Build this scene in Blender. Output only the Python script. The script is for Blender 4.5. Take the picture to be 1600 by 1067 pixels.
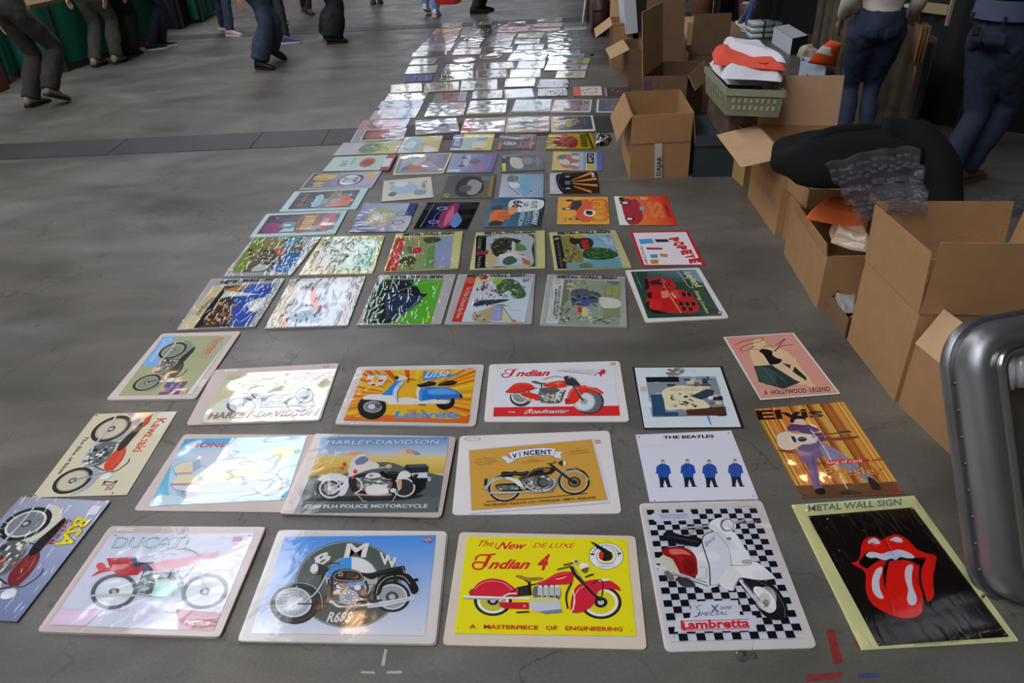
EXPO=-1.27; WORLD=.20; SKYE=15.; WINE=5.5; FLOORC=((107,102,93),(109,107,103))
import bpy, bmesh, math, random
from mathutils import Vector, Matrix
sc = bpy.context.scene
for o in list(bpy.data.objects): bpy.data.objects.remove(o)
# ---------------------------------------------------------------- camera
FPX, PITCH, ROLL, CAMH = 1167.5, .56220, -.04558, 1.5089
cp, sp, cr, sr = math.cos(PITCH), math.sin(PITCH), math.cos(ROLL), math.sin(ROLL)
right0, up0, fwd = Vector((1,0,0)), Vector((0,sp,cp)), Vector((0,cp,-sp))
cr_, cu_ = right0*cr + up0*sr, -right0*sr + up0*cr
cam = bpy.data.objects.new('camera', bpy.data.cameras.new('camera'))
M = Matrix((cr_, cu_, -fwd)).transposed().to_4x4(); M.translation = (0,0,CAMH)
cam.matrix_world = M; cam.data.sensor_width = 36; cam.data.lens = 36*FPX/1600
cam.data.clip_start = .05; cam.data.clip_end = 200
sc.collection.objects.link(cam); sc.camera = cam
sc.view_settings.view_transform = 'Standard'; sc.view_settings.look = 'None'
sc.view_settings.gamma = 1; sc.view_settings.exposure = EXPO
sc.view_settings.use_curve_mapping = False
w = bpy.data.worlds.new('hall_air'); sc.world = w; w.use_nodes = True
w.node_tree.nodes['Background'].inputs[0].default_value = (1,.955,.89,1)
w.node_tree.nodes['Background'].inputs[1].default_value = WORLD
# ---------------------------------------------------------------- helpers
def G(px, py, z=0.):
    u2, v2 = (px-800)/FPX, (py-533.5)/FPX
    u, v = cr*u2+sr*v2, -sr*u2+cr*v2
    d = (u, cp-v*sp, -sp-v*cp); s = (z-CAMH)/d[2]
    return Vector((d[0]*s, d[1]*s, z))
def P(x, y, z):
    z -= CAMH; zc = y*cp-z*sp; u = x; v = -(y*sp+z*cp)
    return 800+FPX*(cr*u-sr*v)/zc, 533.5+FPX*(sr*u+cr*v)/zc
def ZT(base, topy):                       # height whose top shows at row topy above a ground pixel
    g = G(*base); lo, hi = 0., 2.5
    for _ in range(30):
        m = (lo+hi)/2
        if P(g.x, g.y, m)[1] > topy: lo = m
        else: hi = m
    return lo
def lin(c): 
    return tuple(((x/255/12.92) if x/255 <= .04045 else ((x/255+.055)/1.055)**2.4) for x in c)
MATS = {}
def mat(name, rgb=(128,128,128), rough=.6, gain=1.35, metal=0, bump=0, bscale=40, noise=0, nscale=8, coat=0, spec=.5, emit=0, alpha=1):
    if name in MATS: return MATS[name]
    m = bpy.data.materials.new(name); m.use_nodes = True; MATS[name] = m
    nt = m.node_tree; b = nt.nodes['Principled BSDF']
    c = tuple(x*gain for x in lin(rgb)); c = tuple(x*min(1,.86/max(c)) for x in c)
    b.inputs['Base Color'].default_value = (*c,1); b.inputs['Roughness'].default_value = rough
    b.inputs['Metallic'].default_value = metal; b.inputs['Coat Weight'].default_value = coat
    b.inputs['Specular IOR Level'].default_value = spec
    tc = nt.nodes.new('ShaderNodeTexCoord')
    if noise:
        n = nt.nodes.new('ShaderNodeTexNoise'); n.inputs['Scale'].default_value = nscale; n.inputs['Detail'].default_value = 5
        nt.links.new(tc.outputs['Object'], n.inputs[0])
        mp = nt.nodes.new('ShaderNodeMapRange'); mp.inputs[1].default_value=.3; mp.inputs[2].default_value=.7
        mp.inputs[3].default_value = 1-noise; mp.inputs[4].default_value = 1+noise
        nt.links.new(n.outputs[0], mp.inputs[0])
        vm = nt.nodes.new('ShaderNodeVectorMath'); vm.operation='SCALE'; vm.inputs[0].default_value = c
        nt.links.new(mp.outputs[0], vm.inputs['Scale']); nt.links.new(vm.outputs[0], b.inputs['Base Color'])
    if bump:
        n2 = nt.nodes.new('ShaderNodeTexNoise'); n2.inputs['Scale'].default_value = bscale; n2.inputs['Detail'].default_value = 4
        nt.links.new(tc.outputs['Object'], n2.inputs[0])
        bp = nt.nodes.new('ShaderNodeBump'); bp.inputs['Strength'].default_value = 1; bp.inputs['Distance'].default_value = bump
        nt.links.new(n2.outputs[0], bp.inputs['Height']); nt.links.new(bp.outputs[0], b.inputs['Normal'])
    if emit:
        b.inputs['Emission Color'].default_value = (*lin(rgb),1); b.inputs['Emission Strength'].default_value = emit
    if alpha < 1: b.inputs['Alpha'].default_value = alpha
    return m
def tag(o, label=None, cat=None, group=None, kind=None):
    for k, v in (('label',label),('category',cat),('group',group),('kind',kind)):
        if v: o[k] = v
    return o
def empty(name, loc, label=None, cat=None, group=None, rz=0):
    o = bpy.data.objects.new(name, None); sc.collection.objects.link(o)
    o.location = loc; o.rotation_euler = (0,0,rz); o.empty_display_size = .05
    return tag(o, label, cat, group)
def mesh(name, V, F, m=None, parent=None, smooth=False, mi=None):
    me = bpy.data.meshes.new(name); me.from_pydata([tuple(v) for v in V], [], F)
    o = bpy.data.objects.new(name, me); sc.collection.objects.link(o)
    ms = m if isinstance(m, (list,tuple)) else [m]
    for x in ms:
        if x: me.materials.append(x)
    if mi: me.polygons.foreach_set('material_index', mi)
    if smooth: me.polygons.foreach_set('use_smooth', [True]*len(me.polygons))
    if parent: o.parent = parent
    me.update(); return o
def bmo(name, bm, m, parent=None, smooth=False):
    me = bpy.data.meshes.new(name); bmesh.ops.recalc_face_normals(bm, faces=bm.faces); bm.to_mesh(me); bm.free()
    o = bpy.data.objects.new(name, me); sc.collection.objects.link(o); me.materials.append(m)
    if smooth: me.polygons.foreach_set('use_smooth', [True]*len(me.polygons))
    if parent: o.parent = parent
    return o
def prism(bm, pts, z0, z1):               # pts: list of (x,y) or 3d base points; extruded in z
    a = [bm.verts.new((p[0],p[1],z0)) for p in pts]; b = [bm.verts.new((p[0],p[1],z1)) for p in pts]; n = len(pts)
    bm.faces.new(a[::-1]); bm.faces.new(b)
    for i in range(n): bm.faces.new((a[i],a[(i+1)%n],b[(i+1)%n],b[i]))
def slab(bm, p, q, r, s, t):              # quad p q r s thickened by t along its normal
    p,q,r,s = map(Vector,(p,q,r,s)); n = (q-p).cross(s-p).normalized()*t
    lo = [bm.verts.new(x) for x in (p,q,r,s)]; hi = [bm.verts.new(x+n) for x in (p,q,r,s)]
    bm.faces.new(lo[::-1]); bm.faces.new(hi)
    for i in range(4): bm.faces.new((lo[i],lo[(i+1)%4],hi[(i+1)%4],hi[i]))
def box(bm, c, sx, sy, sz, rz=0, rx=0):
    c = Vector(c); R = Matrix.Rotation(rz,3,'Z')@Matrix.Rotation(rx,3,'X')
    v = [bm.verts.new(c+R@Vector((i*sx/2,j*sy/2,k*sz/2))) for k in (-1,1) for i,j in ((-1,-1),(1,-1),(1,1),(-1,1))]
    for f in ((3,2,1,0),(4,5,6,7),(0,1,5,4),(1,2,6,5),(2,3,7,6),(3,0,4,7)): bm.faces.new([v[i] for i in f])
def tube(bm, pts, r, n=8, cap=True):
    pts = [Vector(p) for p in pts]; R = r if isinstance(r,(list,tuple)) else [r]*len(pts); rings = []; a = None
    for i,p in enumerate(pts):
        d = (pts[min(i+1,len(pts)-1)]-pts[max(i-1,0)]).normalized()
        if a is None: a = d.cross(Vector((0,0,1)) if abs(d.z)<.7 else Vector((1,0,0)))
        a = (a-d*a.dot(d)).normalized(); b = d.cross(a)
        rings.append([bm.verts.new(p+(a*math.cos(t)+b*math.sin(t))*R[i]) for t in [2*math.pi*k/n for k in range(n)]])
    for A_,B_ in zip(rings,rings[1:]):
        for k in range(n): bm.faces.new((A_[k],A_[(k+1)%n],B_[(k+1)%n],B_[k]))
    if cap: bm.faces.new(rings[0][::-1]); bm.faces.new(rings[-1])
def lathe(bm, c, prof, n=20, close=True):
    c = Vector(c); rings = [[bm.verts.new(c+Vector((r*math.cos(2*math.pi*k/n), r*math.sin(2*math.pi*k/n), z))) for k in range(n)] for r,z in prof]
    for A_,B_ in zip(rings,rings[1:]):
        for k in range(n): bm.faces.new((A_[k],A_[(k+1)%n],B_[(k+1)%n],B_[k]))
    if close: bm.faces.new(rings[0][::-1]); bm.faces.new(rings[-1])
def smoothpts(pts, closed=True, n=5):
    out = []; N = len(pts)
    for i in range(N if closed else N-1):
        g = lambda k: pts[k % N] if closed else pts[max(0,min(N-1,k))]
        p0,p1,p2,p3 = g(i-1),g(i),g(i+1),g(i+2)
        for j in range(n):
            t = j/n; out.append(tuple(.5*((2*b)+(-a+c)*t+(2*a-5*b+4*c-d)*t*t+(-a+3*b-3*c+d)*t**3) for a,b,c,d in zip(p0,p1,p2,p3)))
    if not closed: out.append(tuple(pts[-1]))
    return out
TXT = {}
def glyphs(s, bold=0., shear=0.):
    bold *= .7; k = (s, bold, shear)
    if k not in TXT:
        cu = bpy.data.curves.new('t','FONT'); cu.body = s; cu.size = 1; cu.offset = bold; cu.shear = shear; cu.resolution_u = 2; cu.fill_mode='FRONT'
        ob = bpy.data.objects.new('t', cu); sc.collection.objects.link(ob)
        me = bpy.data.meshes.new_from_object(ob)
        V = [tuple(v.co) for v in me.vertices]; F = [tuple(p.vertices) for p in me.polygons]
        bpy.data.objects.remove(ob); bpy.data.curves.remove(cu); bpy.data.meshes.remove(me)
        if V:
            x0 = min(v[0] for v in V); x1 = max(v[0] for v in V); 
            V = [((v[0]-x0)/(x1-x0), v[1]/.69) for v in V]
        TXT[k] = (V, F)
    return TXT[k]
# ---------------------------------------------------------------- flat print: coloured pieces of ink laid on a sheet
class Art:
    def __init__(s, o, z, gain=1.4):
        s.o = Vector(o); s.z0 = z; s.z = z; s.V=[]; s.F=[]; s.C=[]; s.gain = gain; s.asp = 1; s.m = None; s.stack=[]
    def crop(s, c, asp=.8):
        x0,y0,k = c; s.asp = asp
        def m(a,b): g = G(x0+a/k, y0+b/k, s.z0); return (g.x-s.o.x, g.y-s.o.y)
        s.m = m
    def quad(s, Q):                        # u to the right, v down, 0..1
        q = [(p[0]-s.o.x, p[1]-s.o.y) for p in Q]; s.asp = 1
        s.m = lambda u,v: tuple((1-v)*((1-u)*q[0][i]+u*q[1][i]) + v*((1-u)*q[3][i]+u*q[2][i]) for i in (0,1))
    def frame(s, p0, px, py, W=100., H=60.):
        s.stack.append((s.m, s.asp)); old = s.m; s.asp = 1
        s.m = lambda x,y: old(p0[0]+(px[0]-p0[0])*x/W+(py[0]-p0[0])*y/H, p0[1]+(px[1]-p0[1])*x/W+(py[1]-p0[1])*y/H)
        return s
    def pop(s): s.m, s.asp = s.stack.pop()
    def c(s, col):
        l = [x*s.gain for x in lin(col)]; k = min(1, .86/max(max(l),.01)); return (*[x*k for x in l], 1)
    def raw(s, pts, cols):
        n = len(s.V); s.V += [(p[0],p[1],s.z) for p in pts]; s.F.append(list(range(n,n+len(pts)))); s.C += cols
    def up(s): s.z += .000012
    def poly(s, pts, col): 
        s.up(); c = s.c(col); s.raw([s.m(*p) for p in pts], [c]*len(pts))
    def blob(s, pts, col, n=4): s.poly(smoothpts(pts, True, n), col)
    def rect(s, x0,y0,x1,y1,col): s.poly([(x0,y0),(x1,y0),(x1,y1),(x0,y1)], col)
    def ell(s, c, rx, ry, col, n=24, a0=0, a1=360):
        pts = [(c[0]+rx*math.cos(math.radians(a0+(a1-a0)*k/n)), c[1]+ry*math.sin(math.radians(a0+(a1-a0)*k/n))) for k in range(n+(a1-a0<360))]
        if a1-a0 < 360: pts.append(c)
        s.poly(pts, col)
    def disc(s, c, r, col, n=24): s.ell(c, r, r*s.asp, col, n)
    def ring(s, c, r0, r1, col, n=32, a0=0, a1=360):
        s.up(); cc = s.c(col)
        for k in range(n):
            q=[]
            for r,kk in ((r0,k),(r1,k),(r1,k+1),(r0,k+1)):
                t = math.radians(a0+(a1-a0)*kk/n); q.append(s.m(c[0]+r*math.cos(t), c[1]+r*s.asp*math.sin(t)))
            s.raw(q,[cc]*4)
    def line(s, pts, w, col, smooth=False, closed=False, taper=False):   # w in millimetres
        s.up(); c = s.c(col)
        if smooth: pts = smoothpts(pts, closed, 5)
        p = [Vector(s.m(*q)) for q in pts]
        if closed: p.append(p[0])
        L=[];N=len(p)
        for i in range(N):
            d = p[min(i+1,N-1)]-p[max(i-1,0)]
            if closed and i in (0,N-1): d = p[1]-p[N-2]
            d = d.normalized() if d.length else Vector((1,0))
            k = w*.00066*(1 if not taper else max(.15, math.sin(math.pi*(i+.5)/N)))
            n = Vector((-d.y,d.x))*k; L.append((p[i]-n,p[i]+n))
        for a,b in zip(L,L[1:]): s.raw([a[0],b[0],b[1],a[1]],[c]*4)
    def grad(s, q, c4, n=8):              # corners TL TR BR BL
        s.up(); cc = [s.c(x) for x in c4]
        b = lambda A,u,v: tuple((1-v)*((1-u)*A[0][i]+u*A[1][i])+v*((1-u)*A[3][i]+u*A[2][i]) for i in range(len(A[0])))
        for i in range(n):
            for j in range(n):
                uv = [(i/n,j/n),((i+1)/n,j/n),((i+1)/n,(j+1)/n),(i/n,(j+1)/n)]
                s.raw([s.m(*b(q,u,v)) for u,v in uv],[b(cc,u,v) for u,v in uv])
    def text(s, t, p0, p1, pt, col, bold=0., shear=0., outline=None, ow=.05):
        if outline: s.text(t, p0, p1, pt, outline, bold+ow, shear)
        s.up(); V,F = glyphs(t, bold, shear); c = s.c(col); n = len(s.V)
        for x,y in V:
            q = s.m(p0[0]+(p1[0]-p0[0])*x+(pt[0]-p0[0])*y, p0[1]+(p1[1]-p0[1])*x+(pt[1]-p0[1])*y); s.V.append((q[0],q[1],s.z))
        for f in F: s.F.append([n+i for i in f]); s.C += [c]*len(f)
    def patches(s, cx, cy, w, h, cols, n, seed, size=.25):
        R = random.Random(seed)
        for _ in range(n):
            x = cx+R.uniform(-.5,.5)*w; y = cy+R.uniform(-.5,.5)*h; a = R.uniform(.4,1)*size
            pts = [(x+math.cos(t)*a*w*R.uniform(.4,1)*.5, y+math.sin(t)*a*h*R.uniform(.4,1)*.5) for t in [k*1.047+R.random() for k in range(6)]]
            s.poly(pts, R.choice(cols))
    def build(s, name, parent, m):
        if not s.F: return None
        me = bpy.data.meshes.new(name); me.from_pydata(s.V, [], s.F)
        at = me.color_attributes.new('Col','FLOAT_COLOR','CORNER'); buf=[]
        for c in s.C: buf.extend(c)
        at.data.foreach_set('color', buf); me.materials.append(m)
        bm = bmesh.new(); bm.from_mesh(me); bmesh.ops.triangulate(bm, faces=[f for f in bm.faces if len(f.verts)>4])
        for f in bm.faces:
            if f.normal.z < 0: f.normal_flip()
        bm.to_mesh(me); bm.free()
        o = bpy.data.objects.new(name, me); sc.collection.objects.link(o); o.parent = parent
        return o
def gloss_mat(name, rough, bump, bscale, coat=.5, coatr=.04, col=None, spec=.5):
    m = bpy.data.materials.new(name); m.use_nodes = True; nt = m.node_tree; b = nt.nodes['Principled BSDF']
    if col: b.inputs['Base Color'].default_value = (*[min(.88,x*1.4) for x in lin(col)],1)
    else:
        a = nt.nodes.new('ShaderNodeVertexColor'); a.layer_name = 'Col'; nt.links.new(a.outputs[0], b.inputs['Base Color'])
    b.inputs['Roughness'].default_value = rough; b.inputs['Coat Weight'].default_value = coat; b.inputs['Coat Roughness'].default_value = coatr
    b.inputs['Specular IOR Level'].default_value = spec
    tc = nt.nodes.new('ShaderNodeNewGeometry'); n = nt.nodes.new('ShaderNodeTexNoise'); n.inputs['Scale'].default_value = bscale; n.inputs['Detail'].default_value = 1.5
    nt.links.new(tc.outputs['Position'], n.inputs[0])
    bp = nt.nodes.new('ShaderNodeBump'); bp.inputs['Distance'].default_value = bump; nt.links.new(n.outputs[0], bp.inputs['Height'])
    nt.links.new(bp.outputs[0], b.inputs['Normal']); nt.links.new(bp.outputs[0], b.inputs['Coat Normal'])
    return m
INK = gloss_mat('ink_on_tin', .22, .0035, 6, coat=.7, coatr=.06)
INKM = gloss_mat('ink_matt', .5, .0015, 6, coat=.1, coatr=.3)
INKP = gloss_mat('ink_high_gloss', .12, .010, 4.5, coat=1, coatr=.02)
def film_mat(name, amount, scale, stretch, gainf=1.):
    m = bpy.data.materials.new(name); m.use_nodes = True; nt = m.node_tree; nt.nodes.clear()
    out = nt.nodes.new('ShaderNodeOutputMaterial'); mx = nt.nodes.new('ShaderNodeMixShader'); tr = nt.nodes.new('ShaderNodeBsdfTransparent')
    gl = nt.nodes.new('ShaderNodeBsdfGlossy'); gl.inputs['Roughness'].default_value = .09; lw = nt.nodes.new('ShaderNodeFresnel'); lw.inputs[0].default_value = 1.38
    tc = nt.nodes.new('ShaderNodeNewGeometry'); mp = nt.nodes.new('ShaderNodeMapping'); mp.inputs['Scale'].default_value = stretch; mp.inputs['Rotation'].default_value=(0,0,.5)
    n = nt.nodes.new('ShaderNodeTexNoise'); n.inputs['Scale'].default_value = scale; n.inputs['Detail'].default_value = 3; n.inputs['Distortion'].default_value = .8
    nt.links.new(tc.outputs['Position'], mp.inputs[0]); nt.links.new(mp.outputs[0], n.inputs[0])
    bp = nt.nodes.new('ShaderNodeBump'); bp.inputs['Distance'].default_value = amount; nt.links.new(n.outputs[0], bp.inputs['Height'])
    nt.links.new(bp.outputs[0], gl.inputs['Normal']); nt.links.new(bp.outputs[0], lw.inputs['Normal'])
    ad = nt.nodes.new('ShaderNodeMath'); ad.operation='MULTIPLY_ADD'; ad.use_clamp=True; ad.inputs[1].default_value=gainf; ad.inputs[2].default_value=.02
    if gainf>1: n.noise_type='RIDGED_MULTIFRACTAL'; gl.inputs['Roughness'].default_value=.06
    nt.links.new(lw.outputs[0], ad.inputs[0]); nt.links.new(ad.outputs[0], mx.inputs[0])
    nt.links.new(tr.outputs[0], mx.inputs[1]); nt.links.new(gl.outputs[0], mx.inputs[2]); nt.links.new(mx.outputs[0], out.inputs[0])
    return m
FILM = film_mat('clear_shrink_film', .0034, 10, (3.2,1,1), 1.2)
FILMS = film_mat('clear_smooth_film', .0022, 7, (1,1.5,1))
# ---------------------------------------------------------------- room
def struct(o): return tag(o, kind='structure')
def floor_mat():
    m = bpy.data.materials.new('worn_concrete'); m.use_nodes = True; nt = m.node_tree; L = nt.links.new; b = nt.nodes['Principled BSDF']
    tc = nt.nodes.new('ShaderNodeNewGeometry')
    def noise(sc_, det, stretch=None, dist=0):
        n = nt.nodes.new('ShaderNodeTexNoise'); n.inputs['Scale'].default_value = sc_; n.inputs['Detail'].default_value = det; n.inputs['Distortion'].default_value = dist
        if stretch:
            mp = nt.nodes.new('ShaderNodeMapping'); mp.inputs['Scale'].default_value = stretch; L(tc.outputs['Position'], mp.inputs[0]); L(mp.outputs[0], n.inputs[0])
        else: L(tc.outputs['Position'], n.inputs[0])
        return n.outputs[0]
    def ramp(x, a, b_, ca, cb):
        r = nt.nodes.new('ShaderNodeMapRange'); r.inputs[1].default_value=a; r.inputs[2].default_value=b_; r.inputs[3].default_value=ca; r.inputs[4].default_value=cb; L(x, r.inputs[0]); return r.outputs[0]
    def mul(a, b_):
        n = nt.nodes.new('ShaderNodeMath'); n.operation='MULTIPLY'; L(a, n.inputs[0]); L(b_, n.inputs[1]); return n.outputs[0]
    big = ramp(noise(.8,7,(.8,1.7,1),.8), .32,.68,.66,1.24)
    mid = ramp(noise(3,9,(.7,1.7,1),.6), .3,.7,.78,1.16)
    fine = ramp(noise(90,4), .3,.7,.90,1.09)
    spots = ramp(noise(7,2,(1,1,1)), .70,.76,1,.62)
    v = nt.nodes.new('ShaderNodeTexVoronoi'); v.feature='DISTANCE_TO_EDGE'; v.inputs['Scale'].default_value = 2.4
    wn = nt.nodes.new('ShaderNodeTexNoise'); wn.inputs['Scale'].default_value = 6; wn.inputs['Detail'].default_value = 5; L(tc.outputs['Position'], wn.inputs[0])
    va = nt.nodes.new('ShaderNodeVectorMath'); va.operation='MULTIPLY_ADD'; va.inputs[1].default_value=(.3,.3,0); L(wn.outputs[1], va.inputs[0]); L(tc.outputs['Position'], va.inputs[2]); L(va.outputs[0], v.inputs[0])
    crk = ramp(v.outputs[0], .0, .010, .55, 1)
    msk = ramp(noise(1.3,2), .42,.52,0,1)
    mx = nt.nodes.new('ShaderNodeMix'); mx.inputs[2].default_value = 1; L(msk, mx.inputs[0]); L(crk, mx.inputs[3])
    tot = mul(mul(mul(big,mid),mul(fine,spots)), mx.outputs[0])
    cr1 = nt.nodes.new('ShaderNodeMix'); cr1.data_type='RGBA'; cr1.inputs[6].default_value=(*lin(FLOORC[0]),1); cr1.inputs[7].default_value=(*lin(FLOORC[1]),1)
    L(ramp(noise(.6,3,None,.5),.4,.6,0,1), cr1.inputs[0])
    vm = nt.nodes.new('ShaderNodeVectorMath'); vm.operation='SCALE'; L(cr1.outputs[2], vm.inputs[0]); L(tot, vm.inputs['Scale']); L(vm.outputs[0], b.inputs['Base Color'])
    L(ramp(noise(3,6,None,.5),.3,.7,.30,.50), b.inputs['Roughness']); b.inputs['Specular IOR Level'].default_value = .3
    bp = nt.nodes.new('ShaderNodeBump'); bp.inputs['Distance'].default_value = .0006; L(noise(120,5), bp.inputs['Height']); L(bp.outputs[0], b.inputs['Normal'])
    return m
bm = bmesh.new(); box(bm, (0,7,-.1), 34, 30, .2); fl = struct(bmo('floor', bm, floor_mat()))
HX0, HX1, HY0, HY1, HZ = -15, 13, -7, 20, 7
SKY = mat('skylight_fill_glow', (244,247,255), emit=SKYE, rough=.3)
def hole_panel(name, x0,x1,y0,y1, holes, z, t, m):   # ceiling in strips that leave the skylights and added fill panels open
    bm = bmesh.new(); ys = sorted({y0,y1,*[h[2] for h in holes],*[h[3] for h in holes]})
    for a,b in zip(ys,ys[1:]):
        xs = sorted([(h[0],h[1]) for h in holes if h[2] <= a and h[3] >= b]); x = x0
        for p,q in xs+[(x1,x1)]:
            if p > x: box(bm, ((x+p)/2,(a+b)/2,z+t/2), p-x, b-a, t)
            x = q
    return struct(bmo(name, bm, m))
SKYL_AND_FILL = [(-5.5,-3.4,5.6,19.6), (-5.5,-3.4,-5.5,4.9), (-3.2,-1.2,-5.5,1.2), (-11.5,-9.5,-5,7)]  # first strip follows the glare; the others are unseen fill lights, added
hole_panel('ceiling', HX0,HX1,HY0,HY1, SKYL_AND_FILL, HZ, .2, mat('ceiling_paint',(70,72,74),.8))
for i,(a,b_,c_,d_) in enumerate(SKYL_AND_FILL):
    e = empty('window_%d'%(i+2), ((a+b_)/2,(c_+d_)/2,HZ)); struct(e); L_=[]  # real skylight first, then the added fill panels
    n = max(1, round((d_-c_)/1.4)); st = (d_-c_)/n
    for k in range(n):
        bm = bmesh.new(); box(bm,(0,c_+st*(k+.5)-(c_+d_)/2,.12), b_-a-.08, st-.09, .02); bmo('pane', bm, SKY, e)
    for k in range(n+1):
        bm = bmesh.new(); box(bm,(0,c_+st*k-(c_+d_)/2,.1), b_-a, .08, .16); bmo('glazing_bar', bm, mat('dark_steel',(40,42,44),.5), e)
# far wall with a band window
WX0, WX1, WZ0, WZ1 = -3.3, 1.75, 2.15, 4.3
bm = bmesh.new()
for x0,x1,z0,z1 in ((HX0,WX0,0,HZ),(WX1,HX1,0,HZ),(WX0,WX1,0,WZ0),(WX0,WX1,WZ1,HZ)): box(bm,((x0+x1)/2,HY1+.1,(z0+z1)/2), x1-x0,.2,z1-z0)
struct(bmo('wall_back', bm, mat('hall_wall',(84,86,86),.8)))
e = struct(empty('window_1',((WX0+WX1)/2,HY1,WZ0)))
nx, nz = 6, 3; sx, sz = (WX1-WX0)/nx, (WZ1-WZ0)/nz
for i in range(nx):
    for j in range(nz):
        bm = bmesh.new(); box(bm,((i-(nx-1)/2)*sx, .1, (j+.5)*sz), sx-.07,.02,sz-.07); bmo('pane', bm, mat('window_glow',(238,244,255),emit=WINE,rough=.3), e)
for i in range(nx+1):
    bm = bmesh.new(); box(bm,((i-nx/2)*sx,.08,(WZ1-WZ0)/2),.07,.1,WZ1-WZ0); bmo('mullion', bm, mat('dark_steel'), e)
for j in range(nz+1):
    bm = bmesh.new(); box(bm,(0,.06,j*sz),WX1-WX0,.1,.07); bmo('transom', bm, mat('dark_steel'), e)
# warm hall lamps
for i,(x,y) in enumerate(((-2.2,6.3),(4.9,9.3),(-6.7,12),(-6.5,10.3),(3.9,8.2))):
    e = empty('hall_lamp',(x,y,HZ-.35),'round high bay lamp under the ceiling, '+('nearest of the middle ones','far one on the side of the boxes','furthest one on the side of the green stalls','one between the furthest lamp and the near ones','near one on the side of the boxes')[i],'lamp','high bay lamps under the ceiling')
    bm = bmesh.new(); lathe(bm,(0,0,0),[(.17,.0),(.15,.1),(.07,.22),(.05,.35)],16); bmo('lamp_housing',bm,mat('lamp_metal',(120,120,118),.4,metal=.6),e,True)
    bm = bmesh.new(); lathe(bm,(0,0,-.03),[(.13,0),(.13,.029)],16); bmo('lamp_lens',bm,mat('lamp_glow',(255,196,140),emit=60),e)
# floor strips made of cover plates
def strip(name, near, far_, xs, m):
    e = struct(empty(name, (0,(near+far_)/2,0))); bm=bmesh.new(); prism(bm,[(xs[0],-(far_-near)/2-.008),(xs[-1],-(far_-near)/2-.008),(xs[-1],(far_-near)/2+.008),(xs[0],(far_-near)/2+.008)],-.01,.0007); bmo('frame_channel',bm,mat('channel_dark',(30,28,28),.8),e); rnd = random.Random(3)
    for a,b in zip(xs,xs[1:]):
        bm = bmesh.new(); hgt = .0018+rnd.random()*.001
        prism(bm, [(a+.004,near-(near+far_)/2),(b-.004,near-(near+far_)/2),(b-.004,far_-(near+far_)/2),(a+.004,far_-(near+far_)/2)], -.01, hgt)
        bmo('cover_plate', bm, m, e)
pl = mat('drain_cover_plate',(48,48,50),.5,gain=1.2,noise=.25,nscale=3,bump=.0004,bscale=200)
strip('trim_1', 4.97, 5.33, [-7.2,-6.3,-5.4,-4.5,-3.55,-2.66,-1.7,-1.22,-.3,.62,1.5,2.4,3.3,4.2,5.1,6], pl)
strip('trim_2', 9.27, 9.55, [-8,-6.6,-5.2,-3.8,-2.4,-1.1,.3,1.7,3.1,4.5,6], pl)
# ---------------------------------------------------------------- signs
GRP = 'printed metal signs laid out in rows on the hall floor'
def rounded(Q, r, n=4):
    out = []
    for i in range(4):
        p, a, b = Vector(Q[i][:2]), Vector(Q[i-1][:2]), Vector(Q[(i+1)%4][:2])
        if r <= 0: out.append(tuple(p)); continue
        d1, d2 = (a-p).normalized()*r, (b-p).normalized()*r
        for k in range(n+1):
            t = k/n; out.append(tuple((p+d1)*(1-t)**2 + p*2*t*(1-t) + (p+d2)*t*t))
    return out
def rectfit(Q, shrink=.0):
    q = [Vector(p[:2]) for p in Q]; c = sum(q,Vector((0,0)))/4
    u = ((q[1]-q[0])+(q[2]-q[3]))/2; v = ((q[0]-q[3])+(q[1]-q[2]))/2
    ang = max(-.16, min(.16, math.atan2(u.y,u.x))); uu = Vector((math.cos(ang),math.sin(ang))); vv = Vector((-uu.y,uu.x))
    W, Hh = u.length*(1-shrink)/2, abs(v.dot(vv))*(1-shrink)/2; Hh = max(.09, min(.24, Hh))
    return [c-uu*W+vv*Hh, c+uu*W+vv*Hh, c+uu*W-vv*Hh, c-uu*W-vv*Hh]
CARDC = dict(pink=mat('pinkish_card',(206,190,184),.75,noise=.04,gain=1.08), white=mat('white_card',(214,208,205),.6,noise=.03,gain=1.12), cream=mat('cream_card',(206,190,172),.75,noise=.05,gain=1.1),
             grey=mat('greyish_card',(170,168,168),.7,noise=.04), yellow=mat('pale_yellow_card',(196,194,140),.7,noise=.04), tin=mat('tin_edge',(120,118,112),.35,metal=.6),
             teal=mat('pale_teal_card',(160,186,188),.6), black=mat('black_tin',(22,22,24),.35))
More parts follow.
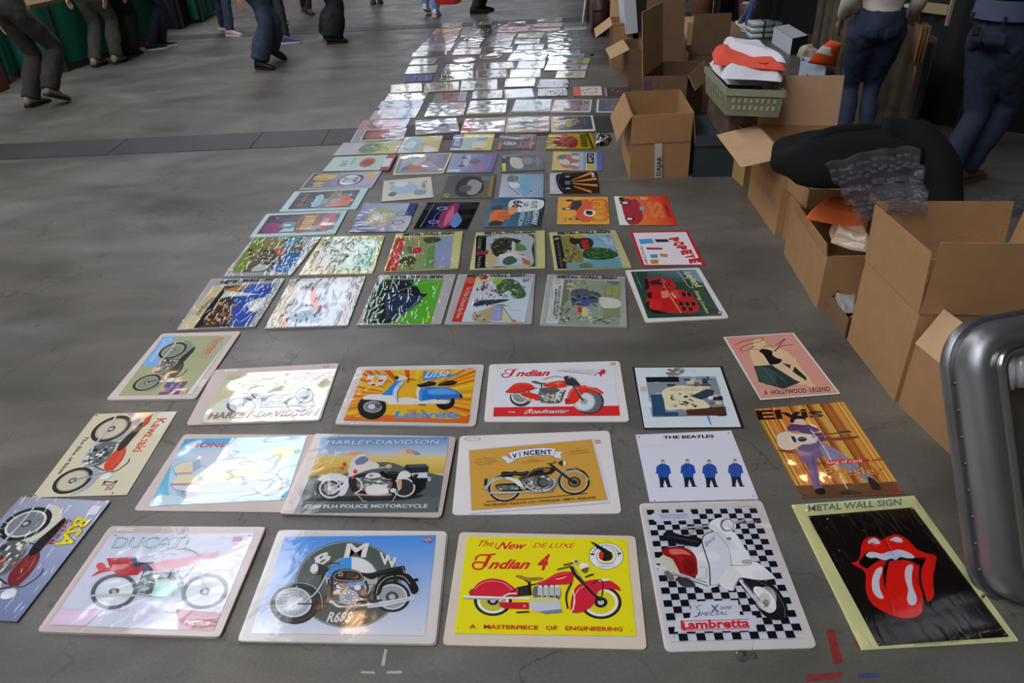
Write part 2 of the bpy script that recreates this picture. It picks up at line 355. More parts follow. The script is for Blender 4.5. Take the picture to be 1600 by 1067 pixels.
def sign(label, Q, art=None, fill=(200,196,190), th=.004, card=None, inset=None, raw=True, rad=None, film=None, ink=None, crop=None, asp=.8, name='tin_sign', shr=0., gain=1.35, cat='sign', top3=False):
    if len(Q) == 3:                                     # TL TR BR given, fourth corner by symmetry
        q = [G(*p, th) for p in Q]; q.append(q[0]+q[2]-q[1])
    else: q = [G(*p, th) for p in Q]
    if not raw: q = rectfit(q, shr)
    c = sum((Vector(p[:2]) for p in q), Vector((0,0)))/4
    root = empty(name, (c.x,c.y,0), label, cat, GRP)
    loc = lambda Q_: [(p[0]-c.x,p[1]-c.y) for p in Q_]
    if rad is None: rad = .014 if card in ('pink','white','cream') else .003
    if card:
        bm = bmesh.new(); prism(bm, rounded(loc(q), rad), 0, th); bmo('backing_card', bm, CARDC[card], root)
        if inset is None: s = [q[0].lerp(q[2],0)]*4
        if isinstance(inset,(list,tuple)) and len(inset)==4 and isinstance(inset[0],(list,tuple)): s = [G(*p, th+.001) for p in inset]
        else:                                              # margins as shares: left, top, right, bottom
            l,t,r,b = inset or (.05,.05,.05,.05); f = lambda u,v: Vector(q[0][:2])*(1-u)*(1-v)+Vector(q[1][:2])*u*(1-v)+Vector(q[2][:2])*u*v+Vector(q[3][:2])*(1-u)*v
            s = [f(l,t),f(1-r,t),f(1-r,1-b),f(l,1-b)]
        bm = bmesh.new(); prism(bm, rounded(loc(s), .004), th, th+.0012); sheet = bmo('printed_sheet', bm, CARDC['tin'], root); z = th+.0013
    else:
        s = q; bm = bmesh.new(); prism(bm, rounded(loc(q), rad), 0, th-.0002); sheet = bmo('printed_sheet', bm, CARDC['tin'], root); z = th
    A = Art((c.x,c.y), z, gain); A.quad([tuple(p[:2]) for p in s])
    if rad > .004 and not card:
        A.up(); A.raw(rounded(loc(s), rad), [A.c(fill)]*20)
    else: A.rect(0,0,1,1,fill)
    if art:
        if crop: A.crop(crop, asp)
        A.S = s; art(A)
    A.build('artwork', sheet, ink or INK)
    if top3: return root, A
    if film:
        nx, ny = 14, 12; V=[]; rnd = random.Random(len(label))
        ox = loc(q)
        for j in range(ny+1):
            for i in range(nx+1):
                u,v = i/nx, j/ny; u2 = (u-.5)*1.015+.5; v2 = (v-.5)*1.015+.5
                x,y = [(1-v2)*((1-u2)*ox[0][k]+u2*ox[1][k])+v2*((1-u2)*ox[3][k]+u2*ox[2][k]) for k in (0,1)]
                V.append((x,y,z+.0009+.0016*rnd.random()))
        F = [(j*(nx+1)+i, (j+1)*(nx+1)+i, (j+1)*(nx+1)+i+1, j*(nx+1)+i+1) for j in range(ny) for i in range(nx)]
        mesh('clear_film', V, F, film, root, smooth=True)
    return root
K=(26,26,28); W_=(226,224,226); SIL=(176,178,180); DG=(70,72,74); RED=(190,40,44)
def flag(A, p0, px, py):
    A.frame(p0,px,py,60,30); A.rect(0,0,60,30,(60,60,110))
    for a in (((0,0),(60,30)),((0,30),(60,0))): A.line(a, 1.1, W_); A.line(a,.5,RED)
    A.rect(24,0,36,30,W_); A.rect(0,10,60,20,W_); A.rect(27,0,33,30,RED); A.rect(0,12.5,60,17.5,RED); A.pop()
def holes(A, pts, r=1.6, col=(40,40,44)):
    for p in pts: A.disc(p, r*2.2, col, 10)
def wheel(A, c, r, tyre=K, rim=SIL, inner=None, tw=.2, spokes=18, hub=.22, hubc=DG, white=None, spw=.35):
    A.disc(c, r, tyre, 32); A.ring(c, r*(1-tw*.55), r*(1-tw*.45), (70,70,72), 28)
    if white: A.ring(c, r*(1-tw*1.55), r*(1-tw*.8), white, 28)
    k = 1-tw*(1.55 if white else 1)
    A.disc(c, r*k, rim, 28)
    if inner: A.disc(c, r*k*.88, inner, 26)
    for i in range(spokes):
        a = math.radians(i*360/spokes+7); A.line([(c[0]+r*k*.15*math.cos(a+.5), c[1]+r*k*.15*A.asp*math.sin(a+.5)),(c[0]+r*k*.9*math.cos(a), c[1]+r*k*.9*A.asp*math.sin(a))], spw, tuple(x*.6 for x in rim) if inner is None else SIL)
    A.disc(c, r*hub, hubc, 16); A.disc(c, r*hub*.5, SIL, 12)
def engine(A, cx, cy, w, h, seed, cols=((150,152,154),(196,198,200),(110,112,114),(60,60,62),(30,30,32),(214,214,216)), n=46):
    R = random.Random(seed); A.blob([(cx-w/2,cy-h*.3),(cx-w*.2,cy-h/2),(cx+w*.3,cy-h*.48),(cx+w/2,cy-h*.1),(cx+w*.4,cy+h*.42),(cx-w*.1,cy+h/2),(cx-w*.48,cy+h*.3)], (92,94,96))
    for _ in range(n):
        x = cx+R.uniform(-.44,.44)*w; y = cy+R.uniform(-.42,.42)*h; k = R.random(); c = R.choice(cols)
        if k < .35: A.ell((x,y), w*R.uniform(.03,.11), h*R.uniform(.03,.11), c, 12)
        elif k < .7:
            a = R.uniform(-.6,.6); L_ = w*R.uniform(.08,.2); A.line([(x-L_*math.cos(a)/2,y-L_*math.sin(a)/2),(x+L_*math.cos(a)/2,y+L_*math.sin(a)/2)], R.uniform(.8,3), c)
        else: A.rect(x, y, x+w*R.uniform(.04,.12), y+h*R.uniform(.03,.1), c)
def bike(A, body=RED, fend=RED, seat=K, tyre=K, rim=(150,150,150), inner=None, fork=DG, eng=True, white=None, seed=1, mech=None, pipe=SIL, big=False, tw=.2):
    # side view facing +x in a 100 x 60 frame, y up
    rf, rr = ((81,16),16), ((19,16),16)
    A.line([(19,18),(34,20),(60,17),(72,20)], 3, DG)
    wheel(A, rr[0], rr[1], tyre, rim, inner, tw, white=white); wheel(A, rf[0], rf[1], tyre, rim, inner, tw, white=white)
    A.blob([(0,20),(2,29),(10,37),(22,38),(33,32),(38,24),(34,23),(28,30),(18,33),(8,28)], fend)
    A.blob([(64,25),(68,33),(78,37),(90,35),(98,27),(99,23),(94,28),(82,32),(72,29)], fend)
    A.line([(37,36),(34,18),(58,14),(70,38)], 3, K)
    if eng: engine(A, 50, 22, 30, 22, seed, **({'cols':mech} if mech else {}))
    A.line([(48,14),(40,12),(20,13),(3,12)], 5, pipe); A.line([(60,28),(64,20),(60,12),(46,12)], 3.4, pipe, True)
    A.blob([(42,40),(48,45),(60,47),(70,45),(71,40),(62,34),(46,35)], body); A.line([(47,42),(58,44),(66,42)], 1.2, tuple(min(255,x+70) for x in body), True)
    A.blob([(12,40),(20,43),(32,42),(44,41),(46,36),(36,34),(22,37)], seat)
    A.line([(70,46),(76,30),(81,16)], 4, fork); A.line([(72,46),(78,30),(84,17)], 2, SIL)
    A.line([(56,53),(62,54),(70,50),(72,45)], 2.2, DG, True); A.ell((77,44),4,4.6,(200,200,204)); A.ell((79,44),2.2,3.8,(235,235,235))
C1=(0,780,3.717); C2=(360,780,3.717); C3=(680,780,3.717); C4=(980,760,3.475); C5=(1220,760,3.476); C6=(40,620,3.636); C7=(430,640,5.517); C8=(700,640,5.333)
D1=(160,500,4.21); D2=(500,550,5.714); D3=(740,550,6.154); D4=(970,500,4.444); D5=(970,660,3.478); D6=(260,350,4.706); D7=(540,350,5.); D8=(820,350,4.706)
E1=(370,230,4.571); E2=(640,230,6.154); E3=(820,230,6.154); E4=(500,130,6.667); E5=(680,130,8.889); E6=(820,130,8.889); E7=(600,20,8.206); E8=(760,20,8.)
def cq(c, *pts): return [(c[0]+a/c[2], c[1]+b/c[2]) for a,b in pts]
# ---- nearest row
def a_bsa(A):
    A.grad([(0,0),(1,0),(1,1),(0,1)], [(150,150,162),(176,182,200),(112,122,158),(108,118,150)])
    A.frame((0,0),(0,1),(1,0),100,60)
    A.frame((6,4),(104,4),(6,58),100,60); bike(A, (120,40,40), (196,192,176), rim=(206,206,196), inner=(120,122,130), seed=5, mech=((206,200,176),(150,150,150),(60,60,60),(222,120,80),(30,30,30),(236,236,230))); A.pop()
    A.text('BSA',(16,47.5),(42,47.5),(16,57),(206,190,40),.05,.25,(60,60,40),.03); A.text('GOLD STAR',(19,42),(42,42),(19,45.5),(150,40,60),.03)
    A.rect(5,51,14,58,(230,226,230)); A.line([(5,51),(14,51),(14,58),(5,58)],.7,K,closed=True)
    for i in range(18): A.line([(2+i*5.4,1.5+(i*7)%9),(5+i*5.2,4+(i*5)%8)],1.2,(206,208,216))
    A.pop()
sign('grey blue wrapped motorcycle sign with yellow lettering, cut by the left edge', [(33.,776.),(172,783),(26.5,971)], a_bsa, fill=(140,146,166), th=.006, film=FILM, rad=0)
def a_duc(A):
    A.poly([(650,195),(1478,198),(1240,765),(285,730)],(208,210,224))
    A.text('DUCATI',(640,283),(1075,283),(680,222),(70,140,100),.03,-.1); A.text('DUCATI',(646,281),(1070,281),(684,226),(206,214,224),-.012,-.1)
    A.frame((480,640),(1330,640),(560,250),100,60); bike(A,(208,214,222),(206,206,220),(40,60,84),(84,92,104),(196,204,204),(206,212,216),seed=9,mech=((190,204,206),(150,170,170),(216,220,226),(120,160,150),(170,180,190)),fork=(150,170,170)); A.pop()
    A.poly([(620,345),(790,335),(780,405),(860,370),(800,440),(690,450),(640,400)],(176,52,62)); A.blob([(530,450),(600,400),(640,402),(680,415),(600,425)],(190,70,80)); A.blob([(560,385),(585,368),(612,385),(600,410),(570,410)],(200,90,92))
    A.poly([(755,345),(790,335),(800,375),(900,365),(860,385),(770,385)],(60,70,96)); A.poly([(860,375),(1270,305),(1262,335),(1090,390),(900,420)],(216,160,172)); A.poly([(905,480),(1040,475),(985,575),(880,560)],(170,208,196)); A.poly([(1020,640),(1282,660),(1240,765),(1030,755),(1035,690)],(150,36,66))
    A.poly([(345,645),(600,640),(500,735),(300,728)],(206,186,204)); A.text('900',(345,700),(440,700),(352,672),(222,214,226),.02,.2); A.text('replica',(1065,728),(1215,735),(1078,695),(232,224,230),.02,.25)
    A.blob([(1345,235),(1415,225),(1425,260),(1365,295),(1335,275)],(198,186,210)); flag(A,(1350,247),(1402,247),(1358,220))
    A.line([(345,640),(1290,662)],.8,(180,150,170))
    for p in ((672,210),(1450,212)): A.disc(p,5,DG,8)
    A.text('sold by the',(1345,330),(1405,330),(1350,318),(150,160,170)); 
def a_cardmark(A, q): A.line(q, .9, (60,56,56), closed=True)
r,A=sign('white sign in clear film showing a red tailed motorcycle under green outlined lettering', cq(C1,(640,155),(1545,160),(1275,800),(212,768)), a_duc, card='pink', inset=cq(C1,(650,195),(1478,198),(1240,765),(285,730)), crop=C1, th=.008, ink=INKP, top3=True)
def extra(r, c, z, fn, asp=.8, name='price_sticker'):
    A = Art((r.location.x,r.location.y), z); A.crop(c, asp); fn(A); return A.build(name, r, INKM)
def overfilm(r, Q, z, m=FILMS):
    q = [G(*p, z) for p in Q]; c = r.location; V=[]; rnd=random.Random(7)
    for j in range(13):
        for i in range(15):
            u,v=i/14,j/12; p=(1-v)*((1-u)*q[0]+u*q[1])+v*((1-u)*q[3]+u*q[2]); V.append((p.x-c.x,p.y-c.y,z+.0012*rnd.random()))
    mesh('clear_film', V, [(j*15+i,(j+1)*15+i,(j+1)*15+i+1,j*15+i+1) for j in range(12) for i in range(14)], m, r, smooth=True)
def sticker(c, q):
    def f(A): A.poly(q,(196,188,184)); A.line(q,.7,(50,48,48),closed=True); A.line([(q[0][0]*.8+q[1][0]*.2,(q[0][1]+q[3][1])/2),(q[0][0]*.2+q[1][0]*.8,(q[1][1]+q[2][1])/2)],.6,(150,140,138))
    return f
overfilm(r, cq(C1,(640,158),(1540,162),(1275,797),(218,766)), .0115)
extra(r, C1, .0085, sticker(C1,[(680,160),(785,163),(768,190),(668,186)]))
def a_bmw(A):
    A.grad([(318,222),(1195,213),(1130,797),(118,783)],[(62,136,206),(70,140,206),(206,206,214),(202,204,214)])
    c=(685,500); A.asp=.822
    A.disc(c,308,(60,66,62),64); A.disc(c,303,(176,182,176),64); A.disc(c,299,(78,88,84),64)
    c2=(705,462); A.disc(c2,152,(168,174,170),48)
    A.ell(c2,145,145*.84,(206,204,206),20,270,360); A.ell(c2,145,145*.84,(60,140,208),20,180,270)
    A.text('M',(660,340),(788,338),(678,265),(214,212,210),.05); A.text('B',(500,402),(590,352),(478,352),(206,206,204),.05,.1); A.text('W',(868,372),(968,408),(866,312),(214,212,210),.05)
    A.text('R69S',(557,717),(702,717),(568,660),(222,222,222),.03,.25)
    A.asp=.84; wheel(A,(940,572),106,(30,30,34),(190,194,198),(150,154,158),.16,22,.36,(70,76,78)); A.ring((940,572),84,88,(214,214,216))
    A.asp=.82; A.disc((372,616),140,(22,22,26),48); A.ring((372,616),118,122,(80,80,84),40); A.disc((368,604),106,(196,200,204),40); A.disc((366,602),96,(150,156,162),40)
    for i in range(26):
        a=math.radians(i*13.85); A.line([(372+44*math.cos(a),612+36*math.sin(a)),(366+94*math.cos(a),602+77*math.sin(a))],.5,(206,210,214))
    A.disc((376,612),56,(176,180,186)); A.disc((376,612),48,(198,202,206))
    A.blob([(305,525),(340,500),(400,486),(470,498),(520,540),(545,590),(530,655),(505,650),(515,600),(490,555),(440,525),(370,518)],(34,34,38)); A.line([(305,522),(390,492),(470,505),(525,560),(535,640)],1.2,(200,200,204),True)
    A.line([(385,505),(400,575),(408,612)],1.4,(190,190,194),True)
    A.line([(540,440),(520,520),(440,600)],5,(30,30,34),True); A.line([(555,450),(505,540),(430,605)],3,(190,196,200),True); A.line([(390,614),(560,612)],3.2,(26,26,28)); A.line([(575,470),(560,560),(555,612)],4,(26,26,30))
    engine(A,675,555,220,150,11); A.ell((690,575),56,44,(176,178,182)); A.ell((690,575),44,34,(150,152,156)); 
    for a in range(0,360,45): A.ell((690+32*math.cos(math.radians(a)),575+25*math.sin(math.radians(a))),8,6,(200,202,204),8)
    A.ell((708,502),24,17,(70,140,206)); A.ell((768,497),16,10,(90,150,206)); A.ell((790,568),10,12,(40,110,170)); A.ell((740,520),20,16,(206,208,210))
    A.line([(590,455),(590,560),(560,610)],5,K,True); A.line([(785,480),(800,520),(780,600)],4,K); A.line([(590,600),(640,632),(760,625),(850,600)],4.5,(206,204,200),True); A.line([(620,640),(760,628)],2,(120,90,70))
    A.poly([(790,625),(900,598),(1060,570),(1075,578),(1070,590),(900,628),(800,640)],(196,200,206)); A.line([(800,632),(1068,580)],1.2,(120,124,130))
    A.line([(790,505),(840,500),(790,590),(850,600)],2,K); A.line([(740,600),(830,605),(880,590)],4,(34,34,36))
    A.blob([(832,560),(845,505),(890,455),(960,432),(1030,440),(1062,470),(1092,520),(1085,548),(1055,555),(1020,490),(950,468),(900,490),(866,560)],(28,28,32)); A.line([(848,560),(868,500),(920,460),(1000,455),(1045,500)],1.2,(190,190,194),True)
    A.poly([(1060,470),(1090,465),(1092,480),(1066,488)],(50,20,24)); A.line([(958,440),(958,500)],5,(30,30,32)); 
    A.blob([(748,432),(800,436),(860,425),(930,408),(1000,394),(1012,402),(1008,432),(930,440),(870,448),(830,470),(790,462)],(24,24,26)); A.line([(1000,398),(1010,432)],1.5,(150,150,152)); A.line([(780,440),(870,432),(1000,402)],.8,(90,90,94),True)
    A.blob([(592,440),(625,418),(690,412),(750,428),(775,458),(760,482),(700,488),(618,486),(598,466)],(30,26,26)); A.line([(606,446),(640,424),(700,420),(750,434),(768,460),(745,480),(640,480),(608,466)],.9,(206,204,200),True,True); A.ell((642,443),14,12,(190,192,196)); A.ell((642,443),10,8,(60,64,70)); A.blob([(676,435),(720,432),(745,460),(690,468)],(64,54,52))
    A.line([(560,410),(590,392),(640,384),(668,384)],3,(150,148,146),True); A.line([(575,378),(640,380)],2.4,(40,36,36)); A.ell((560,382),8,9,(60,90,60))
    A.blob([(470,395),(490,378),(530,384),(565,400),(570,420),(530,438),(490,440)],(38,38,42)); A.blob([(470,398),(484,382),(506,386),(512,415),(496,440),(475,435),(464,418)],(196,200,204)); A.blob([(474,402),(486,390),(500,396),(500,425),(484,432)],(226,228,230))
    A.blob([(490,435),(500,425),(505,438),(494,444)],(200,120,96))
    flag(A,(1118,255),(1170,257),(1125,229)); holes(A,[(335,240),(145,757),(1098,765)],1.5)
sign('spare backing card peeping out beneath the round emblem motorcycle sign', cq(C2,(300,176),(1266,197),(1200,850),(60,832)), None, fill=(196,184,176), th=.003, ink=INKM, rad=.014, name='backing_card', cat='card')
def lift(r,z): r.location.z = z; return r
r=sign('blue and white sign of a black vintage motorcycle over a large round grey emblem', cq(C2,(280,183),(1258,190),(1192,845),(40,828)), a_bmw, card='white', inset=cq(C2,(318,222),(1195,213),(1130,797),(118,783)), crop=C2, th=.005, ink=INK)
lift(r,.0031); overfilm(r, cq(C2,(285,186),(1255,193),(1190,842),(45,826)), .0085)
extra(r, C2, .0055, sticker(C2,[(322,196),(436,198),(430,225),(318,222)]))
def script_i(A,p0,px,py,s,col,o=None):       # brush script wording with a looping capital
    A.text(s,p0,px,py,col,.035,.35,o,.03)
def a_ind4(A):
    A.poly([(187,217),(1110,228),(1167,795),(110,780)],(222,210,26))
    A.text('The',(245,272),(335,272),(258,240),RED,.02,.3); A.text('New',(357,288),(525,288),(372,248),(186,38,44),.04,.35); A.line([(360,252),(350,275),(362,292)],2,RED,True); A.text('DE LUXE',(567,280),(812,282),(572,254),RED,.01,.3)
    A.text('ndian',(305,402),(545,402),(318,350),RED,.055,.35); A.text('4',(590,408),(655,408),(602,322),RED,.05,.25)
    A.line([(318,326),(302,356),(284,392)],7.5,RED,True); A.line([(284,392),(262,406),(232,403),(219,388),(228,368),(262,366),(290,372)],4.2,RED,True); A.line([(236,356),(240,336),(266,324),(300,324),(350,318)],4.2,RED,True)
    A.asp=.78; e=(993,330); A.disc(e,100,(40,40,40),48); A.disc(e,97,(228,228,226),48); A.disc(e,58,K,40); A.disc(e,55,(228,228,226),40); A.disc(e,45,(216,204,30),36); A.ell((990,328),36,31,K); A.blob([(950,315),(965,300),(978,315),(972,350),(955,345)],RED); A.blob([(1000,305),(1025,310),(1028,345),(1000,355)],(40,34,30)); A.poly([(900,248),(920,250),(1010,300),(1000,318),(975,310)],(30,30,30))
    for i,ch in enumerate('Indian'):
        a=math.radians(185+i*13); b=math.radians(195+i*13); A.text(ch,(993+70*math.cos(a),330+56*math.sin(a)),(993+70*math.cos(b),330+56*math.sin(b)),(993+92*math.cos(a),330+73*math.sin(a)),K)
    for i,ch in enumerate('Motocycle'):
        a=math.radians(265+i*11); b=math.radians(275+i*11); A.text(ch,(993+68*math.cos(a),330+54*math.sin(a)),(993+68*math.cos(b),330+54*math.sin(b)),(993+90*math.cos(a),330+71*math.sin(a)),K)
    A.text('Hendee Manufacturing Co.',(945,375),(1045,378),(947,366),(60,60,60)); A.text('Springfield Mass. U.S.A.',(950,393),(1045,393),(951,384),(60,60,60))
    A.asp=.80; wheel(A,(335,590),110,(28,28,28),(180,170,60),None,.2,18,.3,(40,40,40),white=(216,216,206)); wheel(A,(962,600),120,(28,28,28),(214,200,40),None,.19,26,.32,(30,30,32),white=(222,222,218),spw=.5)
    A.blob([(200,555),(225,515),(262,480),(320,462),(390,470),(440,500),(475,530),(482,570),(300,578),(205,572)],(186,34,50)); A.line([(228,525),(270,490),(330,476),(400,490),(450,530)],1.2,(226,160,160),True); A.poly([(196,540),(206,525),(222,520),(212,545),(200,555)],(120,60,50))
    A.poly([(370,600),(545,600),(545,640),(400,636),(375,622)],(176,30,44)); A.ell((518,622),9,8,(220,120,120)); A.poly([(478,515),(540,500),(548,560),(480,565)],(44,40,40)); A.line([(440,545),(480,515),(600,490)],2.6,K)
    engine(A,650,545,160,100,21,((206,206,200),(170,170,170),(226,226,222),(60,60,60),(150,146,120))); 
    A.rect(594,512,726,562,(196,198,192))
    for i in range(4):
        for j in range(6): A.line([(598+i*33,518+j*8),(624+i*33,517+j*8)],.9,(84,84,82))
        A.line([(594+i*33,512),(594+i*33,562)],1.2,(60,60,60)); A.ell((610+i*33,508),9,7,(214,214,210)); A.line([(604+i*33,562),(612+i*33,580)],3,(50,46,44))
    A.poly([(545,600),(720,590),(735,640),(690,655),(560,655)],(176,180,188)); A.poly([(600,655),(730,640),(740,660),(640,668)],(110,120,140))
    A.line([(165,568),(550,580)],4.5,(206,210,212)); A.line([(165,576),(400,588)],3,(150,154,156)); A.line([(375,598),(395,570),(430,552),(475,550)],3,(196,200,204),True); A.blob([(555,582),(600,572),(700,575),(710,592),(620,602),(560,598)],(190,180,120))
    A.line([(470,660),(545,655)],3,K); A.line([(545,480),(552,560)],5,K); A.line([(470,448),(520,470),(545,490)],2.6,K)
    A.blob([(472,447),(500,446),(540,458),(600,455),(632,464),(590,472),(540,474),(500,466)],(150,110,50))
    A.blob([(585,492),(640,470),(690,440),(745,424),(790,425),(800,445),(790,490),(700,498),(620,500)],(190,34,48)); A.poly([(695,468),(770,450),(745,462),(710,470)],(226,200,190)); A.line([(610,488),(700,448),(780,430)],1,(226,120,120),True)
    A.line([(790,395),(812,440),(850,480),(920,560),(965,590)],7,(36,34,34),True); A.line([(806,400),(870,490),(950,575)],2,(110,110,110),True); A.line([(790,490),(760,560),(770,640)],3,(34,32,32),True)
    A.blob([(790,655),(785,620),(795,560),(820,510),(870,480),(940,468),(1010,474),(1060,505),(1078,535),(1040,525),(975,525),(940,545),(925,600),(880,645),(820,662)],(188,34,50)); A.line([(805,650),(805,590),(830,530),(880,500)],1.4,(226,170,170),True); A.blob([(945,470),(1000,465),(1012,474),(960,480)],(226,230,228))
    A.line([(800,530),(810,600),(790,660)],2,(206,206,206),True); A.line([(850,480),(920,555),(965,580)],5,(40,36,38),True); A.line([(905,500),(960,470),(975,510),(965,570)],2,K,True)
    A.line([(745,385),(775,378),(800,372)],3.2,(60,60,60),True); A.line([(708,412),(745,402),(790,390)],3,(60,60,60),True); A.ell((818,368),15,15,(176,176,170)); A.ell((818,365),8,8,(70,70,64)); A.blob([(838,385),(860,372),(890,385),(890,405),(866,428),(845,410)],(214,214,208)); A.blob([(848,412),(888,398),(880,425),(860,430)],(96,86,60)); A.line([(870,455),(920,437)],3,K)
    A.text('A   MASTERPIECE   OF   ENGINEERING',(198,752),(1085,768),(200,730),(180,40,36),.03)
    holes(A,[(207,230),(1085,243),(136,750),(1140,768)],1.4,(120,110,30))
sign('bright yellow sign of a red motorcycle with white wall tyres on cream card', cq(C3,(142,190),(1162,213),(1230,872),(42,845)), a_ind4, card='cream', inset=cq(C3,(187,217),(1110,228),(1167,795),(110,780)), crop=C3, th=.004)
def a_x200(A):
    A.poly([(105,127),(700,118),(962,822),(235,843)],(214,216,226))
    blk=(24,24,28); km=A.m; A.quad(A.S); n_=22
    for j in range(n_):
        for i in range(15):
            if (i+j)%2==0: A.rect(i/15,j/n_,(i+1)/15,(j+1)/n_,blk)
    A.m=km; A.asp=.95
    A.poly([(135,148),(350,142),(358,186),(146,192)],(214,216,226)); A.line([(172,156),(328,153),(333,173),(174,178)],.9,(60,70,130),closed=True); A.text('INNOCENTI',(184,173),(322,170),(184,160),(60,70,130))
    A.poly([(350,628),(600,620),(612,700),(700,705),(700,785),(255,792),(265,725),(340,715)],(214,216,226))
    # scooter
    A.asp=.95; A.blob([(640,505),(720,505),(800,545),(855,620),(872,700),(830,728),(760,715),(700,655),(660,590),(620,545)],(30,30,32)); A.line([(700,515),(790,560),(850,650),(855,715)],1.5,(90,90,92),True)
    A.ell((752,612),58,66,(150,152,150)); A.blob([(690,548),(750,560),(800,620),(806,670),(770,690),(720,655),(690,600)],(206,206,202)); A.ell((745,620),34,40,(176,178,176)); A.ell((752,636),18,20,(120,122,120)); A.line([(612,510),(700,620),(740,652)],7,(220,220,222)); A.line([(640,515),(720,625)],2,(60,60,62)); A.line([(628,520),(708,632)],1.6,(100,100,104))
    A.blob([(345,330),(440,330),(470,540),(380,545),(370,420)],(206,206,208)); A.line([(395,440),(430,445),(430,500),(380,505)],1.2,(120,120,122))
    A.blob([(172,395),(200,375),(250,385),(275,440),(272,500),(225,492),(205,450),(180,430)],(198,192,178)); A.line([(195,395),(250,410),(262,450)],.9,(150,146,136),True)
    A.blob([(185,355),(215,335),(270,330),(330,342),(370,380),(380,430),(375,488),(300,488),(270,440),(245,398),(205,378)],(150,28,28)); A.blob([(230,345),(300,345),(345,375),(300,370),(240,372)],(206,110,104)); A.blob([(300,400),(360,410),(368,470),(320,470)],(120,20,22))
    A.line([(205,465),(270,480),(440,535)],9,(206,206,204)); A.line([(215,475),(280,490),(440,545)],2,(50,50,50)); A.line([(240,470),(430,525)],1.6,(60,60,60)); A.blob([(155,430),(205,440),(215,460),(170,452)],(200,204,206)); A.blob([(200,470),(225,462),(255,500),(230,515)],(110,110,108)); A.blob([(270,505),(330,500),(370,545),(300,545)],(60,60,62))
    A.blob([(195,258),(240,250),(300,268),(380,278),(404,295),(385,330),(340,325),(250,305),(215,295)],(28,30,34)); A.line([(215,272),(300,288),(385,305)],1,(110,112,118),True); A.line([(230,305),(380,332)],2,(60,60,60))
    A.blob([(402,300),(415,262),(450,248),(490,240),(550,240),(590,262),(640,340),(678,408),(660,430),(560,432),(520,470),(500,535),(450,545),(440,440),(415,360)],(214,216,220)); A.line([(470,248),(425,262),(405,300),(425,370),(445,440),(450,542)],2.4,(50,50,54),True); A.line([(480,250),(540,320),(560,380),(565,430)],.9,(80,80,84),True); A.line([(450,540),(500,530),(520,470),(560,432)],1.1,(60,60,64),True)
    A.blob([(520,470),(560,432),(680,410),(740,440),(795,490),(800,505),(700,512),(620,500),(590,540),(570,570),(500,535)],(212,212,212)); A.line([(572,568),(600,515),(625,500),(720,513),(800,505)],1.2,(70,70,74),True); A.line([(560,432),(660,430),(678,408)],1.2,(80,80,84),True)
    A.blob([(440,215),(465,185),(520,172),(575,190),(590,225),(560,245),(480,245),(450,235)],(206,208,210)); A.ell((542,212),38,36,(110,112,112)); A.ell((546,212),30,29,(206,206,202)); A.ell((552,212),18,18,(232,232,230))
    A.line([(295,232),(350,224),(440,218)],5,(150,150,152)); A.line([(570,200),(620,190),(640,182)],4.5,(150,150,152)); A.line([(330,262),(380,235),(440,222)],1.2,(60,60,60),True); A.line([(600,200),(720,190)],1.4,(110,110,110))
    A.ell((552,287),12,9,(120,124,130)); A.text('SX',(540,292),(565,292),(541,280),(60,64,70)); A.blob([(622,405),(670,400),(675,420),(630,424)],(150,152,154)); A.text('Special',(425,330),(480,285),(418,308),(60,70,110),0,.3)
    A.text('X',(452,685),(498,682),(452,650),(84,86,120),.06); A.text('200',(498,672),(565,668),(498,656),(84,86,120),.02,.2)
    A.text('SPECIAL',(372,708),(545,700),(374,688),(70,72,100),0,.3); A.line([(400,648),(375,660),(395,680),(385,705),(362,712)],1.3,(70,72,100),True)
    A.text('Lambretta',(292,778),(664,765),(288,733),RED,.05); A.line([(290,735),(660,725)],1.4,RED); A.line([(305,785),(668,772)],1.4,RED); A.line([(300,740),(310,785)],6,RED)
    holes(A,[(126,139),(682,130),(255,818),(925,797)],1.5)
r=sign('white scooter sign with a black and white chequered ground on tall white card', cq(C4,(63,92),(728,74),(1033,875),(207,897)), a_x200, card='white', inset=cq(C4,(105,127),(700,118),(962,822),(235,843)), crop=C4, asp=.95, th=.004, rad=.016)
extra(r, C4, .0045, sticker(C4,[(588,86),(690,80),(697,105),(597,110)]))
overfilm(r, cq(C4,(68,94),(726,77),(1028,872),(212,894)), .0072)
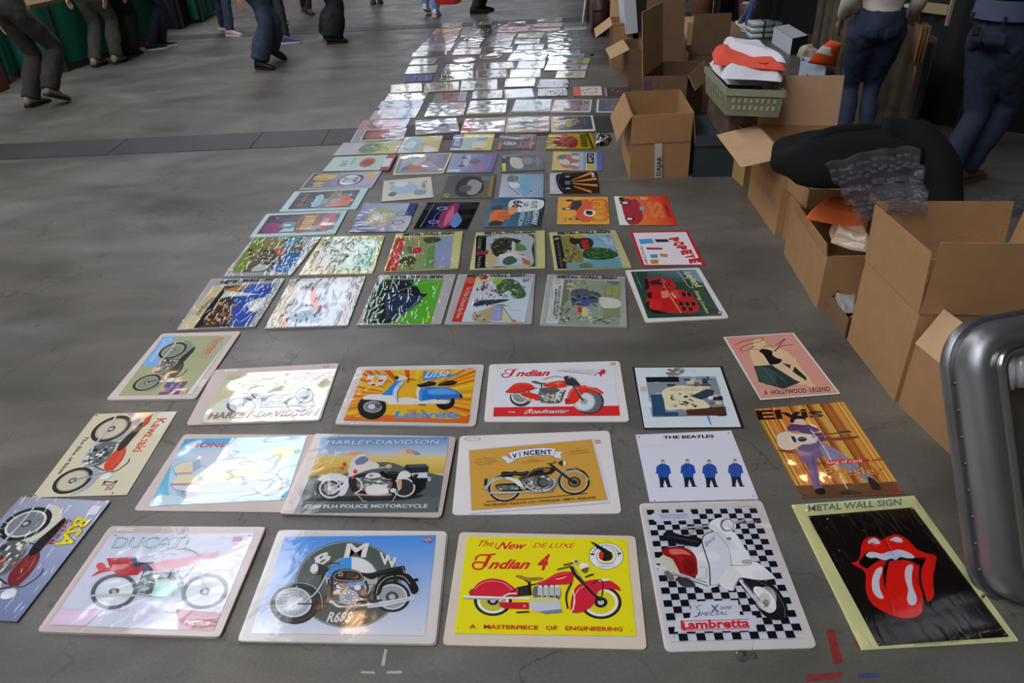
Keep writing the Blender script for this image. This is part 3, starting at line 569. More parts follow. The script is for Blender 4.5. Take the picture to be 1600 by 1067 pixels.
def a_tongue(A):
    A.grad([(148,160),(718,113),(1240,815),(530,866)],[(24,18,18)]*4,2)
    R_=(212,30,22); Wt=(206,206,216); Kk=(16,12,12)
    A.poly(smoothpts([(385,418),(415,405),(432,370),(440,310),(465,280),(510,272),(550,290),(590,268),(640,262),(690,290),(740,340),(790,362),(842,378),(838,430),(826,500),(832,590),(795,628),(770,570),(772,630),(760,690),(700,715),(620,700),(550,665),(500,620),(470,560),(462,480),(440,448)],True,3),R_)
    A.blob([(425,415),(445,380),(480,352),(545,365),(600,350),(640,342),(700,365),(730,385),(785,388),(765,420),(720,425),(650,405),(590,410),(560,402),(530,405),(490,430),(465,445)],Kk)
    A.blob([(500,640),(462,560),(468,470),(510,425),(560,412),(600,405),(660,400),(720,412),(752,450),(762,540),(772,620),(760,690),(700,715),(600,698)],R_,5)
    A.blob([(462,375),(480,356),(520,358),(548,366),(600,352),(640,342),(690,356),(728,384),(690,390),(650,382),(625,398),(600,390),(575,400),(545,395),(515,385),(490,388)],Wt)
    A.blob([(548,372),(590,352),(640,350),(660,365),(630,390),(590,388)],(196,204,222))
    A.blob([(472,300),(495,282),(520,284),(540,308),(515,312),(495,303),(480,312)],Wt); A.blob([(590,290),(620,274),(650,280),(662,300),(635,303),(610,296)],Wt)
    A.blob([(545,437),(552,455),(535,510),(540,560),(558,605),(530,605),(500,570),(495,510),(515,455)],Wt); A.blob([(695,425),(718,430),(712,480),(715,540),(738,600),(730,640),(700,642),(685,610),(692,560),(675,500),(676,450)],Wt)
    A.blob([(572,405),(590,400),(575,470),(570,530),(576,562),(560,520),(556,460)],Kk); A.blob([(765,395),(787,395),(765,450),(765,520),(795,625),(778,600),(752,520),(750,450)],Kk)
    for p in ((155,168),(714,121),(1216,803),(532,855)): A.disc(p,5,(180,180,176),10); A.disc(p,3,(40,40,40),8)
r=sign('black sign of a red cartoon mouth and tongue on pale yellow card', cq(C5,(58,100),(724,50),(1292,838),(440,887)), a_tongue, card='yellow', inset=cq(C5,(148,160),(718,113),(1240,815),(530,866)), crop=C5, th=.003, rad=.001)
def f(A):
    A.text('METAL WALL SIGN',(150,136),(655,100),(148,102),(84,114,116),.03); A.text('for display in the home or garden',(725,862),(970,845),(725,853),(80,84,60))
extra(r, C5, .0034, f, name='card_lettering'); overfilm(r, cq(C5,(62,102),(735,52),(1280,835),(445,885)), .0062, FILM)
# ---- second row
def a_kaw(A):
    A.frame((395,97),(35,572),(862,82),100,66); A.rect(0,0,100,66,(190,184,158)); A.grad([(0,66),(30,66),(22,52),(0,52)],[(206,206,190),(198,194,176),(192,188,164),(196,196,180)],4)
    A.text('Kawasaki',(8,54),(48,54),(8,62),(172,60,48),.03,0,None,.02); A.text('The Bike of Bikes',(27,6.5),(72,6.5),(27,9.5),(70,44,34),.04)
    A.text('Z1',(82,50),(88,50),(82,60),(70,44,36),.05); flag(A,(89,55),(94,55),(89,61))
    A.frame((0,8),(100,9),(0,62),100,60); bike(A,(190,56,36),(150,154,160),rim=(150,146,130),inner=(182,176,150),seed=31,fork=(120,130,140)); A.poly([(8,40),(2,44),(14,46),(20,43)],(170,50,36)); A.pop()
    for p in ((2,2),(98,2),(98,64)): A.disc(p,.7,K,8)
    A.pop()
sign('beige motorcycle sign turned on its side with red lettering, no backing card', cq(C6,(395,97),(862,82),(575,557),(35,572)), a_kaw, crop=C6, th=.0025, fill=(190,184,158))
def a_honda(A):
    A.grad([(905,240),(1598,222),(1478,583),(697,622)],[(60,150,190),(110,180,214),(150,204,226),(96,170,200)])
    A.blob([(850,330),(1000,270),(1150,290),(1250,330),(1450,300),(1500,420),(1440,560),(1200,570),(1000,590),(820,580)],(176,210,230)); A.blob([(900,340),(1050,300),(1250,330),(1350,400),(1200,420),(1000,420)],(206,222,238)); A.blob([(760,560),(900,570),(1000,600),(720,612)],(196,216,226)); A.blob([(1010,310),(1190,320),(1250,370),(1100,400),(1010,380)],(218,226,242))
    A.text('HONDA',(928,288),(1205,284),(945,264),(170,60,84),.04,0,(206,190,210),.02); A.text('Gold Wing',(1290,275),(1550,268),(1300,254),(206,210,130),.02,.3)
    A.blob([(1390,300),(1400,290),(1540,285),(1525,320),(1490,340),(1420,345),(1400,325)],(206,198,96)); A.line([(1390,300),(1400,290),(1540,285),(1525,320),(1490,340),(1420,345),(1395,322)],.8,DG,closed=True)
    for k in range(5): A.line([(1470+k*14,336-k*6),(1500+k*9,292)],.7,(150,150,80))
    A.ell((1375,495),88,62,(196,208,220)); A.ring((1375,495),78,88,(110,120,130),32); A.ell((1375,495),50,36,(176,200,220)); A.ell((1378,495),20,14,(206,220,230)); A.ell((930,540),78,38,(150,166,180)); A.ell((935,545),50,22,(120,132,146))
    out=[(822,500),(860,455),(850,440),(838,405),(870,380),(945,365),(982,345),(990,390),(1070,410),(1078,430),(1180,420),(1250,385),(1210,380),(1260,365),(1310,380),(1325,300),(1360,345),(1405,385),(1400,415),(1350,425),(1360,440),(1295,515),(1270,535),(1000,548),(850,528)]
    A.poly(out,(190,204,214)); A.line(out,1.1,(70,80,92),closed=True)
    A.poly([(845,408),(870,380),(945,365),(950,430),(850,438)],(206,200,170)); A.poly([(850,432),(945,425),(948,440),(852,443)],(190,150,160)); A.blob([(850,465),(880,448),(980,445),(1000,470),(990,495),(840,490)],(214,206,170)); A.poly([(830,492),(990,488),(985,505),(824,503)],(176,130,140)); A.poly([(950,370),(985,350),(1000,400),(950,430)],(150,166,190))
    A.blob([(1060,480),(1180,440),(1300,420),(1280,450),(1180,460),(1090,495)],(206,186,110)); A.blob([(1150,430),(1330,385),(1390,390),(1380,415),(1200,440)],(206,200,160)); A.poly([(1230,450),(1280,440),(1270,470),(1225,472)],(130,166,206)); A.blob([(1000,500),(1160,480),(1270,500),(1260,532),(1010,545)],(150,160,170)); A.ell((1190,495),22,14,(200,214,226))
    A.line([(1250,385),(1210,380),(1260,365),(1310,380)],1.6,DG,True)
    for p in ((925,250),(1585,232),(1462,568),(722,603)): A.disc(p,7,(206,220,230),10); A.disc(p,5,(30,60,90),10)
sign('glossy pale blue touring motorcycle sign on wide pinkish card', [*cq(C6,(900,212),(1660,214),(1472,655),(612,645))], a_honda, card='pink', inset=cq(C6,(905,240),(1598,222),(1478,583),(697,622)), crop=C6, th=.003, ink=INKP)
def a_hdp(A):
    A.grad([(398,243),(1498,245),(1480,415),(360,415)],[(86,136,190),(90,140,196),(190,194,196),(176,184,192)]); A.grad([(360,408),(1480,408),(1450,560),(285,590)],[(206,182,110),(206,188,120),(190,160,50),(190,150,50)])
    A.blob([(560,410),(640,380),(720,370),(780,385),(930,395),(1010,400),(1060,370),(1130,350),(1200,365),(1260,400),(1400,412),(900,425)],(200,178,150)); A.blob([(1130,352),(1190,358),(1215,385),(1140,390)],(190,150,110)); A.blob([(1190,360),(1240,380),(1250,400),(1200,400)],(130,140,150)); A.blob([(640,380),(730,372),(760,400),(600,405)],(210,150,110))
    A.poly(smoothpts([(300,585),(420,570),(560,560),(700,520),(840,470),(930,462),(1020,470),(1160,520),(1300,550),(1450,580)],False,4)+[(1405,893),(163,900)],(84,92,92))
    A.blob([(560,500),(700,510),(600,560),(380,575),(420,540)],(176,150,70)); A.poly([(163,900),(1405,893),(1425,760),(230,790)],(92,102,102)); A.blob([(230,790),(500,760),(1000,750),(1280,745),(1100,790),(500,800)],(40,44,44))
    A.asp=.85; A.blob([(1110,570),(1250,600),(1300,670),(1220,740),(1080,760),(1010,740),(1050,650)],(28,28,30)); A.ring((1110,680),100,120,(24,24,26),28); A.ring((1110,680),84,98,(206,206,206),28); A.disc((1110,680),82,(50,50,54))
    A.disc((480,690),116,(28,28,34),40); A.ell((478,690),100,86,(206,200,196)); A.ell((480,690),84,70,(54,54,60)); A.ell((482,690),62,50,(150,150,152)); A.ell((484,692),30,22,(206,206,204)); 
    A.blob([(372,612),(410,580),(480,560),(560,562),(620,590),(650,640),(620,650),(560,625),(480,615),(420,628),(385,625)],(214,214,220)); A.blob([(585,650),(640,640),(610,730),(570,755),(555,745)],(214,214,220))
    A.blob([(490,720),(600,650),(660,585),(680,590),(640,640),(510,735)],(206,202,196)); A.line([(480,705),(640,580),(670,500)],5,(200,196,190)); A.line([(505,720),(660,610)],3,(226,226,226))
    A.blob([(650,470),(680,430),(740,390),(800,420),(830,460),(780,490),(700,520),(650,510)],(196,200,206)); A.blob([(690,450),(760,410),(810,440),(760,480),(710,490)],(110,120,140)); A.blob([(630,540),(650,500),(760,480),(850,460),(900,500),(800,530),(720,560),(660,590)],(206,198,190))
    A.line([(700,560),(760,540),(830,520),(920,510),(990,500)],3,(206,206,204),True); A.blob([(955,490),(985,480),(1008,495),(990,515),(960,510)],(214,170,150))
    A.blob([(640,600),(760,560),(900,560),(1000,600),(1060,660),(1000,720),(860,740),(700,730),(650,690)],(40,40,42)); engine(A,860,650,300,130,41,((206,206,200),(170,170,170),(226,222,206),(70,70,70),(180,176,150),(40,40,40)),60)
    A.blob([(780,690),(840,660),(900,655),(960,680),(980,730),(900,745),(800,740)],(206,206,204)); A.ell((940,710),36,26,(226,226,224)); A.ell((1020,708),26,18,(222,222,220)); A.line([(690,730),(740,700),(745,640),(700,600)],4,(214,214,212),True); A.line([(680,740),(860,750),(1000,745)],3.4,(206,170,150),True)
    A.blob([(780,590),(800,565),(850,555),(905,565),(915,590),(870,600),(810,606)],(216,214,214)); A.ell((830,580),18,9,(170,90,80))
    A.blob([(900,560),(930,540),(960,560),(1000,545),(1060,550),(1080,580),(1050,605),(980,610),(930,590)],(30,30,32)); A.line([(985,560),(1060,560)],2,(90,90,94))
    A.blob([(1060,580),(1090,545),(1140,540),(1175,570),(1150,600),(1090,610),(1085,690),(1060,700),(1050,620)],(206,204,202)); A.blob([(1055,620),(1090,620),(1090,690),(1070,695)],(200,150,120))
    A.poly([(1130,485),(1300,480),(1325,505),(1320,550),(1165,558),(1110,520)],(40,46,56)); A.poly([(1130,485),(1300,480),(1325,505),(1160,512)],(70,80,92)); A.poly([(1180,560),(1310,552),(1320,620),(1190,600)],(196,200,206)); A.poly([(1195,570),(1240,566),(1220,610),(1185,604)],(40,40,42)); A.poly([(1190,600),(1320,600),(1300,650),(1230,670),(1180,650)],(30,30,34)); A.ell((1330,610),14,22,(176,176,180))
    for p,r_ in (((600,482),17),((692,545),18),((578,518),13),((672,597),14)): A.ell(p,r_,r_,(176,50,54)); A.ell((p[0]-3,p[1]-3),r_*.5,r_*.5,(206,80,80))
    A.line([(700,730),(760,800),(790,803)],1.8,(190,190,190)); A.line([(1070,700),(1015,800)],1.8,(200,200,200))
    A.text('HARLEY-DAVIDSON',(440,312),(1408,308),(450,277),(226,226,226),.02,.1,(70,76,84),.03)
    A.text('1200 FLH POLICE MOTORCYCLE',(258,862),(1312,857),(264,832),(206,210,210),.045)
    for p in ((420,262),(1462,260),(195,880),(1390,877)): A.disc(p,6,K,8)
r=sign('white police motorcycle sign on a desert road ground, overlapping the pale blue one', cq(C7,(345,215),(1560,242),(1432,937),(38,905)), a_hdp, card='pink', inset=cq(C7,(398,243),(1498,245),(1405,893),(163,900)), crop=C7, asp=.85, th=.005)
lift(r,.0045); overfilm(r, cq(C7,(350,217),(1555,244),(1430,934),(44,903)), .009, FILMS)
sign('spare backing card under the right edge of the police motorcycle sign', cq(C7,(1000,226),(1556,246),(1434,939),(800,915)), None, fill=(196,178,166), th=.003, ink=INKM, rad=.012, name='backing_card', cat='card')
def a_vin(A):
    A.poly([(163,330),(1215,235),(1358,775),(180,868)],(206,206,222)); A.poly([(175,340),(1200,248),(1330,752),(197,842)],(188,142,60)); A.line([(175,340),(1200,248),(1330,752),(197,842)],.6,(150,120,80),closed=True)
    A.blob([(445,395),(480,385),(515,405),(570,395),(560,420),(500,450),(480,430)],(214,212,222)); A.line([(445,395),(495,385),(530,412),(572,400),(556,425),(495,450),(478,425)],1,(60,56,90),closed=True)
    A.poly([(885,350),(958,347),(940,370),(945,408),(880,400)],(214,212,222)); A.line([(885,350),(958,347),(940,370),(945,408),(875,398)],1,(60,56,90),closed=True)
    rib=smoothpts([(502,360),(600,335),(700,322),(800,318),(898,325)],False,4)+smoothpts([(880,385),(800,378),(700,385),(620,397),(540,418)],False,4); A.poly(rib,(220,216,224)); A.line(rib,1.1,(60,56,90),closed=True)
    for i,ch in enumerate('VINCENT'): 
        x=536+i*48; y=[405,392,383,377,373,371,371][i]; t=[-.17,-.12,-.08,-.05,-.02,0,.03][i]; w_=20 if ch=='I' else 42
        A.text(ch,(x+(12 if ch=='I' else 0),y),(x+w_,y+w_*t),(x+(12 if ch=='I' else 0)-3,y-35),(52,46,96),.07)
    A.asp=.83; A.line([(320,765),(720,740),(1165,698)],2.6,(60,46,36),True)
    for c_,r_ in (((470,655),136),((1050,600),132)):
        A.disc(c_,r_,(34,34,36),44); A.disc(c_,r_*.86,(176,176,168),40); A.disc(c_,r_*.80,(176,136,64),40)
        for i in range(28):
            a=math.radians(i*12.86); A.line([(c_[0]+20*math.cos(a+.5),c_[1]+16*math.sin(a+.5)),(c_[0]+r_*.8*math.cos(a),c_[1]+r_*.66*math.sin(a))],.45,(110,96,66))
    A.disc((1052,605),52,(30,30,32)); A.disc((1052,605),40,(100,102,102)); A.disc((1056,608),22,(40,40,42)); A.disc((470,655),34,(60,60,60))
    A.line([(310,680),(335,620),(380,580),(440,566),(520,580),(580,630),(600,680)],5,(150,160,162),True); A.line([(325,650),(380,592),(450,578)],1.6,(226,230,230),True); A.poly([(303,580),(330,575),(326,625),(300,640)],(40,40,42)); A.line([(280,662),(340,675)],2.4,(110,110,104))
    A.line([(905,640),(920,560),(980,515),(1060,505),(1130,540),(1175,590)],4.6,(130,140,142),True); A.line([(950,540),(1050,512),(1120,535)],1.2,(220,224,222),True); A.line([(890,640),(915,660)],3,(130,140,142)); A.poly([(980,497),(1080,484),(1084,498),(990,510)],(30,30,32)); A.text('CYTEU',(986,506),(1080,496),(986,496),(170,170,160))
    A.line([(400,640),(620,640),(760,640)],5,(30,30,32)); A.blob([(410,625),(600,620),(620,680),(480,680),(412,665)],(34,34,36)); engine(A,500,652,180,40,52,n=24); engine(A,745,620,270,150,51,((150,152,150),(196,198,192),(60,60,60),(30,30,32),(110,112,110),(176,150,100)),70)
    A.ell((790,615),52,40,(50,52,54)); A.ell((800,612),38,30,(84,86,88)); A.line([(620,600),(680,660),(780,685),(870,650),(890,600),(850,570)],3,(176,180,176),True); A.line([(345,700),(500,697),(620,690),(780,688)],4.6,(150,160,166)); A.line([(350,697),(610,688)],1.4,(226,230,230))
    A.blob([(480,570),(530,568),(600,600),(630,650),(590,640),(540,600),(490,585)],(200,204,200)); A.line([(590,580),(680,560),(760,545)],4,K); A.line([(600,580),(640,650)],3,(60,60,60))
    A.blob([(443,530),(470,520),(540,522),(552,514),(600,525),(672,515),(660,545),(610,560),(560,550),(460,568),(445,555)],(34,36,38)); A.line([(450,545),(540,535),(600,540),(660,525)],1,(100,104,106),True)
    A.blob([(672,550),(700,510),(760,490),(830,485),(880,488),(895,505),(850,540),(760,552),(690,560)],(36,34,32)); A.blob([(800,500),(850,495),(840,520),(800,525)],(120,96,50)); A.line([(690,530),(740,505),(820,495)],1,(140,136,126),True)
    A.line([(850,460),(880,480),(960,545),(1040,605)],6.5,(40,38,36),True); A.line([(870,458),(960,530)],2,(150,140,120)); A.line([(820,455),(860,450),(900,445)],2,(50,48,44),True); A.ell((890,435),13,13,(120,116,100)); A.blob([(918,450),(935,432),(965,430),(975,450),(965,475),(940,470)],(50,50,52)); A.blob([(960,430),(980,440),(978,470),(962,475)],(206,204,196))
    A.line([(930,560),(905,610),(880,660),(860,690)],3,(110,112,112),True)
    A.text('THE VINCENT H.R.D CO. LTD · STEVENAGE · HERTS · ENGLAND',(295,810),(1232,742),(294,793),(90,66,40),.03)
    for s_,p,q_ in (("THE  WORLD'S",(232,424),(395,412)),('FASTEST STANDARD',(222,446),(410,434)),('MOTORCYCLE',(255,466),(378,456)),('SERIES C',(668,430),(748,424)),('BLACK SHADOW',(620,450),(798,432)),('THIS IS A PART',(1008,360),(1170,344)),('NOT A CLOSED',(1012,380),(1182,360)),('THE',(668,332),(718,328))): A.text(s_,p,q_,(p[0],p[1]-9),(120,96,52),.01)
    A.disc((308,399),5,(110,80,40),8); A.disc((1081,330),5,(110,80,40),8)
r=sign('mustard sign of a black motorcycle under a ribbon banner on broad white card', cq(C8,(98,220),(1343,174),(1447,863),(33,876)), a_vin, card='white', inset=cq(C8,(163,330),(1215,235),(1358,775),(180,868)), crop=C8, th=.004, rad=.016)
def f(A): A.ring((205,244),60,66,(50,50,50)); A.line([(160,238),(250,240)],1,(150,150,150)); A.line([(165,250),(248,251)],1,(150,150,150)); flag(A,(1212,285),(1275,280),(1208,256))
extra(r, C8, .0045, f, asp=.28, name='card_stamp')
def a_help(A):
    A.poly([(80,67),(600,43),(748,417),(157,432)],(212,212,224))
    A.text('THE BEATLES',(232,89),(508,82),(230,74),(28,28,30),.06)
    A.text('ELECTROLA W',(112,136),(240,134),(108,117),(190,170,176),-.01)
    Bl=(36,74,150); Kk=(30,32,48)
    # plain standing figures in blue coats, a simple stand-in for the four people of the print
    for x,y in ((228,215),(362,213),(480,215),(620,212)):
        A.blob([(x-12,y-2),(x,y-12),(x+12,y-2),(x+9,y+12),(x-8,y+12)],(196,160,140)); A.blob([(x-12,y-4),(x,y-14),(x+12,y-5),(x,y-8)],(50,40,40))
        A.poly([(x-34,y+24),(x-14,y+10),(x+14,y+10),(x+36,y+22),(x+46,y+62),(x+34,y+66),(x+32,y+86),(x-22,y+88),(x-28,y+64),(x-38,y+62)],Bl); A.poly([(x-20,y+84),(x+30,y+84),(x+44,y+132),(x+26,y+134),(x+10,y+96),(x+2,y+134),(x-14,y+134)],Kk)
        A.poly([(x-16,y+132),(x+6,y+132),(x+8,y+138),(x-18,y+138)],K); A.poly([(x+24,y+132),(x+48,y+130),(x+54,y+136),(x+26,y+138)],K); A.line([(x-6,y+12),(x-2,y+84)],.8,(24,50,110))
    for p in ((100,80),(585,58),(722,400),(184,425)): A.disc(p,4,K,8)
sign('white sign with four small figures in blue coats in a row', cq(D5,(80,67),(600,43),(748,417),(157,432)), a_help, crop=D5, fill=(212,212,224), th=.0025)
D5b=(1170,610,4.)
def a_elvis(A):
    c=(970,660,3.478); q=[(723,-72),(1212,-112),(1548,390),(985,410)]
    A.poly(q,(176,116,50)); R=random.Random(4)
    for i in range(46):
        t=i/46; a=(723+489*t,-72-40*t); b=(985+563*t,410-20*t); k=.86; e=(a[0]+(b[0]-a[0])*k,a[1]+(b[1]-a[1])*k)
        col=R.choice([(206,170,80),(150,84,30),(190,110,50),(120,60,24),(196,150,60),(170,160,60),(206,120,70)]); A.line([a,e],R.uniform(2,6.5),col)
    A.poly([(948,345),(1500,322),(1548,390),(985,410)],(96,62,44)); A.blob([(850,150),(960,150),(990,170),(900,165)],(130,60,40)); A.blob([(1070,90),(1290,75),(1240,95),(1090,100)],(120,54,36))
    A.text('Elvis',(745,-15),(1105,-30),(728,-62),(36,18,14),.045,.02)
    P_=(104,84,124); Pd=(70,54,96)
    A.blob([(925,-10),(960,-25),(995,-12),(1005,10),(985,22),(950,15)],(206,176,160)); A.blob([(918,-5),(935,-32),(985,-34),(1008,-10),(985,-18),(950,-16),(938,2)],(34,24,26))
    A.blob([(905,25),(930,10),(990,14),(1040,15),(1075,40),(1110,90),(1060,120),(1010,70),(960,48),(910,45)],(76,56,104)); A.blob([(985,90),(1060,100),(1110,120),(1130,160),(1060,200),(1000,200),(960,150)],P_)
    A.blob([(960,150),(1010,140),(1060,190),(1070,250),(1080,320),(1095,360),(1060,365),(1035,320),(1010,240),(980,200)],P_); A.blob([(1080,130),(1140,130),(1230,190),(1310,250),(1390,320),(1375,345),(1320,310),(1220,255),(1120,200)],(124,120,146)); A.line([(1040,180),(1055,260),(1075,350)],2.4,Pd,True); A.line([(1130,150),(1240,220),(1340,300)],2,(90,84,112),True)
    A.blob([(1060,362),(1100,358),(1112,380),(1100,392),(1062,388)],(26,20,24)); A.blob([(1340,300),(1375,310),(1412,355),(1400,368),(1365,360)],(28,22,24))
    A.blob([(845,95),(850,65),(900,48),(960,62),(1010,62),(1060,75),(1068,105),(1030,120),(990,122),(940,148),(890,150),(855,130)],(204,186,164)); A.line([(845,95),(850,65),(900,48),(960,62),(1010,62),(1060,75),(1068,105),(1030,120),(990,122),(940,148),(890,150),(855,130)],1.4,(110,80,60),True,True)
    A.blob([(922,72),(990,62),(1040,80),(1050,105),(990,100),(935,112)],(214,206,196)); A.blob([(925,75),(945,80),(955,105),(940,108)],(60,50,50)); A.ell((985,92),26,13,(50,40,44)); A.line([(1040,80),(1120,66),(1250,50)],4.6,(96,60,44)); A.line([(1190,54),(1250,50)],7,(50,34,30)); A.line([(960,92),(1240,56)],.7,(206,200,190))
    A.blob([(1035,40),(1060,38),(1095,62),(1080,70),(1050,60)],(76,56,104)); A.line([(1030,38),(1100,130),(1150,220),(1230,360)],2.2,(206,204,210),True); A.blob([(1190,380),(1240,368),(1310,380),(1290,390),(1200,392)],(54,40,40))
    A.poly([(1118,207),(1322,196),(1330,216),(1124,234)],(186,34,54)); A.text('king of rock',(1124,227),(1316,215),(1122,209),(226,200,170),.02); A.text('the',(1065,232),(1112,228),(1062,216),(120,20,40),.02); A.text('& roll',(1330,214),(1418,208),(1327,198),(130,24,60),.03)
    A.text('Presley',(1112,292),(1440,280),(1098,252),(206,134,60),.02,0,(70,36,26),.03)
    A.blob([(1480,372),(1520,362),(1528,374),(1490,382)],(150,20,30))
    for p in ((748,-60),(1195,-98),(1525,378),(1000,396)): A.disc(p,3.5,K,8)
sign('golden striped sign of a guitarist in a purple suit, warm glare on it', cq(D5,(722,-70),(1212,-112),(1548,390),(985,410)), a_elvis, crop=D5, fill=(176,116,50), th=.003, ink=INKP)
# ---- third row
def a_nor(A):
    A.frame((400,108),(105,495),(850,100),100,66); A.rect(0,0,100,66,(150,154,116)); A.poly([(0,0),(0,8),(52,16),(52,6),(46,0)],(110,160,206)); A.rect(0,2,46,13,(110,160,206)); A.text('Dominator',(12,4),(44,4),(12,10),(190,206,216),0,.3); A.ring((7,7),3,4,(190,206,216),16)
    A.text('Norton',(4,53),(32,53),(4,61),(176,70,56),.03,.1,(206,150,130),.02); A.line([(4,52),(18,50.5),(36,52),(38,58),(34,61)],1.5,(176,70,56),True)
    A.rect(78,38,100,58,(60,56,110)); A.text('MODEL 88',(80,50),(98,50),(80,53),(170,170,200)); A.text('500 c.c.',(82,44),(96,44),(82,47),(170,170,200)); flag(A,(92,60),(98,60),(92,65))
    A.frame((8,8),(96,6),(8,54),100,60); bike(A,(40,44,48),(120,130,124),rim=(150,154,130),inner=(120,126,104),seed=61,mech=((170,174,170),(200,204,196),(60,64,64),(30,32,34),(110,116,110)),fork=(60,66,66)); A.pop(); A.pop()
r=sign('olive green motorcycle sign turned sideways on white card, foremost at the far left', cq(D1,(392,88),(913,74),(612,517),(24,524)), a_nor, card='pink', inset=cq(D1,(400,108),(850,100),(588,487),(103,496)), crop=D1, th=.007)
extra(r, D1, .0075, sticker(D1,[(655,388),(695,388),(662,440),(618,440)]))
def a_duo(A):
    A.poly([(825,352),(1540,320),(1420,655),(640,680)],(188,184,146)); A.blob([(700,600),(800,520),(1000,480),(1200,500),(1250,600),(1000,650),(680,672)],(206,208,196))  # pale blob paints the window glare into the print
    A.poly([(1265,352),(1515,338),(1498,388),(1250,393),(1262,372)],(190,96,84)); A.text('DUO-GLIDE',(1272,388),(1485,376),(1278,362),(222,206,200),.05,.3)
    A.poly([(815,398),(975,385),(935,428),(830,432)],(150,190,206)); A.text('HYDRA',(840,414),(965,408),(840,399),(222,228,228),.03); A.text('1958',(855,430),(925,426),(857,417),(222,228,228),.03); A.line([(820,388),(880,378),(940,380),(990,378)],1.4,(110,100,80),True)
    A.frame((1420,600),(800,620),(1410,400),100,60); bike(A,(190,200,210),(196,206,216),(170,180,190),(84,90,92),(206,206,190),(190,198,206),seed=71,mech=((190,200,210),(206,214,222),(150,164,176),(176,190,200),(120,130,140)),fork=(176,190,200)); A.pop()
    wheel(A,(1330,497),62,(70,72,76),(206,206,200),(110,112,112),.2,14,.3)
    A.text('HARLEY-DAVIDSON',(690,652),(1405,622),(715,612),(150,120,110),.03,.05); A.text('EY',(893,640),(978,632),(900,612),(170,150,80),.05,.05,(60,50,40),.03)
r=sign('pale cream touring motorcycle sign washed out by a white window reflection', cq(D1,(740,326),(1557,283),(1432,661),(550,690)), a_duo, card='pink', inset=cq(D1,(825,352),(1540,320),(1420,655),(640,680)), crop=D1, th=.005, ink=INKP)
extra(r, D1, .0055, lambda A: (sticker(D1,[(805,322),(895,318),(888,338),(798,340)])(A), flag(A,(1450,313),(1490,311),(1455,300))))
def a_l150(A):
    A.poly([(395,162),(1392,155),(1322,635),(207,610)],(214,172,44)); c=(800,400); R=random.Random(8)
    q=[(395,162),(1392,155),(1322,635),(207,610)]
    def edge(t):
        t=t%4; i=int(t); k=t-i; a,b=q[i],q[(i+1)%4]; return (a[0]+(b[0]-a[0])*k,a[1]+(b[1]-a[1])*k)
    for i in range(44):
        t=i/11+R.uniform(-.02,.02); w_=R.uniform(.03,.06); e0,e1=edge(t),edge(t+w_)
        m=lambda e,k:(c[0]+(e[0]-c[0])*k,c[1]+(e[1]-c[1])*k)
        col=R.choice([(206,110,34),(196,80,34),(214,140,40),(222,200,50)]); A.poly([e0,e1] if 0 else [e0,e1,m(e1,.55),m(e0,.5)],col)
    A.poly([(207,610),(1322,635),(1345,560),(1200,600),(900,590),(600,560),(400,600),(235,560)],(204,104,40))
    A.poly([(925,172),(1265,205),(915,258)],(64,140,196)); A.text('Li150',(930,230),(1140,216),(945,182),(226,230,232),.04,.3); A.text('IV',(1142,216),(1165,215),(1145,206),(60,60,90))
    A.text('Lambretta',(672,585),(1232,582),(690,532),(60,146,206),.04,.05); A.line([(690,530),(1230,535)],1.6,(60,146,206)); A.line([(675,590),(1225,590)],1.4,(60,146,206)); A.line([(684,528),(672,592)],4.5,(60,146,206))
    A.poly([(432,198),(592,192),(596,240),(560,290),(480,310),(430,280),(412,245)],(220,214,206)); A.text('DIRECT POSTER',(436,212),(590,210),(440,196),(40,34,30),.04)
    for a in ([(420,250),(460,248),(455,268),(420,268)],[(520,248),(568,246),(560,266),(518,268)],[(455,285),(500,285),(490,306),(460,304)]): A.poly(a,(196,50,40))
    A.blob([(480,225),(510,215),(530,235),(515,262),(485,275),(470,262)],(206,170,60))
    A.asp=.86; A.disc((1115,440),88,(36,34,34),36); A.disc((1120,425),50,(120,120,118)); A.disc((464,494),128,(38,36,34),44); A.ell((470,490),84,52,(160,162,160)); A.ell((470,490),70,42,(120,122,122)); A.ell((462,488),34,22,(196,196,196)); A.ell((520,480),30,20,(84,84,86))
    A.line([(880,470),(945,475)],4,(40,36,30)); A.blob([(690,420),(760,405),(900,420),(1140,430),(1120,460),(900,465),(740,470),(640,455)],(206,202,196)); A.blob([(380,410),(440,380),(560,378),(660,395),(690,430),(700,460),(620,470),(575,440),(480,428),(400,425)],(214,212,210)); A.line([(385,420),(480,430),(575,442),(620,468)],1,(150,146,140),True)
    A.blob([(550,380),(600,340),(680,250),(720,250),(710,290),(670,340),(650,385)],(54,130,196)); A.blob([(650,370),(660,330),(700,280),(740,262),(750,280),(710,320),(690,370),(700,450),(680,440),(655,400)],(196,206,220)); A.line([(745,268),(750,285),(712,325),(692,375),(698,455)],1.6,(40,40,60),True); A.text('Li',(695,315),(720,300),(695,296),(60,60,80))
    A.blob([(665,235),(690,215),(740,212),(790,240),(740,252),(690,258)],(200,204,206)); A.blob([(664,225),(685,213),(705,225),(700,245),(672,248)],(60,66,70)); A.line([(780,240),(862,252)],3.4,(44,40,36)); A.line([(862,370),(870,395),(850,410)],2,(90,80,60),True)
    A.blob([(870,310),(890,320),(900,345),(880,420),(860,390)],(214,210,206)); A.blob([(885,400),(890,340),(940,316),(1050,312),(1150,322),(1230,350),(1270,390),(1265,412),(1140,415),(1040,420),(940,435),(890,435)],(44,122,196)); A.blob([(960,345),(1080,325),(1180,345),(1220,375),(1100,380),(1000,385)],(90,160,214)); A.line([(900,430),(905,350),(940,328)],1,(206,220,230),True); A.poly([(1250,370),(1268,380),(1272,412),(1245,412)],(50,40,60))
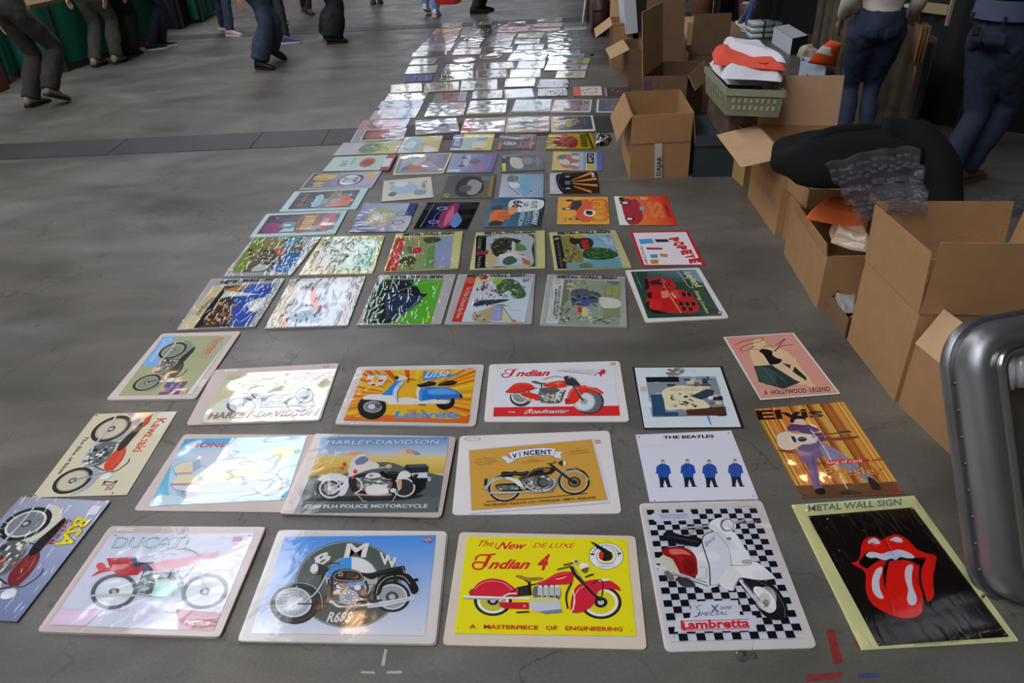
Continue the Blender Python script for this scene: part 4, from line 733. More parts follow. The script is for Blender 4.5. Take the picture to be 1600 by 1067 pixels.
    A.poly([(940,410),(960,380),(1100,385),(1240,380),(1240,412),(1100,420)],(50,110,176))
    A.blob([(868,292),(920,280),(980,262),(1035,275),(1030,295),(980,305),(910,315),(872,308)],(34,34,36)); A.blob([(1055,290),(1110,265),(1160,255),(1222,265),(1200,290),(1130,302),(1060,302)],(34,34,36)); A.line([(890,295),(1010,275)],1,(110,110,106)); A.line([(1080,288),(1190,268)],1,(110,110,106))
r=sign('orange sunburst sign of a blue and white scooter on white card', cq(D2,(335,132),(1465,110),(1388,660),(130,642)), a_l150, card='white', inset=cq(D2,(395,162),(1392,155),(1322,635),(207,610)), crop=D2, th=.005)
extra(r, D2, .0055, lambda A:(sticker(D2,[(1185,120),(1312,116),(1308,142),(1180,143)])(A), flag(A,(1315,160),(1368,158),(1318,142))))
overfilm(r, cq(D2,(338,134),(1462,112),(1385,658),(133,640)), .0085)
def a_road(A):
    A.poly([(225,150),(1340,135),(1408,610),(187,618)],(206,208,214)); A.poly([(195,532),(1397,515),(1408,610),(187,618)],(196,40,42))
    A.text('ndian',(402,232),(730,226),(412,178),RED,.06,.35); A.line([(392,170),(372,200),(350,232)],7.5,RED,True); A.line([(350,232),(318,242),(286,238),(274,222),(290,206),(340,208)],4.2,RED,True); A.line([(302,196),(312,176),(344,166),(390,170),(424,164)],4,RED,True)
    A.blob([(808,182),(900,158),(1060,150),(1200,152),(1240,165),(1220,215),(1170,235),(1040,215),(900,195)],(196,198,204)); 
    for i in range(9): A.line([(850+i*34,178),(900+i*34,198+i*3)],1.2,(110,112,118)); A.line([(900+i*30,165),(960+i*28,175+i*4)],.7,(130,132,138))
    A.line([(806,182),(880,178)],2.6,RED); A.line([(880,185),(1130,215)],1.6,(150,60,64)); A.blob([(1205,200),(1240,165),(1268,180),(1262,208),(1240,215),(1225,238),(1195,235)],(196,44,44)); A.blob([(1170,215),(1195,205),(1222,235),(1195,245)],(206,206,210)); A.line([(1165,230),(1195,200),(1215,195)],2,K,True)
    A.asp=.84; A.disc((1112,480),142,(58,60,60),48); A.disc((1112,480),122,(96,98,98),44); A.disc((1062,478),108,(176,178,180),40); A.disc((1062,476),90,(206,208,212),40)
    for i in range(22):
        a=math.radians(i*16.4); A.line([(1062,476),(1062+86*math.cos(a),476+72*math.sin(a))],.5,(150,152,156))
    A.disc((1062,476),34,(150,152,156)); A.disc((455,435),108,(60,62,62),40); A.disc((450,425),88,(196,198,200)); A.disc((450,425),70,(120,122,122))
    A.blob([(305,388),(345,350),(390,310),(460,296),(540,305),(590,345),(580,360),(490,385),(380,395)],(200,46,36)); A.line([(400,330),(470,305),(540,315)],1.2,(236,150,130),True); A.poly([(340,345),(352,340),(345,362)],(206,110,90))
    A.blob([(455,410),(490,385),(560,395),(650,420),(662,450),(620,470),(560,450),(490,430)],(200,44,36)); A.line([(300,402),(430,405),(470,430),(600,472),(660,460),(670,410)],4,(200,198,180),True); A.line([(380,400),(500,372),(620,345)],3,(60,60,50),True); A.line([(350,408),(470,455),(560,475)],5,(150,152,150))
    engine(A,745,420,230,150,81,((176,176,170),(120,122,122),(206,204,190),(60,60,60),(150,140,110)),60); A.blob([(640,350),(760,345),(820,370),(760,400),(680,400),(640,375)],(84,86,88)); A.ell((700,445),34,26,(150,152,150)); A.line([(640,480),(830,490)],3,(90,86,70)); A.line([(770,410),(750,480)],4,(190,180,150)); A.line([(800,400),(780,490)],3,(200,196,180)); A.line([(850,360),(800,420),(830,470)],4,(206,206,204),True); A.line([(880,370),(850,430)],4,(60,60,60))
    A.blob([(550,285),(600,282),(650,298),(700,300),(660,314),(600,308),(570,298)],(84,86,82)); A.line([(655,305),(650,345)],3,(60,60,60))
    A.blob([(665,325),(720,300),(800,280),(880,280),(905,300),(890,335),(820,345),(720,340)],(206,50,38)); A.line([(770,310),(850,300)],1.6,(226,190,90)); A.line([(810,288),(815,330)],1.6,(226,190,90)); A.line([(700,312),(790,290),(870,288)],1,(236,140,120),True)
    A.line([(668,268),(740,245),(800,235),(870,250),(920,240)],2.6,(110,110,108),True); A.blob([(870,240),(930,235),(980,270),(1025,320),(980,330),(900,320),(880,290)],(50,52,52)); A.ell((925,245),16,12,(150,150,146)); A.ell((1035,280),30,24,(206,202,190)); A.ell((1040,280),20,17,(226,222,206)); A.line([(970,250),(1000,290)],3,(120,120,120))
    A.blob([(885,495),(895,450),(920,380),(970,340),(1060,325),(1150,335),(1220,370),(1250,403),(1180,398),(1100,385),(1050,400),(1020,450),(980,490),(930,502)],(204,46,36)); A.line([(905,450),(950,370),(1050,345),(1150,358),(1220,395)],1.6,(236,170,130),True); A.blob([(880,450),(930,470),(905,500),(882,500)],(180,40,32)); A.blob([(1080,330),(1140,322),(1190,340),(1150,345)],(206,214,218))
    A.line([(960,330),(1000,380),(1030,440),(1055,470)],5.5,(60,52,50),True); A.line([(975,330),(1040,440)],1.8,(150,150,150),True)
    A.text('Roadmaster',(500,595),(905,590),(520,555),(226,218,220),.015,.45); A.line([(545,552),(500,575),(490,595),(515,598)],1.6,(226,218,220),True); A.text('THE',(328,587),(398,587),(330,575),(226,210,210),.05)
    A.disc((252,163),5,K,8)
r=sign('white sign of a red motorcycle above a red bottom band, on white card', cq(D3,(152,118),(1402,86),(1498,667),(100,668)), a_road, card='white', inset=cq(D3,(225,150),(1340,135),(1408,610),(187,618)), crop=D3, th=.005)
extra(r, D3, .0055, lambda A:(sticker(D3,[(226,118),(368,118),(362,143),(222,145)])(A), flag(A,(1318,125),(1368,122),(1315,103))))
def a_anth(A):
    A.poly([(95,330),(690,328),(835,742),(165,748)],(204,214,220)); A.poly([(172,396),(658,390),(740,665),(215,672)],(120,130,140))
    R=random.Random(12); cols=((34,36,40),(220,220,222),(60,80,110),(150,160,166),(90,60,40),(40,60,84),(190,180,150),(110,90,70))
    for i in range(52):
        u,v=R.random(),R.random(); x=172+486*u+45*v; y=396+270*v; w_,h_=R.uniform(20,80),R.uniform(12,40); x=min(x,650-20+80*v); A.poly([(x-w_/2,y-h_/2 if y-h_/2>392 else 392),(x+w_/2,max(392,y-h_/2)),(x+w_/2+6,min(668,y+h_/2)),(x-w_/2+4,min(668,y+h_/2))],R.choice(cols))
    A.poly([(172,398),(400,395),(405,430),(182,432)],(26,24,26)); A.poly([(455,625),(725,600),(738,663),(460,662)],(70,46,34)); A.poly([(205,520),(300,515),(310,640),(400,640),(400,665),(225,668)],(40,70,100))
    A.blob([(290,490),(400,455),(500,462),(570,470),(540,520),(610,590),(600,612),(420,620),(320,625),(300,560)],(206,196,160)); A.patches(430,555,220,90,((30,30,32),(60,60,62),(190,180,160)),26,5,.25); A.text('BEATLES',(345,492),(530,490),(348,476),(170,150,110),.02); A.poly([(480,530),(600,480),(650,490),(640,520),(560,555)],(46,60,76))
    A.blob([(310,370),(340,340),(420,335),(440,360),(400,385),(340,388)],(120,116,108)); A.patches(380,362,130,46,((80,76,70),(150,146,136),(206,206,200)),20,6,.3); A.ell((158,480),24,20,(190,170,150)); A.line([(230,672),(400,668),(470,660)],1.2,(60,50,46),True); A.poly([(596,668),(612,668),(630,730),(620,728)],(70,130,190)); A.line([(430,360),(520,350),(500,380)],.8,(110,110,116),True); A.line([(660,440),(690,470),(680,520)],.8,(110,110,116),True); A.line([(630,590),(740,610),(745,628)],.8,(130,110,90),True)
sign('pale blue sign with a dark photo collage and a black rim', cq(D4,(80,325),(702,320),(858,750),(158,757)), a_anth, crop=D4, fill=(26,24,26), th=.004)
def a_mar(A):
    A.poly([(728,122),(1190,93),(1508,505),(975,546)],(196,142,126)); A.blob([(900,200),(1000,170),(1150,220),(1250,330),(1320,440),(1150,440),(1000,420),(920,300)],(206,178,140)); A.blob([(760,130),(900,130),(850,250),(820,260)],(204,134,124))
    A.poly([(925,320),(990,315),(1060,310),(1130,300),(1200,315),(1290,400),(1288,420),(1240,435),(1130,478),(1080,465),(1020,445),(960,430)],(40,56,54)); A.blob([(940,330),(1010,330),(1080,400),(1050,450),(980,430)],(54,74,70)); A.line([(1000,340),(1060,420),(1090,460)],2,(80,104,98),True); A.blob([(1190,320),(1240,360),(1285,410),(1230,400)],(30,44,42)); A.line([(1020,330),(1150,430)],1.6,(90,110,106),True)
    sk=(214,176,142); A.blob([(925,220),(945,195),(975,200),(965,230),(975,270),(1010,305),(985,308),(950,280),(930,250)],sk); A.blob([(1110,280),(1160,262),(1200,258),(1220,275),(1210,310),(1190,360),(1170,355),(1180,300),(1140,300)],sk); A.blob([(1045,300),(1090,290),(1150,320),(1210,370),(1290,425),(1280,440),(1220,420),(1130,365),(1060,320)],(222,188,154)); A.blob([(1270,425),(1310,430),(1350,455),(1320,465),(1290,445)],sk)
    A.blob([(960,215),(990,200),(1050,215),(1052,240),(1080,262),(1118,275),(1100,300),(1040,310),(1020,285),(990,240)],(30,24,26))
    A.ell((958,172),20,22,(214,180,150)); A.blob([(918,165),(935,135),(975,130),(1005,155),(1000,185),(975,195),(985,170),(960,150),(940,165),(945,195),(925,190)],(214,190,120))
    A.line([(790,175),(860,145),(980,125),(975,145),(900,165),(840,190),(830,210),(870,212),(930,180),(900,200),(960,205)],2,(60,34,36),True)
    A.line([(985,190),(1010,180),(1020,185),(1040,175),(1050,190),(1075,180),(1110,150),(1142,130),(1110,165),(1085,205),(1065,218),(1080,200),(1120,180),(1195,170)],2,(60,34,36),True)
    A.text('A  HOLLYWOOD  LEGEND',(998,520),(1455,494),(990,490),(50,26,24),.02)
    for p in ((730,128),(1190,98),(1500,500),(980,543)): A.disc(p,4,(80,70,70),8)
sign('pink sign of a seated blonde woman in black with a white rim', cq(D4,(710,118),(1200,87),(1525,512),(970,555)), a_mar, crop=D4, fill=(212,208,208), th=.003)
# ---- wrapped scenic signs, two rows
LAV=(168,160,170)
def mws(A, col=(70,66,70), x0=.2, x1=.92, y=.075): A.text('METAL WALL SIGN',(x0,y),(x1,y),(x0,y-.055),col,.02)
def side(A): return A.frame((0,0),(0,1),(1,0),100,70)      # picture turned: its foot lies along the sign's near-left edge
def scen(cols, n=60, seed=1, size=.22, box=(.5,.5,1,1)):
    def f(A): A.patches(box[0],box[1],box[2]*.82,box[3]*.82,cols,n,seed,size)
    return f
def wrapq(c,*p): return cq(c,*p)
def a_torq(A):
    A.poly([(335,455),(800,432),(600,750),(95,775)],(206,194,160)); A.poly([(430,455),(800,434),(600,750),(200,765)],(60,90,170))
    A.poly([(430,455),(600,448),(520,500),(500,560),(470,640),(480,750),(200,765)],(70,64,56)); A.blob([(590,470),(680,445),(760,440),(700,470),(640,500),(580,498)],(90,110,190)); A.blob([(440,480),(600,448),(560,480),(480,510)],(190,140,80)); A.poly([(400,500),(440,490),(690,515),(560,528),(440,535),(370,560)],(206,212,206))
    R=random.Random(2)
    for i in range(60): x=R.uniform(270,470); y=R.uniform(580,745); A.ell((x+ (745-y)*.25,y),R.uniform(6,20),R.uniform(5,14),R.choice([(176,110,70),(196,130,90),(60,56,50),(120,100,70),(206,150,110)]),8)
    A.blob([(590,590),(640,560),(730,540),(720,600),(650,650),(620,640)],(196,200,200)); A.blob([(640,570),(720,560),(690,620)],(214,214,206)); A.poly([(420,470),(300,620),(200,765),(240,760),(340,620),(440,480)],(40,40,46))
    A.text('TORQUAY',(333,535),(205,672),(362,538),(70,60,60),.02); A.text('ON THE DEVON RIVIERA',(300,545),(190,665),(308,545),(110,100,90)); A.text('SOUTHERN',(385,465),(350,505),(392,465),(110,130,90))
def lab_mws(c,p0,p1,pt,col=(76,72,78)):
    return lambda A: A.text('METAL WALL SIGN',p0,p1,pt,(46,44,50),.06)
def wsign(label, c, outer, art, card='grey', inset=None, txt=None, th=.005, film=FILM, **kw):
    r=sign(label, cq(c,*outer), art, card=card, inset=inset if inset is None or not isinstance(inset[0],(list,tuple)) else cq(c,*inset), crop=kw.pop('crop',None), th=th, rad=.002, **kw)
    if txt: extra(r, c, th+.0017, txt, name='card_lettering')
    q=cq(c,*outer)
    if len(q)==4 and film: overfilm(r, q, th+.0035, film)
    return r
wsign('wrapped harbour town sign with a tall pale sail and deep blue sea', D6, [(330,402),(872,400),(655,752),(75,778)], a_torq, inset=[(335,455),(800,432),(600,750),(95,775)], txt=lab_mws(D6,(395,440),(800,408),(408,418)), crop=D6)
def a_brig(A):
    A.poly([(905,450),(1370,430),(1240,742),(735,758)],(206,198,176)); A.poly([(990,440),(1370,430),(1240,742),(860,752)],(196,206,214)); A.poly([(990,440),(1240,434),(1130,470),(980,500)],(130,140,140))
    A.blob([(1055,490),(1085,480),(1105,540),(1140,620),(1140,650),(1090,640),(1060,570)],(196,90,74)); A.blob([(1075,500),(1090,500),(1100,560),(1080,550)],(220,130,110)); A.blob([(900,690),(1000,640),(1100,640),(1160,650),(1100,690),(960,720)],(80,130,150)); A.patches(1020,650,280,110,((110,150,170),(206,216,220),(60,90,110),(150,170,180)),30,9,.25); A.blob([(850,720),(880,690),(900,700),(870,740)],(206,120,80))
    A.text('BURNHAM ON',(950,500),(880,610),(980,500),(120,80,60),.02); A.text('SEASIDE',(905,620),(830,680),(935,620),(100,80,66),.03)
wsign('wrapped sign of a red swimsuited bather over pale water beside the harbour sign', D6, [(915,405),(1465,385),(1332,744),(722,766)], a_brig, inset=[(905,450),(1370,430),(1240,742),(735,758)], txt=lab_mws(D6,(940,420),(1400,392),(950,402)), crop=D6)
def a_loco(A):
    A.poly([(245,430),(765,432),(660,775),(130,775)],(92,170,52)); A.poly([(245,435),(560,432),(420,560),(330,775),(130,775)],(40,64,46))
    A.blob([(280,560),(330,520),(400,460),(450,450),(560,490),(590,540),(640,545),(600,580),(540,640),(400,750),(300,765),(280,660)],(30,38,48)); A.blob([(320,560),(460,540),(600,580),(540,640),(400,740),(320,700)],(44,58,84)); A.line([(440,540),(480,580),(450,640),(400,670)],1.8,(120,136,150),True); A.line([(600,570),(470,690),(380,755)],2.4,(160,170,176))
    A.line([(290,560),(285,755)],3,(20,22,24)); 
    for i in range(5): A.line([(305,600+i*32),(340,610+i*30),(310,622+i*32)],1.6,(130,140,140),True)
    A.line([(300,545),(420,520),(560,470),(730,440)],1.6,(206,210,210)); A.text('LINER',(640,712),(615,768),(665,712),(190,196,60),.03); A.text('Mallard',(722,455),(685,545),(742,455),(190,196,60),.02); A.text('Flying West Home',(190,660),(160,740),(205,660),(150,160,140)); A.text('1938',(235,690),(215,755),(255,690),(190,196,186),.01)
wsign('wrapped green sign of a streamlined dark steam locomotive', D7, [(265,400),(862,392),(748,780),(88,787)], a_loco, inset=[(245,430),(765,432),(660,775),(130,775)], txt=lab_mws(D7,(350,424),(755,420),(358,403)), crop=D7)
def a_bay(A):
    A.poly([(945,415),(1465,420),(1400,768),(830,765)],(196,206,214)); A.poly([(945,415),(1022,412),(905,765),(828,762)],(190,54,44)); A.blob([(945,420),(1020,415),(990,460),(945,455)],(206,96,70))
    A.poly([(1022,412),(1160,410),(1120,450),(1010,460)],(206,196,150)); A.blob([(1050,420),(1110,412),(1100,430),(1060,432)],RED)
    A.blob([(1180,470),(1240,430),(1330,440),(1400,520),(1400,570),(1330,580),(1280,520),(1230,540),(1190,540)],(70,96,66)); A.patches(1290,510,210,130,((90,120,70),(50,76,56),(120,150,90),(160,180,130)),40,8,.25); A.blob([(1150,430),(1230,425),(1200,470),(1160,470)],(150,180,60))
    A.blob([(1150,590),(1280,590),(1180,620),(1000,640),(1040,600)],(50,56,70)); A.patches(1090,560,170,160,((60,60,80),(110,100,120),(170,110,110),(196,200,206),(80,80,90)),36,9,.25); A.patches(1110,470,120,70,((190,110,90),(120,90,110),(206,180,170)),16,3,.35)
    A.blob([(1000,700),(1140,650),(1160,640),(1130,760),(1010,760),(990,730)],(170,160,120)); A.poly([(1160,645),(1225,645),(1220,755),(1140,755)],(150,160,196)); A.poly([(1225,650),(1300,755),(1215,755)],(196,190,150)); A.line([(1160,645),(1225,645),(1308,758)],1.8,(50,40,30)); A.line([(1225,645),(1215,755)],1.4,(50,40,30)); A.poly([(1290,748),(1330,750),(1335,765),(1300,765)],(206,120,70)); A.blob([(1160,635),(1230,630),(1290,650),(1250,640)],(90,120,60))
    A.patches(1050,720,90,60,((110,90,70),(80,80,110),(196,190,170)),14,4,.4); A.text('Ye Olde Crimson Bay Rum',(950,490),(862,735),(985,492),(226,196,190),.03); A.text('BAY',(1385,455),(1440,450),(1387,432),(80,90,90),.05); A.text('1 9 4 9',(1290,680),(1370,680),(1291,673),(130,150,190))
wsign('wrapped street scene sign with trees, a timbered house and a red lettered edge', D7, [(882,392),(1482,390),(1456,778),(774,782)], a_bay, inset=[(945,415),(1465,420),(1400,768),(830,765)], txt=lab_mws(D7,(950,413),(1400,410),(953,393),(50,46,50)), crop=D7)
def a_got(A):
    A.poly([(210,405),(715,418),(708,748),(158,732)],(200,204,200)); A.poly([(290,408),(712,420),(704,744),(245,734)],(150,160,140)); A.poly([(290,408),(345,410),(320,560),(275,610),(262,640)],(120,130,96))
    A.patches(400,450,170,70,((190,180,150),(176,110,80),(206,206,200),(120,140,110)),26,3,.3); A.blob([(340,500),(400,475),(500,490),(560,520),(540,570),(480,600),(400,600),(350,580)],(90,96,110)); A.patches(430,545,190,110,((70,74,84),(120,130,150),(50,54,60),(150,160,180)),34,4,.28); A.poly([(430,555),(490,560),(470,600),(415,595)],(70,96,160)); A.poly([(390,610),(425,612),(420,650),(385,650)],(190,44,44)); A.poly([(420,612),(470,616),(465,680),(418,680)],(206,196,130)); A.patches(430,670,120,100,((206,206,206),(110,160,190),(196,200,190),(150,110,90)),20,5,.3)
    A.poly([(590,450),(700,455),(700,530),(580,530)],(150,160,100)); A.poly([(600,420),(700,425),(690,445),(620,440)],(110,110,130)); A.line([(590,450),(585,700)],1.4,(90,96,70)); A.line([(640,450),(630,690)],1,(110,116,90)); A.blob([(550,540),(690,560),(700,610),(580,620)],(206,206,190)); A.poly([(590,620),(700,620),(700,680),(575,680)],(140,150,110))
    A.patches(590,710,220,50,((70,84,60),(120,136,96),(196,200,180)),30,6,.25); A.patches(290,670,80,110,((60,80,66),(110,130,100),(170,90,90),(206,200,190)),30,7,.3); A.line([(480,520),(560,560),(540,640)],2,(190,196,190),True)
    A.ring((240,428),16,18,(60,60,60),20); A.ring((193,700),16,18,(60,60,60),20); A.text('YOU OUGHT TO BE THE FOR CAR IN',(250,455),(222,700),(268,457),(50,50,50),.02); A.text('BARNSTABLE STREET',(225,480),(205,680),(240,482),(60,60,60),.02); A.text('a quality car of the day',(205,470),(185,690),(212,470),(110,110,110))
wsign('wrapped sign of a crowded farmyard street with a white lettered edge', D8, [(168,371),(737,388),(753,757),(109,743)], a_got, inset=[(210,405),(715,418),(708,748),(158,732)], txt=lab_mws(D8,(240,395),(675,403),(241,377),(90,60,70)), crop=D8)
def a_leyl(A):
    A.poly([(778,350),(1255,335),(1450,672),(905,692)],(38,66,54)); A.poly([(1150,342),(1255,335),(1320,440),(1220,400)],(110,140,150)); A.grad([(900,345),(1150,340),(1200,430),(900,420)],[(60,90,86),(90,120,126),(50,80,70),(44,70,60)],4)
    A.blob([(878,420),(900,400),(1040,395),(1090,420),(1112,465),(1080,475),(960,480),(890,470)],(170,34,34)); A.blob([(920,420),(1000,410),(1020,440),(930,445)],(60,30,34)); A.line([(900,450),(1090,455)],2,(40,20,24)); A.line([(1010,405),(1030,470)],1.6,(206,170,150)); A.patches(1040,440,90,50,((30,24,28),(110,110,110),(190,60,50)),14,2,.4); A.blob([(880,410),(905,410),(915,470),(885,470)],(30,24,26))
    A.poly(smoothpts([(900,500),(940,480),(1080,480),(1180,490),(1240,540),(1280,600),(1278,640),(1230,655),(1100,655),(960,640),(900,600)],True,3),(176,32,34)); A.poly([(890,575),(930,560),(1000,560),(1010,620),(930,640),(895,610)],(190,40,36)); A.blob([(890,590),(915,570),(920,620),(1000,640),(1040,650),(980,660),(920,640)],(28,24,26)); A.poly([(1000,495),(1050,490),(1060,540),(1010,545)],(206,120,110)); A.line([(1040,485),(1150,655)],2.4,(206,180,80))
    A.poly([(1060,492),(1120,490),(1150,545),(1085,548)],(196,60,60)); A.text('London',(1075,510),(1105,545),(1090,508),(226,226,226),.04)
    for (x,y) in ((1150,520),(1190,520),(1130,590),(1175,590),(1220,590),(1150,625),(1200,630)): A.poly([(x,y-18),(x+34,y-16),(x+40,y+12),(x+6,y+12)],(30,26,30)); A.line([(x,y-18),(x+34,y-16),(x+40,y+12),(x+6,y+12)],.8,(150,120,100),closed=True)
    A.line([(900,540),(990,540),(1030,600)],1.2,(100,16,20)); A.blob([(900,510),(930,505),(935,540),(905,545)],(50,20,24))
    A.text('Leyland',(1168,360),(1262,468),(1215,350),(206,196,150),.03,.1); A.line([(1120,350),(1150,380),(1200,455),(1235,470),(1230,440)],1.8,(206,200,170),True); A.text('Seeing London',(1245,490),(1335,655),(1272,488),(196,190,110),.02,.3); A.text('take a ride through the city',(805,358),(855,470),(815,358),(160,170,160))
    flag(A,(1425,665),(1455,655),(1420,648))
sign('dark green sign of a red double decker bus on white card', cq(D8,(736,340),(1282,321),(1503,690),(888,722)), a_leyl, card='white', inset=cq(D8,(778,350),(1255,335),(1450,672),(905,692)), crop=D8, th=.005)
# next row up
def a_castle(A):
    A.poly([(650,100),(1000,95),(1000,200),(880,350),(480,355)],(110,110,96)); A.poly([(650,105),(760,105),(560,350),(470,352)],(130,150,72)); A.poly([(740,105),(880,105),(830,190),(690,180)],(150,144,100)); A.poly([(900,105),(985,105),(860,210),(870,150)],(110,160,196)); A.poly([(860,210),(1000,208),(900,345),(760,345),(790,260)],(64,124,176))
    A.patches(740,240,260,130,((90,84,76),(130,120,104),(70,64,60),(170,100,70),(196,180,150)),80,21,.22); A.blob([(800,190),(850,180),(880,200),(820,230)],(190,120,80)); A.line([(860,210),(1000,208)],2,(50,80,140)); A.blob([(680,300),(760,310),(700,345),(620,345)],(190,200,196))
wsign('wrapped sign of grey rooftops above a blue bay, lying sideways', D6, [(640,97),(1138,95),(917,374),(418,384)], a_castle, inset=[(655,104),(1010,104),(900,350),(470,356)], crop=D6)
def a_foil(A):
    A.quad(A.S); A.grad([(0,0),(1,0),(1,1),(0,1)],[(120,140,120),(176,206,196),(110,176,150),(190,160,130)]); A.patches(.35,.45,.5,.6,((60,90,76),(110,140,120),(196,206,200),(150,120,100)),40,3,.35); A.patches(.7,.6,.4,.5,((120,180,160),(214,220,214)),20,5,.4)  # palest patches are glare of the crinkled wrap, put into the ink
wsign('crinkled silvery green wrapped sign with no readable picture, glaring white', D6, [(1150,93),(1605,84),(1517,362),(973,374)], a_foil, card='yellow', inset=(.06,.08,.07,.07))
def a_chelt(A):
    A.poly([(395,105),(840,90),(812,342),(320,365)],(140,160,110)); A.poly([(400,110),(462,108),(400,362),(312,365)],(190,50,44)); A.text('THE GREEN LINE',(415,125),(340,345),(448,125),(206,120,110),.05); A.poly([(462,108),(610,105),(590,160),(480,180),(450,200)],(150,150,110)); A.poly([(700,100),(840,92),(815,340),(655,340)],(150,160,186)); A.poly([(640,190),(700,160),(690,340),(620,345)],(110,150,90)); A.blob([(610,110),(720,100),(740,130),(640,150)],(70,90,60)); A.blob([(520,110),(560,105),(590,130),(560,150)],(176,160,110))
    A.poly([(520,190),(590,182),(600,225),(525,232)],(196,50,44)); A.blob([(590,205),(640,205),(620,240),(580,235)],(150,140,130)); A.blob([(480,180),(520,180),(520,230),(490,220)],(110,116,90)); A.blob([(430,270),(480,250),(540,260),(550,300),(500,330),(430,320)],(80,84,50)); A.line([(345,350),(440,260),(560,232),(620,230)],7,(196,200,190),True,taper=True); A.patches(500,320,160,60,((120,130,90),(70,80,50),(170,176,120)),24,6,.3)
wsign('wrapped sign of a red bus on a country lane with a red lettered edge', D7, [(396,75),(916,56),(880,346),(298,368)], a_chelt, card='yellow', inset=[(397,105),(842,90),(815,342),(316,365)], txt=lab_mws(D7,(450,92),(845,78),(455,70),(96,80,70)), crop=D7)
def a_ltrain(A):
    A.poly([(1025,90),(1470,80),(1480,330),(1010,345)],(40,44,50)); A.blob([(1100,100),(1440,90),(1455,200),(1450,325),(1200,332),(1090,330),(1095,200)],(176,186,196),6); A.poly([(1105,180),(1180,170),(1180,330),(1090,330)],(190,180,140))
    A.poly([(1020,100),(1100,96),(1090,335),(1012,340)],(30,30,34)); A.poly([(1018,212),(1118,206),(1112,236),(1016,242)],(150,50,66)); A.text('LOCOMOTIVES',(1040,110),(1028,200),(1066,110),(150,150,150)); A.text('Steam & Rail',(1040,250),(1026,335),(1066,250),(170,170,170))
    A.blob([(1135,170),(1200,110),(1300,110),(1370,130),(1330,160),(1270,200),(1220,240),(1170,250)],(54,60,50)); A.patches(1220,170,180,130,((40,44,40),(80,90,70),(120,110,80),(60,50,50)),50,5,.25); A.blob([(1330,150),(1400,170),(1410,205),(1340,210),(1310,190)],(110,140,80)); A.blob([(1300,140),(1325,150),(1320,220),(1300,220)],(206,200,196)); A.poly([(1200,240),(1330,215),(1420,260),(1300,270),(1200,260)],(206,206,206)); A.poly([(1320,230),(1405,240),(1390,250)],(190,110,70)); A.poly([(1375,262),(1440,290),(1450,325),(1390,310)],(190,110,60)); A.poly([(1195,260),(1380,275),(1380,320),(1190,325)],(190,200,206)); A.blob([(1240,270),(1300,250),(1340,290),(1280,320),(1230,310)],(70,100,90))
    A.poly([(1475,80),(1485,80),(1490,330),(1478,330)],(150,150,110))
wsign('wrapped sign of a steam train in a black frame with a small red plaque', D7, [(1020,66),(1556,50),(1560,342),(968,354)], a_ltrain, card='yellow', inset=[(1025,88),(1475,78),(1485,332),(1008,346)], txt=lab_mws(D7,(1085,80),(1480,68),(1087,56),(80,80,76)), crop=D7)
def a_country(A):
    A.poly([(205,85),(640,75),(720,318),(240,328)],(150,186,206)); A.poly([(205,85),(262,82),(308,326),(243,328)],(34,34,34)); A.text('TRACTION ENGINE',(228,130),(262,318),(250,128),(110,116,100),.03); A.text('GP',(215,108),(230,120),(240,95),(200,200,190),.04)
    A.poly([(265,85),(370,80),(360,130),(420,200),(440,290),(310,326)],(150,140,80)); A.patches(350,220,130,130,((120,116,60),(90,90,50),(176,160,110)),44,3,.25); A.blob([(330,110),(370,85),(430,85),(440,110),(380,150),(340,140)],(60,50,50)); A.blob([(400,110),(480,105),(505,140),(480,180),(420,185),(400,160)],(60,54,50)); A.poly([(410,125),(455,115),(485,180),(430,185)],(190,54,40)); A.line([(480,115),(540,110),(570,130)],2.4,(120,100,90),True); A.blob([(340,85),(430,80),(440,100),(370,105)],(190,170,90))
    A.blob([(430,200),(480,175),(600,180),(680,215),(670,245),(560,265),(440,250)],(60,96,50)); A.patches(560,220,240,80,((70,110,60),(40,70,40),(110,140,90)),44,5,.25); A.poly([(310,290),(560,265),(700,255),(718,316),(320,324)],(120,170,180)); A.blob([(400,300),(460,285),(500,305),(480,322),(410,322)],(110,130,90)); A.blob([(560,100),(640,110),(650,160),(600,150)],(190,206,220)); A.text('AND SON',(600,85),(612,130),(615,83),(90,110,150))
wsign('wrapped sign of a traction engine on a golden hillside with a black lettered edge', D8, [(180,62),(667,45),(787,319),(220,336)], a_country, card='yellow', inset=[(205,85),(640,75),(720,318),(240,328)], txt=lab_mws(D8,(240,76),(625,64),(243,56),(100,90,80)), crop=D8)
def a_pop(A):
    A.poly([(795,65),(1185,58),(1302,298),(880,300)],(206,200,204))
    A.text('THE SAILOR MAN',(842,160),(890,296),(862,160),(50,40,44),.02)
    for i,ch in enumerate('POPEYE'):
        x=1064+i*29; y=104+i*31; A.text(ch,(x,y),(x+13,y+31),(x+58+(8 if i%2 else 0),y-9),(186,26,28),.09,0,(60,16,20),.02)
    A.poly([(838,112),(935,108),(950,140),(850,148)],(60,140,186)); A.poly([(920,225),(975,222),(982,248),(928,250)],(60,140,186)); A.poly([(990,215),(1050,222),(1050,245),(1000,240)],(190,120,50)); A.poly([(922,262),(980,262),(985,290),(930,292)],(180,110,40)); A.poly([(890,172),(1010,175),(1015,188),(900,188)],(120,30,50)); A.poly([(950,112),(1050,112),(1060,132),(970,134)],(34,30,34))
sign('white sign with a red border and fat red lettering', cq(D8,(771,55),(1196,45),(1328,302),(864,312)), a_pop, crop=D8, fill=(172,26,26), th=.003, ink=INKM)
